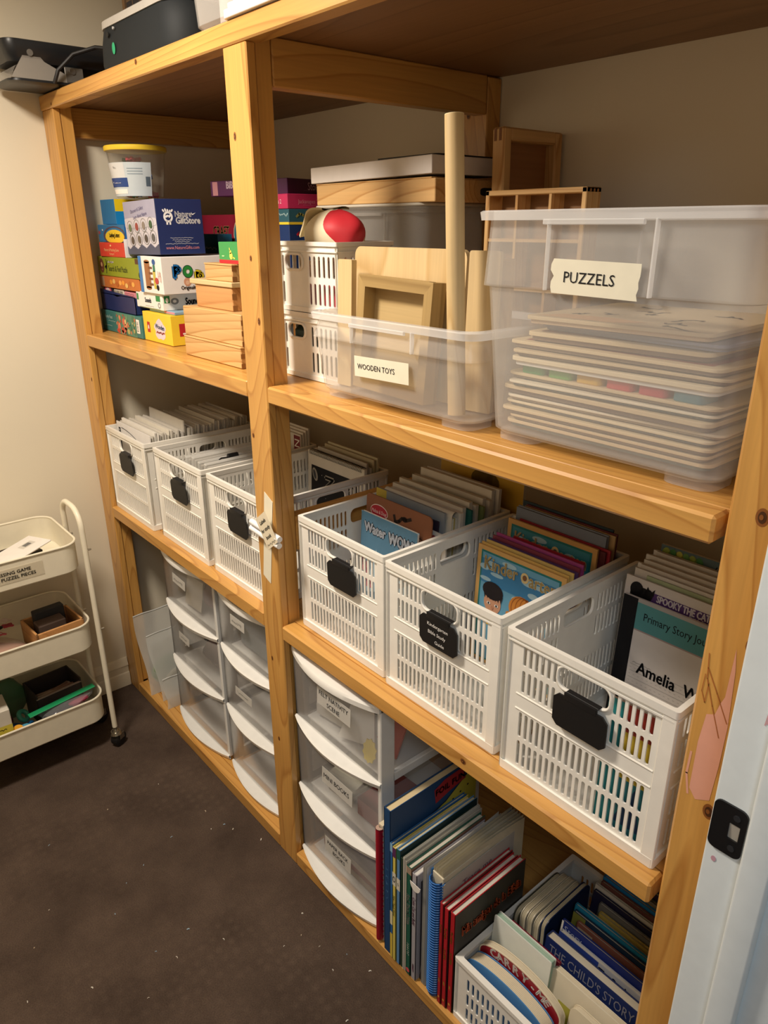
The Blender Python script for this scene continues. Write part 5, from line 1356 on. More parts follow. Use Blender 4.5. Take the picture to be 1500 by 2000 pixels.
# first crate right of the post: water colouring pad, card header, folders
x1, y1 = CR['C1']
def a_water(F):
    F.rect(0, 0, 1, 1, C('#7fb0cc', 0.5), 1); g_ = random.Random(2)
    F.poly([(0.45, 0), (1, 0), (1, 0.5), (0.72, 0.62)], C('#a9c8d8', 0.5), 2); F.poly([(0.1, 0.2), (0.3, 0.68), (0.5, 0.3)], C('#a5c4d4', 0.5), 2)
    for du, mt, k, b in ((0, C('#2a2c34', 0.5), 3, 0.16), (0, C('#cfd4dc', 0.5), 4, 0.05)):
        F.text('Water', 0.07, 0.865, 0.0235, mt, k, 'l', 0.0, 0.85, b, 0, 0.080); F.text('WOW!', 0.52, 0.85, 0.027, mt, k, 'l', 0.0, 0.85, b, 0, 0.086)
    for k in range(6): F.ell(0.05 + 0.03 * k, 0.55 - 0.05 * k, 0.05, 0.06, C(['#a83a5a', '#8a3a4a', '#c46a78'][k % 3], 0.5), 3, 9, k)
    for k in range(7): F.line([(0.45 + 0.05 * k, 0.58 - 0.02 * k), (0.58 + 0.05 * k, 0.66 - 0.02 * k)], 0.003, C(['#8a5a3a', '#c9a070', '#3a5a8a'][k % 3], 0.5), 3)
sheet('colouring_pad', 'light blue water colouring pad at the front of its crate', 'book', x1 - 0.022, y1 + 0.150, FL2, 0.196, 0.258, 0.005, C('#7fb0cc', 0.5), 0.06, 0.0, 0.0, None, a_water, C('#d9d4c8', 0.6), 0.006)
def a_brown(F):
    F.poly([(0.07 + 0.28 * 0.5 * (1 + math.cos(a)), 0.875 + 0.060 * math.sin(a)) for a in [2 * math.pi * i / 26 for i in range(26)]], C('#e8d8d0', 0.5), 1)
    F.poly([(0.21 + 0.132 * math.cos(a), 0.875 + 0.053 * math.sin(a)) for a in [2 * math.pi * i / 26 for i in range(26)]], C('#b01e30', 0.5), 2)
    F.text('Melissa & Doug', 0.21, 0.875, 0.0095, C('#f0d8d4', 0.5), 3, 'c', 0, 0.75, 0, 0.15, 0.052)
    F.text('on the go', 0.24, 0.77, 0.012, C('#3a2216', 0.6), 3, 'c', -0.03, 0.9, 0.04); F.ell(0.10, 0.80, 0.02, 0.016, M_GOLD, 2)
    dk = C('#2a1a12', 0.7)
    F.line([(0.45, 0.90), (0.47, 0.85), (0.53, 0.87), (0.57, 0.90), (0.64, 0.90), (0.70, 0.92)], 0.008, dk, 2); F.ell(0.61, 0.90, 0.04, 0.022, dk, 2)
    for k in range(3): F.scribble(0.70, 0.88, 0.80 - 0.035 * k, 0.007, dk, 2, 0.002, 12, k)
hd = sheet('card_header', 'brown cardboard header card with a red oval badge in the first right crate', 'card', x1 - 0.008, y1 + 0.163, FL2, 0.224, 0.300, 0.003, C('#8e5a3c', 0.7), 0.06, 0, 0, None, a_brown, None, 0.012)
sheet('booklet', 'dark red booklet just behind the brown header card', 'booklet', x1 + 0.012, y1 + 0.172, FL2, 0.215, 0.256, 0.004, C('#7a1a2a', 0.6), 0.05)
sheet('booklet', 'white card with a big red letter S behind the brown header card', 'booklet', x1 + 0.035, y1 + 0.182, FL2, 0.200, 0.262, 0.004, C('#d8d2c8', 0.6), 0.05, 0, 0, None, lambda F: [F.text('S', 0.80, 0.90, 0.034, C('#a03a28', 0.5), 2, 'c', 0, 1, 0.05), F.line([(0.9, 0.98), (0.94, 0.85), (0.99, 0.95)], 0.004, GREY, 2)])
sheet('booklet', 'dark purple edged booklet in front of the yellow tipped folder', 'booklet', x1 - 0.015, y1 + 0.192, FL2, 0.225, 0.282, 0.004, C('#2a2030', 0.6), 0.05)
def a_yel(F): F.rect(0.0, 0.93, 0.16, 1.0, C('#c9b040', 0.5), 1)
sheet('booklet', 'grey booklet with a yellow top corner in the first right crate', 'booklet', x1 - 0.010, y1 + 0.202, FL2, 0.232, 0.302, 0.005, C('#8a9094', 0.6), 0.05, 0, 0, None, a_yel)
# folded paper sheaf with a rolled top
t = empty('folded_paper', 'cream paper sheaf with a rolled over top edge in the first right crate', 'paper', (x1 + 0.004, y1 + 0.220, FL2), (-0.05, 0, 0))
m = MB(); L = []
for i in range(15):
    a = math.pi * i / 14
    L.append([(-0.115 + 0.23 * j, -0.010 * math.cos(a) , 0.292 + 0.012 * math.sin(a)) for j in (0, 1)])
L = [[(-0.115, -0.010, 0), (0.115, -0.010, 0)]] + L + [[(-0.115, 0.010, 0), (0.115, 0.010, 0)]]
m.loft(L, C('#cfc8b8', 0.8, 0.1), False, False, False); m.build('outer_sheet', t)
m = MB()
for k in range(5): m.box((-0.113, -0.0075 + 0.0035 * k, 0.002), (0.114, -0.0060 + 0.0035 * k, 0.289), C(['#d8cfb8', '#e0dccf', '#c2b05a'][k % 3], 0.8, 0.1))
m.build('inner_sheets', t)
cs = ['#d9d4ca', '#cfc9bd', '#2f6a62', '#dad6cc', '#d2ccc0', '#7a8a58', '#d8d4ca', '#cbc5ba', '#e0dcd2', '#d0cac0']
for k in range(10):
    yy = y1 + 0.2385 + 0.0125 * k
    hh = [0.298, 0.306, 0.300, 0.312, 0.304, 0.300, 0.314, 0.308, 0.328, 0.330][k]
    sheet('folder', ['first pale folder behind the rolled sheaf', 'second pale folder behind the rolled sheaf', 'dark green folder in the first right crate', 'pale folder just behind the dark green one', 'pale folder in front of the olive one', 'olive folder in the first right crate', 'pale folder just behind the olive one', 'grey folder third from the back of the first right crate', 'tall pale folder second from the back of the first right crate', 'tallest pale folder at the back of the first right crate'][k], 'folder',
          x1 + [0.006, 0.0, 0.012, -0.004, 0.004, 0.014, 0.002, 0.012, 0.006, 0.016][k], yy, FL2, 0.236, hh, [0.010, 0.011, 0.006, 0.011, 0.010, 0.006, 0.011, 0.011, 0.011, 0.009][k], C(cs[k], 0.7, 0.2), 0.045)
def a_yb(F):
    F.ell(0.56, 0.875, 0.17, 0.075, M_INK, 1); F.ell(0.55, 0.80, 0.13, 0.07, C('#8a5a3a', 0.6), 2)
sheet('poster_book', 'tall yellow book with a dark haired head behind the first right crate', 'book', x1 + 0.030, 0.452, Z2 + 0.001, 0.268, 0.368, 0.010, C('#c9a030', 0.5), 0.03, 0, 0, None, a_yb, C('#d8cfb8', 0.7))

# middle right crate: kindergarten magazines
x2, y2 = CR['C2']
def a_kind(song=False):
    def f(F):
        F.rect(0, 0, 1, 1, C('#d8a862', 0.5), 1); F.rect(0.045, 0.03, 0.955, 0.965, C('#1f7a78', 0.5), 2); F.rect(0.065, 0.045, 0.935, 0.95, C('#6aa6c4' if not song else '#3f8fa0', 0.5), 3)
        g_ = random.Random(6)
        F.rect(0.065, 0.70, 0.935, 0.90, C('#3f84b4' if not song else '#2f8a94', 0.5), 4)
        for k in range(16): F.ell(g_.uniform(0.1, 0.9), g_.uniform(0.62, 0.94), g_.uniform(0.03, 0.09), g_.uniform(0.012, 0.03), C('#a9cbd8', 0.5), 5)
        tx = C('#e4c88a', 0.5)
        F.text('Kinder', 0.10, 0.875, 0.028, C('#3a5a68', 0.5), 6, 'l', 0, 0.82, 0.05); F.text('Kinder', 0.10, 0.878, 0.028, tx, 8, 'l', 0, 0.82, 0.03)
        F.ring(0.575, 0.875, 0.045, 0.042, 0.55, tx, 8); F.ell(0.575, 0.875, 0.022, 0.02, C('#8a5a30', 0.5), 9)
        F.text('arten', 0.625, 0.875, 0.028, tx, 8, 'l', 0, 0.80, 0.03)
        if not song:
            sk = C('#d09a7a', 0.5); hr = C('#221a1e', 0.5)
            F.ell(0.23, 0.555, 0.105, 0.095, sk, 6); F.ell(0.225, 0.655, 0.125, 0.075, hr, 7)
            for k in range(7): F.poly([(0.115 + 0.033 * k, 0.64), (0.155 + 0.033 * k, 0.64), (0.135 + 0.033 * k, 0.575)], hr, 8)
            for u in (0.19, 0.285): F.ell(u, 0.545, 0.022, 0.012, WH, 9); F.ell(u, 0.545, 0.009, 0.010, M_INK, 10)
            F.ell(0.235, 0.515, 0.016, 0.016, C('#c08868', 0.5), 9); F.ell(0.24, 0.475, 0.03, 0.008, C('#a85a4a', 0.5), 9)
            F.ell(0.235, 0.40, 0.16, 0.05, C('#d8b040', 0.5), 5)
            o = C('#d98a3a', 0.5); ok = C('#a8602a', 0.5)
            F.ell(0.57, 0.60, 0.145, 0.115, o, 6)
            for k in range(4): F.ring(0.57 + 0.02 * k, 0.60, 0.12 - 0.028 * k, 0.112, 0.93, ok, 7)
            for k in range(6): F.ell(0.43 + 0.05 * k, 0.53 - 0.004 * k, 0.03, 0.022, o, 8)
            F.ell(0.70, 0.47, 0.12, 0.08, C('#c9a080', 0.5), 5)
    return f
def mag(y, h, w, dx, lab, col, art=None, t=0.004, edge=None, cat='magazine', tilt=0.05):
    return sheet('magazine', lab, cat, x2 + dx, y2 + y, FL2, w, h, t, C(col, 0.5), tilt, 0, 0, None, art, edge)
mag(0.208, 0.268, 0.224, 0.010, 'front kindergarten magazine with a dark haired child and an orange hood', '#d8a862', a_kind(), 0.004)
for k, (c, dx, dh) in enumerate((('#d8b060', 0.012, 0.004), ('#c9a070', 0.006, 0.001), ('#e0c070', 0.014, 0.006), ('#3a5a8a', 0.010, 0.000), ('#5a3a68', 0.016, 0.005), ('#2a4a7a', 0.004, 0.002), ('#8a3a4a', 0.012, 0.009), ('#3f4f90', 0.008, 0.004), ('#b04a88', 0.012, 0.012))):
    mag(0.2135 + 0.0055 * k, 0.268 + dh, 0.220, dx, ['gold edged magazine directly behind the front kindergarten magazine', 'tan magazine third from the front of the middle right crate', 'yellow magazine fourth from the front of the middle right crate', 'blue magazine fifth from the front of the middle right crate', 'purple magazine sixth from the front of the middle right crate', 'navy magazine seventh from the front of the middle right crate', 'dull red magazine eighth from the front of the middle right crate', 'indigo magazine ninth from the front of the middle right crate', 'pink magazine in front of the red songbook'][k], c, None, 0.0032)
mag(0.276, 0.276, 0.178, 0.022, 'red songbook cover in the middle right crate', '#b0202e', lambda F: F.text('SONGBOOK', 0.5, 0.925, 0.0095, C('#e0b060', 0.5), 2, 'c', 0, 1.0), 0.004)
mag(0.306, 0.298, 0.226, 0.006, 'rear kindergarten magazine standing behind the red songbook', '#d8a862', a_kind(True), 0.005)
for k, (c, dx, dh) in enumerate((('#5a2028', 0.020, -0.004), ('#a82838', 0.026, 0.0), ('#7a8496', 0.010, 0.022), ('#8a93a4', 0.010, 0.024), ('#c0a070', 0.022, 0.024), ('#6a2a30', 0.022, 0.026), ('#223a48', 0.008, 0.030))):
    mag(0.3125 + 0.006 * k, 0.298 + dh, 0.226, dx, ['dark red book just behind the rear kindergarten magazine', 'bright red book second behind the rear kindergarten magazine', 'blue grey folder behind the rear kindergarten magazine', 'second blue grey folder at the back of the middle right crate', 'tan book third from the back of the middle right crate', 'maroon book second from the back of the middle right crate', 'dark teal book at the very back of the middle right crate'][k], c, None, 0.004, None, 'book')

# crate nearest the door: story journal, cat story, papers
x3, y3 = CR['C3']
jr = empty('story_journal', 'story journal with teal band and black spine, handwritten name on it', 'book', (x3 + 0.008, y3 + 0.262, FL2 + 0.001), (-0.055, 0, 0))
m = MB(); w, h = 0.226, 0.263
m.box((-w / 2, -0.003, 0), (w / 2, 0.003, h), C('#cfc8c2', 0.6), 0.0006)
F = m.face((-w / 2, -0.003, 0), (1, 0, 0), (0, 0, 1), w, h); tl = C('#4f8f92', 0.5); ln = C('#8f8a88', 0.6)
F.rect(0, 0, 1, 1, C('#d4ccc6', 0.6), 1); F.rect(0.0, 0, 0.13, 1, M_INK, 2)
F.rect(0.13, 0.775, 1, 0.975, tl, 2); F.rect(0.13, 0.765, 1, 0.775, C('#a48f8c', 0.6), 2); F.rect(0.13, 0.975, 1, 1.0, C('#a8a3a0', 0.6), 2)
F.text('Primary Story Journal', 0.20, 0.885, 0.0150, M_INK, 3, 'l', 0, 0.92, 0, 0, 0.142)
F.text('Amelia  W.', 0.215, 0.50, 0.0235, M_INK, 3, 'l', -0.03, 0.92, 0.03, 0, 0.124)
F.scribble(0.17, 0.33, 0.525, 0.006, ln, 3, 0.0008, 16)
for k in range(8):
    v = 0.505 - 0.052 * k
    F.line([(0.15, v), (1.0, v)], 0.0006, ln, 2)
    for q in range(22): F.line([(0.15 + 0.04 * q, v - 0.026), (0.165 + 0.04 * q, v - 0.026)], 0.0005, ln, 2)
F.ell(0.60, 0.20, 0.03, 0.03, M_INK, 3); F.poly([(0.54, 0.17), (0.66, 0.17), (0.70, 0.10), (0.5, 0.10)], M_INK, 3)
m.build('cover', jr)
def a_cat(F):
    F.rect(0.05, 0.862, 1, 0.940, C('#4a2a6a', 0.5), 1)
    F.ell(0.10, 0.925, 0.055, 0.050, M_INK, 2); F.ell(0.16, 0.915, 0.04, 0.035, M_INK, 2); F.ell(0.20, 0.915, 0.035, 0.036, M_INK, 2)
    F.poly([(0.215, 0.935), (0.245, 0.965), (0.24, 0.915)], M_INK, 2); F.poly([(0.175, 0.94), (0.185, 0.968), (0.205, 0.942)], M_INK, 2); F.rect(0.05, 0.862, 0.225, 0.91, M_INK, 2)
    F.text('SPOOKY THE CAT', 0.27, 0.914, 0.0130, C('#e6e0ea', 0.5), 3, 'l', 0, 0.72, 0.05, 0, 0.098); F.text('Part 6. By Amelia', 0.53, 0.881, 0.0060, C('#d8d0e0', 0.5), 3, 'l', 0, 0.9)
sheet('story_sheet', 'white story sheet with purple banner and black cat behind the journal', 'paper', x3 + 0.008, y3 + 0.272, FL2, 0.240, 0.296, 0.004, C('#d2ccc8', 0.7), 0.055, 0, 0, None, a_cat)
sheet('paper_packet', 'pale green sheet behind the purple banner story sheet', 'paper', x3 + 0.030, y3 + 0.2805, FL2, 0.215, 0.302, 0.002, C('#a9b894', 0.7), 0.05)
for k in range(9):
    sheet('paper_packet', 'white paper packet standing in the crate nearest the door', 'paper', x3 + 0.014 + [0, 0.006, -0.004, 0.003, 0.008, -0.002, 0.004, 0.010, 0.0][k], y3 + 0.2855 + 0.0072 * k, FL2, 0.236, 0.308 + 0.0022 * k + 0.004 * (k % 2), 0.0045, C(['#d6d2cc', '#cfcac4', '#dcd8d2'][k % 3], 0.7, 0.2), 0.05, 0.0, 0.0, 'white packets in the crate nearest the door')
t = empty('binder_clip', 'black binder clip on packets in the crate nearest the door', 'clip', (x3 + 0.125, y3 + 0.288, FL2 + 0.296), (-0.05, 0, 0))
m = MB(); m.box((-0.028, -0.0045, 0), (0.028, 0.0085, 0.014), M_BLACK, 0.002); m.build('clip_body', t)
def a_story2(F):
    F.rect(0, 0, 1, 1, C('#7f9aa4', 0.5), 1); F.rect(0, 0.84, 1, 0.90, C('#3f5f88', 0.5), 2)
    for k in range(6): F.ell(0.05 + 0.055 * k, 0.94, 0.04, 0.05, C(['#8a9a3a', '#3f7a3f', '#b8b84a', '#5f8f4a'][k % 4], 0.5), 3)
    for k in range(3): F.poly([(0.42 + 0.1 * k, 0.90), (0.47 + 0.1 * k, 0.97), (0.52 + 0.1 * k, 0.90)], WH, 4); F.line([(0.47 + 0.1 * k, 0.97), (0.45 + 0.1 * k, 0.93)], 0.002, M_INK, 5)
sheet('picture_book', 'picture book with green bushes at the back of the crate nearest the door', 'book', x3 + 0.020, y3 + 0.3525, FL2, 0.230, 0.338, 0.006, C('#7f9aa4', 0.5), 0.052, 0, 0, None, a_story2, C('#d8d2c0', 0.7))

def a_stripe(F):
    for k, (c, a, b) in enumerate((('#2f7a80', 0.0, 0.45), ('#d8b83a', 0.45, 0.80), ('#a83a2c', 0.80, 1.0))): F.rect(0.0, a, 1, b, C(c, 0.5), 1)
    F.rect(0.0, 0.0, 0.26, 1.0, C('#2f8a8c', 0.5), 2); F.rect(0.84, 0.3, 1.0, 0.85, C('#2f8a8c', 0.5), 2); F.poly([(0.3, 0.1), (0.6, 0.42), (0.75, 0.1)], C('#1c3a5a', 0.5), 2)
sheet('booklet', 'striped booklet seen through the front slots of the crate nearest the door', 'booklet', x3 + 0.088, y3 + 0.016, FL2, 0.105, 0.236, 0.004, C('#d8d2c8', 0.6), 0.02, 0, 0, None, a_stripe)

# ================================================================== FLOOR SHELF: THE ROW OF BOOKS
def book(label, x, w, dpt, h, cov, pages='#d9ceb2', y=-0.002, z=Z1, spine=None, side=None, lean=0.0, yaw=0.0, cat='book', group=None, r=0.0, pin=0.004):
    """upright book, spine towards -y; x = left face of the spine"""
    t = empty('book', label, cat, (x, y, z), (0, lean, yaw), group)
    m = MB(); c = cov if not isinstance(cov, str) else C(cov, 0.45); ct = min(0.0022, w * 0.18)
    m.box((0, 0, 0), (w, ct, h), c, 0.0004); m.box((0, 0, 0), (ct, dpt, h), c, 0.0004); m.box((w - ct, 0, 0), (w, dpt, h), c, 0.0004)
    if spine: spine(m.face((0, 0, 0), (1, 0, 0), (0, 0, 1), w, h))
    if side: side(m.face((w, 0, 0), (0, 1, 0), (0, 0, 1), dpt, h))
    m.build('cover', t)
    m = MB(); m.box((ct, ct, 0.003), (w - ct, dpt - pin, h - pin), C(pages, 0.8, 0.1)); m.build('pages', t)
    return t
def vtext(s, v, mt, frac=0.6, k=2, u=0.5, sx=0.9):
    return lambda F: F.text(s, u, v, F.w * frac, mt, k, 'c', R(-90), sx, 0.02)
def bars(lst): return lambda F: [F.rect(0, a, 1, b, C(c, 0.5), 1) for a, b, c in lst]
def both(*fs): return lambda F: [f(F) for f in fs]
# red comb bound book
t = empty('comb_bound_book', 'red comb bound book first in the row, beside the drawer tower', 'book', (1.496, -0.004, Z1))
m = MB(); m.box((0.001, 0.014, 0.0), (0.016, 0.225, 0.358), C('#d8cbae', 0.8), 0.0008); m.build('pages', t)
m = MB(); m.box((0.0155, 0.013, 0.0), (0.0175, 0.226, 0.361), C('#b8b4ac', 0.6), 0.0003); m.build('back_cover', t)
m = MB()
m.loft([[(0.0085 + 0.0085 * math.cos(R(a)), 0.0095 + 0.0095 * math.sin(R(a)), z) for a in range(150, 381, 23)] for z in (0.008, 0.352)], C('#a01028', 0.4), False, False, False)
for k in range(21):
    z = 0.014 + 0.0165 * k
    m.tube([(0.0085 + 0.0088 * math.cos(R(a)), 0.0095 + 0.0098 * math.sin(R(a)), z + 0.004 * q) for q, a in enumerate((0, 30, 60, 95))], 0.0016, C('#a01028', 0.4), 5)
m.build('comb_spine', t)
m = MB(); m.loft([[(0.0085 + rr * math.cos(R(a)), 0.0095 + rr * math.sin(R(a)), 0.353) for a in range(150, 381, 23)] for rr in (0.0, 0.0085)], C('#b89a8a', 0.6), False, False, False); m.build('end_cap', t)
def a_foil(F):
    F.rect(0, 0, 1, 1, C('#14406e', 0.5), 1); F.poly([(0.12, 0.0), (1, 0.0), (1, 0.97), (0.62, 0.83), (0.5, 0.80), (0.4, 0.78), (0.32, 0.74), (0.3, 0.79), (0.2, 0.72), (0.13, 0.66)], C('#b8b040', 0.5), 2)
    F.line([(0.12, 0.0), (0.13, 0.66), (0.3, 0.79), (0.62, 0.83), (1, 0.97)], 0.003, C('#101a24', 0.6), 3)
    F.poly([(0.50, 0.86), (0.48, 0.955), (0.60, 0.985), (0.82, 0.99), (0.86, 0.905), (0.66, 0.885)], C('#a0242c', 0.5), 4); F.text('FOIL FUN', 0.67, 0.935, 0.017, C('#5a1a20', 0.5), 6, 'c', 0.05, 0.95, 0.06)
    st_ = [(0.27 + (0.10 if k % 2 == 0 else 0.045) * math.cos(R(90 + 36 * k)) * 1.2, 0.755 + (0.055 if k % 2 == 0 else 0.024) * math.sin(R(90 + 36 * k))) for k in range(10)]
    F.poly(st_, C('#6a5a48', 0.5), 4); F.ell(0.27, 0.755, 0.03, 0.02, C('#a8907a', 0.5), 5)
    for k in range(7): F.ell(0.35 + 0.09 * k, 0.74 + 0.018 * k, 0.012, 0.006, M_INK, 4, 8)
book('tall blue activity book with a red banner, tallest in the floor row', 1.528, 0.022, 0.275, 0.435, '#17426f', '#d8c49a', -0.001, Z1, lambda F: [F.scribble(0.35, 0.65, 0.60 - 0.05 * k, 0.01, C('#5a8ab8', 0.5), 2, 0.001, 8, k) for k in range(5)], a_foil)
book('narrow blue and yellow spined book in the floor row', 1.5515, 0.0078, 0.235, 0.352, '#2f6aa8', '#d8c8a0', -0.003, Z1, bars([(0.93, 1, '#8ab8d8'), (0.0, 0.22, '#d8c04a'), (0.30, 0.42, '#e0d8b0')]))
book('yellow spined book with a purple top band in the floor row', 1.5605, 0.0110, 0.240, 0.348, '#d8c860', '#d8c8a0', -0.004, Z1, both(bars([(0.92, 1, '#5a2a5a'), (0.68, 0.79, '#d8d4c4')]), vtext('How I Teach Word', 0.5, C('#4a3a20', 0.5), 0.55), lambda F: F.ring(0.5, 0.735, 0.36, 0.025, 0.7, M_INK, 3)))
book('light blue spined book with a dark green top band in the floor row', 1.5730, 0.0115, 0.245, 0.352, '#5f90c0', '#e0d0a8', -0.003, Z1, both(bars([(0.92, 1, '#1f5a50'), (0.66, 0.76, '#d8d4c4')]), lambda F: F.text('5', 0.5, 0.71, 0.008, M_INK, 3)), lambda F: F.rect(0, 0, 1, 1, C('#16363a', 0.5), 1))
book('dark green book in the middle of the floor row', 1.5860, 0.0075, 0.230, 0.336, '#2a3f30', '#cfc8b4', -0.002)
book('thin white magazine after the dark green book', 1.5945, 0.0048, 0.240, 0.344, '#c9c6bc', '#d8d4c8', -0.003)
book('second thin white magazine after the dark green book', 1.6000, 0.0048, 0.240, 0.338, '#bdb8aa', '#d8d4c8', -0.002)
book('green workbook with white spine lettering in the floor row', 1.6058, 0.0150, 0.235, 0.330, '#1a5a48', '#cfc8b8', -0.003, Z1, both(bars([(0.94, 1, '#a08a78')]), vtext('Pre-K Trace & Write', 0.62, WH, 0.62, 2, 0.5, 0.8), lambda F: [F.scribble(0.3, 0.7, 0.3 - 0.02 * k, 0.006, WH, 2, 0.001, 6, k) for k in range(6)], lambda F: F.ell(0.5, 0.045, 0.4, 0.02, C('#d05a60', 0.5), 2)), lambda F: F.rect(0, 0.9, 1, 1, C('#7a5a48', 0.5), 1))
book('grey spined book with pink lettering in the floor row', 1.6220, 0.0150, 0.230, 0.322, '#a8a5ac', '#d8d4cc', -0.002, Z1, both(vtext('Color Cut and Build', 0.66, C('#b03a68', 0.5), 0.55, 2, 0.5, 0.85), lambda F: F.scribble(0.4, 0.6, 0.12, 0.05, C('#8a4a68', 0.5))))
book('black spined game folder leaning in the floor row', 1.6385, 0.0085, 0.200, 0.300, '#1e1e26', '#8a8a90', 0.010, Z1, lambda F: F.line([(0.1, 0.05), (0.9, 0.2)], 0.0012, GREY))
t = empty('paper_folder', 'clear folder of loose white papers bulging behind the blue spiral book', 'folder', (1.648, 0.0, Z1))
m = MB()
for k in range(6):
    m.loft([[(0.0022 * k + 0.003 * math.sin(math.pi * q) * (z / 0.36), 0.006 + 0.235 * q, z) for q in [j / 10 for j in range(11)]] for z in (0.0, 0.2, 0.352 + 0.004 * (k % 3))], C(['#cfcac0', '#b8b2a6', '#d8d4ca'][k % 3], 0.7), False, False, False)
m.build('papers', t)
m = MB()
m.loft([[(-0.012 + 0.016 * math.cos(R(a)), -0.006, 0.300 + 0.020 * math.sin(R(a))) for a in range(180, 361, 20)], [(-0.012 + 0.016 * math.cos(R(a)), -0.005, 0.300 + 0.020 * math.sin(R(a))) for a in range(180, 361, 20)]], C('#e8e4de', 0.6)); m.build('curled_sheet', t)
# blue spiral bound book with a thick wad of pages
t = empty('spiral_book', 'thick spiral bound tracing book with a blue wire coil', 'book', (1.6640, 0.002, Z1))
m = MB()
for k in range(11):
    x = 0.003 + 0.0029 * k
    m.loft([[(x + 0.010 * q * q * (k - 5) / 8.0, 0.016 + 0.255 * q, 0.004 + z * (1.0 - 0.045 * (q - 0.35) ** 2)) for q in [j / 8 for j in range(9)]] for z in (0.0, 0.362 + 0.004 * (k % 2))], C(['#d8ceb4', '#cfc5aa', '#ded6c0'][k % 3], 0.8, 0.1), False, False, False)
m.box((0.002, 0.014, 0.003), (0.034, 0.262, 0.352), C('#d6cdb6', 0.8, 0.1), 0.001); m.build('pages', t)
m = MB(); m.box((0.0352, 0.012, 0.001), (0.0368, 0.262, 0.338), C('#b8b4ac', 0.5))
F = m.face((0.0368, 0.012, 0.001), (0, 1, 0), (0, 0, 1), 0.250, 0.337); F.text('Trace me', 0.42, 0.90, 0.017, C('#7a3a58', 0.5), 2, 'c', 0.05, 1.0); F.scribble(0.25, 0.55, 0.82, 0.012, C('#3a3a58', 0.5), 2, 0.0014, 12)
m.build('front_cover', t)
m = MB(); m.box((0.0, 0.012, 0.001), (0.0016, 0.268, 0.356), C('#1f66a8', 0.35)); m.build('back_cover', t)
m = MB(); pts = []
for k in range(46 * 12):
    a = 2 * math.pi * k / 12
    pts.append((0.0183 + 0.0172 * math.cos(a), 0.012 + 0.0160 * math.sin(a), 0.010 + 0.335 * k / (46 * 12)))
m.tube(pts, 0.0014, C('#2f6fb8', 0.3), 5); m.build('wire_coil', t)
m = MB(); m.loft([[(0.0183 + 0.0150 * math.cos(R(a)), 0.012 + 0.0138 * math.sin(R(a)), z) for a in range(180, 361, 15)] for z in (0.004, 0.345)], C('#1d4f8c', 0.35), False, False, False); m.build('spine_strip', t)
gold = C('#d8a040', 0.5)
def a_bib(F):
    F.text('Mis amigos', 0.5, 0.76, F.w * 0.42, gold, 2, 'c', R(-90), 0.9, 0.03); F.text('de la Biblia', 0.5, 0.55, F.w * 0.42, gold, 2, 'c', R(-90), 0.9, 0.03); F.ell(0.5, 0.07, 0.2, 0.012, gold, 2)
    F.scribble(0.4, 0.6, 0.25, 0.03, gold, 2, 0.001, 8)
def a_bibc(F):
    F.rect(0, 0, 1, 1, C('#2e2a20', 0.5), 1); F.text('Mis amigos de la Biblia', 0.52, 0.80, 0.026, C('#c8521e', 0.5), 5, 'c', 0.02, 0.62, 0.06, 0, 0.19)
    for k in range(9): F.ell(0.1 + 0.1 * k, 0.35 + 0.1 * math.sin(k * 2), 0.08, 0.10, C(['#4a4028', '#5a3a28', '#3a3a2a'][k % 3], 0.5), 1 + k % 2 * 0.5)
book('first red bible story book right of the blue spiral book', 1.7020, 0.0105, 0.220, 0.302, '#b01c28', '#cfc9b8', 0.004, Z1, a_bib, lambda F: F.rect(0, 0, 1, 1, C('#5a2018', 0.5)), 0, 0, 'book', None)
book('middle red bible story book', 1.7132, 0.0135, 0.220, 0.296, '#b81e2a', '#d4cfc0', 0.006, Z1, a_bib, lambda F: F.rect(0, 0, 1, 1, C('#2a2020', 0.5)))
book('red spined bible story book with dark cover and orange title, beside the floor crate', 1.7275, 0.0150, 0.225, 0.294, '#b41c26', '#d4cfc0', 0.009, Z1, a_bib, a_bibc)

# ================================================================== BOARD BOOKS IN THE SHORT CRATE
E0, EY, EZ = 1.750, 0.014, Z1 + 0.0045
bd = '#ddd0b4'
def board(label, x, y, w, h, t, cov, tilt=0.2, yaw=0.0, r=0.014, pages=bd, art=None, npg=5, arc=0.0, roll=0.0, z=EZ):
    o = empty('board_book', label, 'book', (x, y, z + 0.0005 + t / 2 * abs(math.sin(tilt))), (-tilt, roll, yaw))
    def outline(i=0.0):
        if arc:
            pts = [(w / 2 - i, 0), (w / 2 - i, h - arc)] + [((w / 2 - i) * math.cos(R(a)), h - arc + (arc - i) * math.sin(R(a))) for a in range(6, 175, 8)] + [(-w / 2 + i, h - arc), (-w / 2 + i, 0)]
            return pts
        return rrect(-w / 2 + i, w / 2 - i, 0 if not i else 0.001, h - i, r, 4)
    m = MB(); c = C(cov, 0.4)
    m.loft([[(a, b, q) for a, q in outline()] for b in (-t / 2, -t / 2 + 0.0022)], c)
    m.loft([[(a, b, q) for a, q in outline()] for b in (t / 2 - 0.0022, t / 2)], c)
    if art: art(m.face((-w / 2, -t / 2, 0), (1, 0, 0), (0, 0, 1), w, h))
    m.build('cover', o)
    m = MB(); tt = t - 0.0050
    for k in range(npg):
        a0 = -tt / 2 + tt * k / npg
        m.loft([[(a, b, q) for a, q in outline(0.001)] for b in (a0, a0 + tt / npg * 0.82)], C(pages, 0.7))
    m.build('pages', o)
    return o
board('arched board book with a blue front cover at the front of the short crate', 1.862, EY + 0.030, 0.205, 0.186, 0.030, '#4f86bc', 0.03, 0.0, 0.01, bd, None, 8, 0.032)
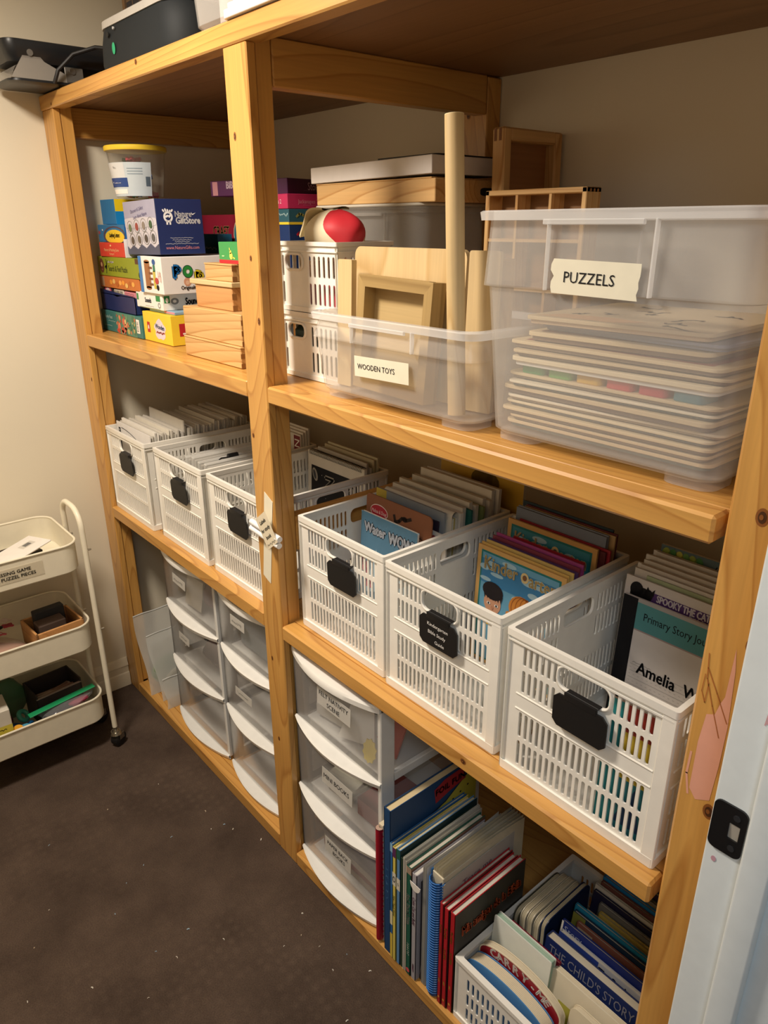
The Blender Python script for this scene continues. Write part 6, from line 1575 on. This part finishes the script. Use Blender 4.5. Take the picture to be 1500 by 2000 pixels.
def a_carry(F):
    F.poly([(0.5 + 0.485 * math.cos(R(a)), 0.805 + 0.185 * math.sin(R(a))) for a in range(0, 181, 10)] + [(0.02, 0), (0.98, 0)], C('#8f1622', 0.45), 1)
    for i, ch in enumerate('CARRY-ME'):
        a = R(138 - 100 * i / 7.0)
        F.text(ch, 0.5 + 0.43 * math.cos(a), 0.80 + 0.135 * math.sin(a), 0.019, C('#e8e0d8', 0.5), 2, 'c', (a - R(90)) * 0.6, 1.0, 0.05)
board('red arched board book with white capitals in the short crate', 1.866, EY + 0.056, 0.212, 0.206, 0.016, '#e6d9bc', 0.05, 0.0, 0.01, bd, a_carry, 4, 0.040)
board('white board book with a pale green edge behind the red arched book', 1.835, EY + 0.088, 0.150, 0.226, 0.017, '#e4e6dc', 0.10, 0.0, 0.003, '#a9c4ae', None, 3)
board('thin dark red board book behind the white and green one', 1.850, EY + 0.106, 0.130, 0.212, 0.008, '#7a1a2c', 0.10, 0.0, 0.003, '#7a4a48', None, 2)
for k in range(5):
    board(['first', 'second', 'third', 'fourth', 'fifth'][k] + ' cream board book from the left side of the short crate', 1.7705 + 0.0152 * k, EY + 0.245 + 0.004 * k, 0.165, [0.198, 0.205, 0.205, 0.200, 0.208][k], 0.0135, ['#4a4a3a', '#cfc4aa', '#c9bfa6', '#d4c8ac', '#1f2f52'][k], 0.0, R(90), 0.020, '#c4b899', None, 3)
board('cream board book low in front of the big navy book', 2.000, EY + 0.094, 0.190, 0.208, 0.014, '#e2d8c0', 0.12, 0.0, 0.010, bd, lambda F: F.rect(0.15, 0.45, 0.4, 0.7, C('#b8b04a', 0.5), 1), 3)
board('small cream board book beside the red arched book', 2.035, EY + 0.066, 0.120, 0.196, 0.014, '#ded2b6', 0.12, 0.0, 0.016, bd, None, 3)
def a_child(F): F.text("THE CHILD'S STORY", 0.5, 0.90, 0.022, C('#7f7f8c', 0.5), 2, 'c', 0, 0.7, 0.0, 0, 0.20)
def row(label, y, h, w, t, c, x=1.975, art=None, tilt=0.16, pages='#c9c0ac'):
    o = empty('book', label, 'book', (x, EY + y + 0.010, EZ + 0.0005 + t / 2 * abs(math.sin(tilt))), (-tilt, 0, 0))
    m = MB(); cc = C(c, 0.45); ct = min(0.002, t * 0.2)
    m.box((-w / 2, -t / 2, 0), (w / 2, -t / 2 + ct, h), cc); m.box((-w / 2, t / 2 - ct, 0), (w / 2, t / 2, h), cc); m.box((-w / 2, -t / 2, 0), (-w / 2 + ct, t / 2, h), cc)
    if art: art(m.face((-w / 2, -t / 2, 0), (1, 0, 0), (0, 0, 1), w, h))
    m.build('cover', o)
    m = MB(); m.box((-w / 2 + ct, -t / 2 + ct, 0.002), (w / 2 - 0.003, t / 2 - ct, h - 0.003), C(pages, 0.8, 0.1)); m.build('pages', o)
row('thick navy book with grey capitals in the short crate', 0.122, 0.218, 0.225, 0.024, '#1b2a5c', 1.972, a_child, 0.14)
row('white book with blue title behind the thick navy book', 0.147, 0.214, 0.215, 0.010, '#b4b4b8', 1.976, lambda F: [F.rect(0.0, 0.86, 0.45, 1.0, C('#2a3f8a', 0.5), 1), F.text('The Book', 0.62, 0.93, 0.014, M_INK, 2, 'c', 0, 0.85, 0.04)])
row('blue book with looping white title in the short crate', 0.161, 0.226, 0.220, 0.008, '#20307a', 1.972, lambda F: [F.text('Story', 0.14, 0.93, 0.016, C('#a8b0c8', 0.5), 2, 'c', 0, 0.9), F.rect(0.0, 0.0, 0.02, 1, WH, 1)])
row('pale book behind the looping title book', 0.172, 0.212, 0.215, 0.008, '#9a9488', 1.978)
row('reddish brown book in the middle of the short crate', 0.184, 0.222, 0.205, 0.008, '#8a5544', 1.986, lambda F: F.rect(0.02, 0.86, 0.2, 0.96, C('#b8a48a', 0.5)))
row('olive cornered navy book in the middle of the short crate', 0.196, 0.228, 0.220, 0.010, '#1a3048', 1.976, lambda F: [F.rect(0, 0.82, 0.14, 1, C('#7a7a34', 0.5)), F.rect(0.88, 0.84, 1.0, 1.0, C('#8a2038', 0.5))])
row('teal blue book in the short crate', 0.209, 0.232, 0.225, 0.009, '#1f7a9a', 1.972)
row('cream book with a green edge behind the teal blue book', 0.222, 0.222, 0.205, 0.011, '#b8a890', 1.982, None, 0.15, '#7a8a5a')
row('mustard yellow book in the short crate', 0.2365, 0.226, 0.185, 0.011, '#b09848', 1.996, None, 0.15, '#a89a70')
row('grey book behind the mustard yellow book', 0.250, 0.232, 0.195, 0.010, '#6a6862', 1.990)
row('black spined book behind the grey one in the short crate', 0.2625, 0.240, 0.215, 0.009, '#1c1c38', 1.976)
row('white thin book in the rear half of the short crate', 0.2735, 0.246, 0.222, 0.007, '#c2beb2', 1.974)
row('brown book in the rear half of the short crate', 0.285, 0.250, 0.215, 0.010, '#6a4038', 1.978)
row('bright blue book in the rear half of the short crate', 0.298, 0.254, 0.218, 0.011, '#1f78b8', 1.976)
row('pale grey book behind the bright blue book', 0.313, 0.248, 0.205, 0.014, '#a5a196', 1.984)
row('olive grey book second from the back of the short crate', 0.328, 0.244, 0.195, 0.010, '#5a5848', 1.992)
row('dark purple book at the back of the short crate', 0.343, 0.252, 0.200, 0.013, '#3a2440', 1.992, None, 0.16)
# ================================================================== CART
cart = empty('trolley_cart', 'cream metal three-tier trolley cart against the left wall', 'cart', (0.178, -0.415, 0))
CMT = C('#e9e2cc', 0.4)
X0, X1, Y0, Y1 = -0.155, 0.155, -0.225, 0.220      # tray outline about the cart's middle
def tray(z0, z1, nm='tray'):
    m = MB(); r = 0.055
    def lp(i, z): return [(x, y, z) for x, y in rrect(X0 + i, X1 - i, Y0 + i, Y1 - i, r - i, 8)]
    m.loft([lp(0.004, z0), lp(0.001, z0 + 0.004), lp(0.0, z1), lp(0.0018, z1), lp(0.003, z0 + 0.006), lp(0.006, z0 + 0.003)], CMT)
    o = m.build(nm, cart)
    m = MB(); m.tube([(x, y, z1) for x, y in rrect(X0, X1, Y0, Y1, r, 8)], 0.0036, CMT, 8, closed=True); m.build('rim', o)
    return o
TZ = ((0.122, 0.212), (0.397, 0.486), (0.675, 0.765))
tl = [tray(a, b) for a, b in TZ]
m = MB(); m.T = Matrix.Translation((X1 + 0.0004, -0.048, 0.721)) @ Matrix.Rotation(R(90), 4, 'Z') @ Matrix.Rotation(0.0, 4, 'X')
m.box((0, -0.0006, -0.022), (0.155, 0.0, 0.022), plastic_clear('tape', '#efe8d6', 0.6, 0.2))
f = m.face((0, -0.0007, -0.022), (1, 0, 0), (0, 0, 1), 0.155, 0.044)
f.text('MISSING GAME', 0.46, 0.68, 0.0098, M_INK, 2, 'c', 0.0, 1.05, 0.03, 0, 0.098); f.text('& PUZZEL PIECES', 0.50, 0.32, 0.0098, M_INK, 2, 'c', 0.0, 1.02, 0.03, 0, 0.112)
o = m.build('tape_label', tl[2]); o['label'] = 'taped label reading MISSING GAME & PUZZEL PIECES'
# two hoop posts
for ye, sgn in ((Y1 + 0.0125, 1), (Y0 - 0.0125, -1)):
    pl, pr = -0.010, X1 - 0.002
    zt = 0.864; rr = 0.06
    pts = [(pr, ye, 0.078), (pr, ye, zt - rr)] + [(pr - rr + rr * math.cos(R(a)), ye, zt - rr + rr * math.sin(R(a))) for a in range(12, 91, 13)] + [(pl + rr - rr * math.sin(R(a)), ye, zt - rr + rr * math.cos(R(a))) for a in range(0, 91, 13)] + [(pl, ye, 0.078)]
    m = MB(); m.tube(pts, 0.0085, CMT, 12); hp = m.build('post_hoop', cart)
    for z in (0.735, 0.455):
        for x in (pl, pr):
            m = MB(); m.T = Matrix.Translation((x, ye + sgn * 0.008, z)) @ Matrix.Rotation(R(-90 * sgn), 4, 'X'); m.cyl((0, 0, 0), 0.0035, 0.010, C('#b8b4a8', 0.3, 0.5, 0.9), 10); m.build('bolt', hp)
    for x in (pl, pr):
        c = bpy.data.objects.new('castor', None); COL.objects.link(c); c.parent = cart; c.location = (x, ye, 0); c.rotation_euler = (0, 0, 0.5); c.empty_display_size = 0.03
        m = MB(); m.cyl((0, 0, 0.050), 0.020, 0.010, C('#a8a498', 0.25, 0.5, 0.95), 20, 0.016); m.cyl((0, 0, 0.060), 0.012, 0.008, C('#a8a498', 0.25, 0.5, 0.95), 16, 0.009); m.cyl((0, 0, 0.066), 0.006, 0.02, C('#a8a498', 0.25, 0.5, 0.95), 12)
        m.box((-0.0185, -0.004, 0.030), (-0.0165, 0.018, 0.052), C('#a8a498', 0.25, 0.5, 0.95)); m.box((0.0165, -0.004, 0.030), (0.0185, 0.018, 0.052), C('#a8a498', 0.25, 0.5, 0.95)); m.build('fork', c)
        m = MB(); m.T = Matrix.Translation((0, 0.008, 0.0255)) @ Matrix.Rotation(R(90), 4, 'Y')
        m.loft([[(q * math.cos(R(a)), q * math.sin(R(a)), z) for a in range(0, 360, 15)] for q, z in ((0.018, -0.015), (0.0245, -0.012), (0.0255, 0.0), (0.0245, 0.012), (0.018, 0.015))], M_BLACK); m.build('wheel', c)
cx, cy = 0.178, -0.415
def thing1(name, label, cat, m, loc, rot=(0, 0, 0), group=None): return tag(m.build(name, None, loc, rot), label, cat, group)
# top tray
zt = TZ[2][0] + 0.0065
m = MB(); m.box((-0.055, -0.085, 0), (0.055, 0.085, 0.012), C('#b08a62', 0.7), 0.001); thing1('brown_card', 'brown card lying in the top tray of the cart', 'card', m, (cx + 0.03, cy - 0.02, zt), (0, 0, 0.15))
m = MB(); m.box((-0.065, -0.10, 0), (0.065, 0.10, 0.006), C('#e4e0da', 0.6), 0.002)
f = m.face((-0.065, -0.10, 0.006), (1, 0, 0), (0, 1, 0), 0.13, 0.20); f.rect(0.35, 0.66, 0.62, 0.88, C('#c9c5bc', 0.6)); f.rect(0.40, 0.72, 0.57, 0.83, C('#6a6a6a', 0.6), 2)
thing1('white_envelope', 'white envelope with a small printed label in the top cart tray', 'envelope', m, (cx + 0.03, cy + 0.055, zt + 0.046), (R(12), R(-8), 0.25))
m = MB(); m.box((-0.04, -0.07, 0), (0.04, 0.07, 0.010), C('#c9a888', 0.7), 0.002); thing1('card_stack', 'small stack of tan cards beside the envelope in the top cart tray', 'cards', m, (cx + 0.055, cy + 0.126, zt), (0, 0, 0.3))
m = MB(); m.box((-0.05, -0.09, 0), (0.05, 0.09, 0.016), C('#2a2422', 0.6), 0.002); thing1('dark_card', 'dark card under the envelope in the top cart tray', 'card', m, (cx - 0.065, cy + 0.06, zt), (0, 0, 0.2))
# middle tray
zm = TZ[1][0] + 0.0065
wbx = empty('block_box', 'open wooden box of dark blocks in the middle cart tray', 'wooden box', (cx + 0.040, cy + 0.128, zm), (0, 0, 0.08))
m = MB(); w, d, h = 0.135, 0.150, 0.080; bb = beech(0)
m.box((-w / 2, -d / 2, 0), (w / 2, d / 2, 0.005), bb)
for a, b in (((-w / 2, -d / 2, 0), (-w / 2 + 0.007, d / 2, h)), ((w / 2 - 0.007, -d / 2, 0), (w / 2, d / 2, h)), ((-w / 2, -d / 2, 0), (w / 2, -d / 2 + 0.007, h)), ((-w / 2, d / 2 - 0.007, 0), (w / 2, d / 2, h))): m.box(a, b, bb, 0.001)
m.build('body', wbx)
for k, (x, y, z, s, c, lab) in enumerate(((0.012, -0.01, 0.006, (0.05, 0.085, 0.082), '#5a4a42', 'brown grey block in the wooden box on the cart'), (-0.032, 0.0, 0.006, (0.028, 0.095, 0.105), '#2c2e32', 'dark grey block sticking out of the wooden box on the cart'))):
    m = MB(); m.box((-s[0] / 2, -s[1] / 2, 0), (s[0] / 2, s[1] / 2, s[2]), C(c, 0.7), 0.003); thing1('toy_block', lab, 'block', m, (cx + 0.040 + x, cy + 0.128 + y, zm + z), (0, 0, 0.08))
g = random.Random(31)
pk = empty('puzzle_bag', 'clear bag of pinkish puzzle pieces in the middle cart tray', 'bag', (cx + 0.060, cy - 0.060, zm))
m = MB(); blob(m, (0, 0, 0.034), (0.080, 0.095, 0.034), plastic_clear('bag_film', '#d8c8bc', 0.72, 0.15), 26, 12, 8, 0.06); m.build('bag_film', pk)
m = MB(); blob(m, (0, 0, 0.029), (0.072, 0.086, 0.026), C('#b98a72', 0.7), 30, 14, 15, 0.12); m.build('piece_heap', pk)
for k in range(11):
    c = ['#a02840', '#e0d8d0', '#1c1a1e', '#c05868', '#d8c8c0'][k % 5]
    m = MB(); s = 0.016
    pts = [(s * math.cos(R(a)) * (1 + 0.28 * math.sin(R(4 * a) + k)), s * math.sin(R(a)) * (1 + 0.28 * math.sin(R(4 * a) + k))) for a in range(0, 360, 20)]
    m.loft([[(x, y, z) for x, y in pts] for z in (0, 0.004)], C(c, 0.6))
    f = m.face((-s, -s, 0.004), (1, 0, 0), (0, 1, 0), 2 * s, 2 * s); f.ell(0.5, 0.5, 0.25, 0.25, C(['#e0d0d0', '#8a2030', '#d8d0d0'][k % 3], 0.6))
    thing1('puzzle_piece', 'loose red, white or black puzzle piece heaped in the middle cart tray', 'puzzle piece', m, (cx - 0.060 + 0.040 * (k % 3), cy - 0.100 + 0.036 * (k // 3) + g.uniform(-0.005, 0.005), zm + 0.074), (g.uniform(-0.25, 0.25), g.uniform(-0.2, 0.2), g.uniform(0, 6)), 'loose puzzle pieces on the cart')
# bottom tray
zb = TZ[0][0] + 0.0065
m = MB(); m.box((-0.05, -0.045, 0), (0.05, 0.045, 0.155), C('#d6d0c2', 0.6), 0.002)
f = m.face((0.05, -0.045, 0), (0, 1, 0), (0, 0, 1), 0.09, 0.155); f.rect(0, 0.0, 1, 0.66, C('#d0c24a', 0.5)); f.scribble(0.2, 0.8, 0.58, 0.02, M_INK, 2, 0.002, 16)
thing1('game_box', 'white box with a yellow front in the bottom cart tray', 'box', m, (cx + 0.085, cy - 0.105, zb), (0, 0, -0.05))
sb = empty('stick_box', 'dark box of craft sticks in the bottom cart tray', 'box', (cx + 0.000, cy + 0.100, zb), (0, 0, 0.10))
m = MB(); w, d, h = 0.11, 0.150, 0.115; db = C('#2e2624', 0.6); lt = C('#9a8a80', 0.5)
m.box((-w / 2, -d / 2, 0), (w / 2, d / 2, 0.004), db)
for a, b in (((-w / 2, -d / 2, 0), (-w / 2 + 0.005, d / 2, h)), ((w / 2 - 0.005, -d / 2, 0), (w / 2, d / 2, h * 0.86)), ((-w / 2, -d / 2, 0), (w / 2, -d / 2 + 0.005, h)), ((-w / 2, d / 2 - 0.005, 0), (w / 2, d / 2, h))): m.box(a, b, db, 0.001)
m.box((w / 2 - 0.006, -d / 2, h * 0.86), (w / 2 + 0.001, d / 2, h * 0.86 + 0.003), lt)
m.build('body', sb)
for k in range(12):
    m = MB(); m.box((-0.004, -0.055, 0), (0.004, 0.055, 0.002), C(['#8a6a5a', '#b09a86', '#7a5a4c'][k % 3], 0.8), 0.0005)
    thing1('craft_stick', 'flat wooden craft stick lying in the dark box on the cart', 'stick', m, (cx + 0.0 - 0.03 + 0.006 * k, cy + 0.100 + g.uniform(-0.006, 0.006), zb + 0.060 + 0.003 * k), (0, 0, 0.1 + g.uniform(-0.3, 0.3)), 'craft sticks in the dark box')
m = MB(); m.box((-0.048, -0.066, 0), (0.048, 0.066, 0.052), C('#6a5048', 0.7), 0.004); thing1('card_stack', 'brown card bundle under the craft sticks in the dark box', 'cards', m, (cx, cy + 0.100, zb + 0.0045), (0, 0, 0.1))
m = MB(); blob(m, (0, 0, 0.026), (0.028, 0.060, 0.026), C('#4a1f58', 0.5), 18, 10, 3, 0.10); thing1('purple_pouch', 'dark purple crinkled pouch in the bottom cart tray', 'pouch', m, (cx + 0.095, cy + 0.085, zb))
zg = empty('zip_bag', 'zip bag with a bright green slider lying over the bottom cart tray', 'bag', (cx + 0.100, cy + 0.110, zb + 0.080), (R(4), 0, 0.06))
m = MB(); blob(m, (0.0, -0.005, -0.012), (0.032, 0.085, 0.020), plastic_clear('zip_film', '#c8ccd0', 0.72, 0.06), 26, 10, 6, 0.10); m.build('film', zg)
m = MB(); m.box((-0.014, -0.118, 0.009), (0.010, 0.096, 0.0125), C('#1f9a62', 0.35), 0.001); m.build('zip_strip', zg)
m = MB(); blob(m, (0.0, 0.035, -0.014), (0.024, 0.032, 0.012), C('#a02a4a', 0.6), 16, 8, 4, 0.1); m.build('filling', zg)
for k, (x, y, z, c, lab) in enumerate(((0.07, -0.010, 0.022, '#2a78b8', 'mid blue plastic ring in the bottom cart tray'), (0.10, -0.022, 0.034, '#5ab0d0', 'light blue plastic ring on top of the heap in the bottom cart tray'), (0.055, -0.045, 0.020, '#2060a8', 'dark blue plastic ring in the bottom cart tray'), (0.105, 0.015, 0.016, '#1f8ad0', 'bright blue plastic ring low in the bottom cart tray'), (0.04, -0.012, 0.050, '#4aa890', 'green plastic ring at the back of the ring heap'))):
    m = MB(); m.tube([(0.016 * math.cos(R(a)), 0.016 * math.sin(R(a)), 0) for a in range(0, 360, 20)], 0.0075, C(c, 0.3), 10, closed=True); thing1('toy_ring', lab, 'toy', m, (cx + x, cy + y, zb + z), (g.uniform(-0.7, 0.7), g.uniform(-0.7, 0.7), 0))
m = MB(); m.cyl((0, 0, 0), 0.019, 0.020, C('#e0a018', 0.35), 24, 0.018); thing1('yellow_cap', 'yellow round cap at the front of the bottom cart tray', 'cap', m, (cx + 0.125, cy - 0.045, zb + 0.052), (0.35, 0.5, 0))
m = MB(); blob(m, (0, 0, 0.036), (0.040, 0.034, 0.036), C('#8a2a38', 0.5), 16, 9, 13, 0.12); thing1('red_pouch', 'dark red bundle behind the yellow cap on the cart', 'pouch', m, (cx + 0.005, cy - 0.075, zb))
m = MB(); blob(m, (0, 0, 0.075), (0.035, 0.055, 0.075), plastic_clear('green_film', '#3f7a58', 0.35, 0.1), 18, 10, 14, 0.08); thing1('green_bag', 'dim green bag standing behind the rings on the cart', 'bag', m, (cx - 0.050, cy - 0.030, zb))

# ================================================================== TOP SHELF
tz = Z4 + 0.0005
dv = empty('black_tray', 'black tray device with clear plastic sides overhanging the top left corner of the shelf', 'device', (0.105, 0.0, tz), (0, 0, 0))
BK = C('#191c20', 0.38)
m = MB()   # upper shell
def up(i, z, k=0.0): return [(x, y, z + 0.10 * (0.16 - y) * k) for x, y in rrect(-0.090 + i, 0.090 - i, -0.135 + i, 0.215 - i, 0.03, 5)]
m.loft([up(0.016, 0.052), up(0.006, 0.066), up(0.0, 0.092), up(0.001, 0.100), up(0.006, 0.102)], BK); m.build('upper_shell', dv)
m = MB()
m.loft([[(x, y, z + 0.010 * max(0, -y - 0.05) / 0.05 * 0) for x, y in rrect(-0.085 + i, 0.085 - i, -0.130 + i, 0.20 - i, 0.03, 5)] for i, z in ((0.012, 0.001), (0.0, 0.006), (0.0, 0.011), (0.004, 0.012))], BK); m.build('base_plate', dv)
m = MB(); cp = plastic_clear('device', '#c9c4bc', 0.55, 0.1)
for s in (-1, 1):
    m.loft([[(s * 0.080, y, z) for y, z in ((-0.125, 0.012), (0.02, 0.012), (0.02, 0.03), (-0.035, 0.055), (-0.060, 0.082), (-0.078, 0.084), (-0.092, 0.060))], [(s * 0.083, y, z) for y, z in ((-0.125, 0.012), (0.02, 0.012), (0.02, 0.03), (-0.035, 0.055), (-0.060, 0.082), (-0.078, 0.084), (-0.092, 0.060))]], cp)
m.loft([[(-0.082, -0.126, 0.010), (0.082, -0.126, 0.010)], [(-0.082, -0.110, 0.040), (0.082, -0.110, 0.040)], [(-0.082, -0.060, 0.055), (0.082, -0.060, 0.055)]], cp, False, False, False)
m.build('clear_side', dv)
for y in (-0.070, 0.035):
    m = MB(); m.T = Matrix.Translation((0.0835, y, 0.072 if y < 0 else 0.040)) @ Matrix.Rotation(R(90), 4, 'Y'); m.cyl((0, 0, 0), 0.008, 0.004, C('#b0b0b0', 0.3, 0.5, 0.9), 14); m.build('bolt', dv)
m = MB(); m.box((0.080, 0.015, 0.012), (0.084, 0.065, 0.050), C('#9a9a98', 0.35, 0.5, 0.8), 0.002); m.build('bracket', dv)
m = MB(); m.tube([(0.198, -0.02, tz + 0.006), (0.215, -0.012, tz + 0.035), (0.225, 0.03, tz + 0.075), (0.26, 0.08, tz + 0.092), (0.33, 0.12, tz + 0.080), (0.40, 0.16, tz + 0.030), (0.42, 0.20, tz + 0.006)], 0.005, M_BLACK, 8)
thing1('power_cable', 'black power cable arching from the black tray device to the rounded machine', 'cable', m, (0, 0, 0))
mc = empty('office_machine', 'black rounded machine with a silver top edge and a green sticker', 'machine', (0.648, 0.100, tz))
m = MB()
def mo(i, z): return [(x, y, z) for x, y in rrect(-0.225 + i, 0.225 - i, -0.095 + i * 0.6, 0.115 - i, 0.075 - i * 0.5, 8)]
m.loft([mo(0.004, 0), mo(0.0, 0.012), mo(0.004, 0.055), mo(0.012, 0.083), mo(0.017, 0.088)], C('#1d2124', 0.65, 0.25))
f = m.face((-0.02, -0.0975, 0), (1, 0, 0), (0, 0, 1), 0.2, 0.09)
m.build('body', mc)
m = MB(); m.loft([mo(0.009, 0.086), mo(0.008, 0.088), mo(0.009, 0.101), mo(0.016, 0.104), mo(0.03, 0.105)], C('#c2bfba', 0.3, 0.5, 0.3)); m.build('silver_top', mc)
m = MB(); f = Face(m, (-0.225, -0.0958, 0), (1, 0, 0), (0, 0, 1), 0.45, 0.09); f.ell(0.30, 0.40, 0.020, 0.135, C('#1f9a6a', 0.4), 2); o = m.build('green_sticker', mc)
m = MB(); m.T = Matrix.Translation((-0.118, -0.0935, 0.068)) @ Matrix.Rotation(R(90), 4, 'X'); m.cyl((0, 0, 0), 0.006, 0.003, M_BLACK, 16); m.T = Matrix.Translation((-0.085, -0.0925, 0.076)) @ Matrix.Rotation(R(90), 4, 'X'); m.cyl((0, 0, 0), 0.003, 0.003, C('#b0b0b0', 0.4), 12); m.build('button', mc)
cb = empty('cardboard_box', 'brown cardboard box with dark printed panels behind the rounded machine', 'box', (0.345, 0.335, tz))
m = MB(); m.box((-0.24, -0.10, 0), (0.24, 0.10, 0.34), C('#9a7a58', 0.7), 0.002)
f = m.face((-0.24, -0.10, 0), (1, 0, 0), (0, 0, 1), 0.48, 0.34)
for k in range(2):
    f.rect(0.04 + 0.27 * k, 0.30, 0.27 + 0.27 * k, 1.0, C('#6a5340', 0.6), 1); f.rect(0.07 + 0.27 * k, 0.33, 0.24 + 0.27 * k, 1.0, C('#3f3f48', 0.5), 2); f.rect(0.07 + 0.27 * k, 0.70, 0.24 + 0.27 * k, 0.73, C('#8a735a', 0.5), 3); f.rect(0.15 + 0.27 * k, 0.33, 0.16 + 0.27 * k, 1.0, C('#8a735a', 0.5), 3)
m.build('carton', cb)
tb = clear_bin('storage_bin', 'clear plastic bin on the top shelf beside the silver edged machine', 0.150, 0.175, 0.40, 0.44, 0.28, (0.992, 0.222, tz), PC, PCR, 0.7)
m = MB(); m.rslab(-0.055, 0.055, -0.16, 0.16, 0.017, 0.20, 0.03, C('#cfc9c8', 0.7), 4, 0.01); thing1('white_linen', 'pale folded linen inside the clear bin on the top shelf', 'cloth', m, (0.992, 0.222, tz))
for k in range(4):
    m = MB(); m.rslab(-0.15, 0.15, -0.15, 0.15, 0, 0.008 if k % 2 else 0.014, 0.012, C(['#e6e4de', '#dfe6e2', '#ece9e2', '#d9d6cc'][k], 0.4), 4, 0.001)
    thing1('white_board', ['lowest white board overhanging the top shelf edge', 'thin pale green white board second from the bottom on the top shelf', 'thick white board third from the bottom on the top shelf', 'uppermost white board of the pile on the top shelf'][k], 'board', m, (1.240 + 0.008 * k, 0.140 + 0.006 * k, tz + (0, 0.0145, 0.023, 0.0375)[k]), (0, 0, R(2) * (k % 2)))

# ================================================================== MARKERS TAPED TO THE MIDDLE POST
m = MB(); g_ = random.Random(9)
m.T = Matrix.Translation((1.1145, -0.0004, 0.984)) @ Matrix.Rotation(R(7.5), 4, 'Y')
pts = [(-0.0175, -0.110), (0.0, -0.116), (0.0155, -0.119), (0.0175, 0.100), (-0.0175, 0.112)]
m.loft([[(x, y, z) for x, z in pts] for y in (0.0, -0.0007)], M_TAPE)
tag(m.build('masking_tape', None), 'pale strip of masking tape running down the middle post', 'tape')
for k, (z, dx) in enumerate(((1.010, 0.003), (0.993, 0.0))):
    t = empty('chalk_marker', ['upper white marker taped across the middle post', 'lower white marker taped across the middle post'][k], 'marker', (1.055 + dx, -0.0085, z), (0, R(90.0) + R(3), R(-1)))
    m = MB(); m.cyl((0, 0, 0.0), 0.0073, 0.118, C('#eeeeee', 0.3), 18); m.build('barrel', t)
    m = MB(); m.cyl((0, 0, 0.112), 0.0078, 0.012, C('#f4f4f4', 0.3), 18, 0.007); m.build('cap', t)
m = MB(); m.T = Matrix.Translation((1.1415, -0.0172, 1.010)) @ Matrix.Rotation(R(-38), 4, 'Y')
L = [[(-0.024 + 0.052 * u, -0.0018 - 0.0 * u, -0.052 + 0.100 * v) for u in (0, 1)] for v in (0, 1)]
m.box((-0.027, -0.0006, -0.034), (0.027, 0.0, 0.044), C('#e0d5bc', 0.7, 0.2))
f = m.face((-0.027, -0.0006, -0.034), (1, 0, 0), (0, 0, 1), 0.054, 0.078)
for s, v in (('Labels', 0.80), ('for study', 0.56), ('book', 0.32)): f.text(s, 0.5, v, 0.0085, M_INK, 2, 'c', R(0), 1.0, 0.03)
f.scribble(0.1, 0.9, 0.10, 0.04, M_INK, 2, 0.0009, 16)
tag(m.build('paper_note', None), 'handwritten cream paper note stuck over the two white markers', 'note')
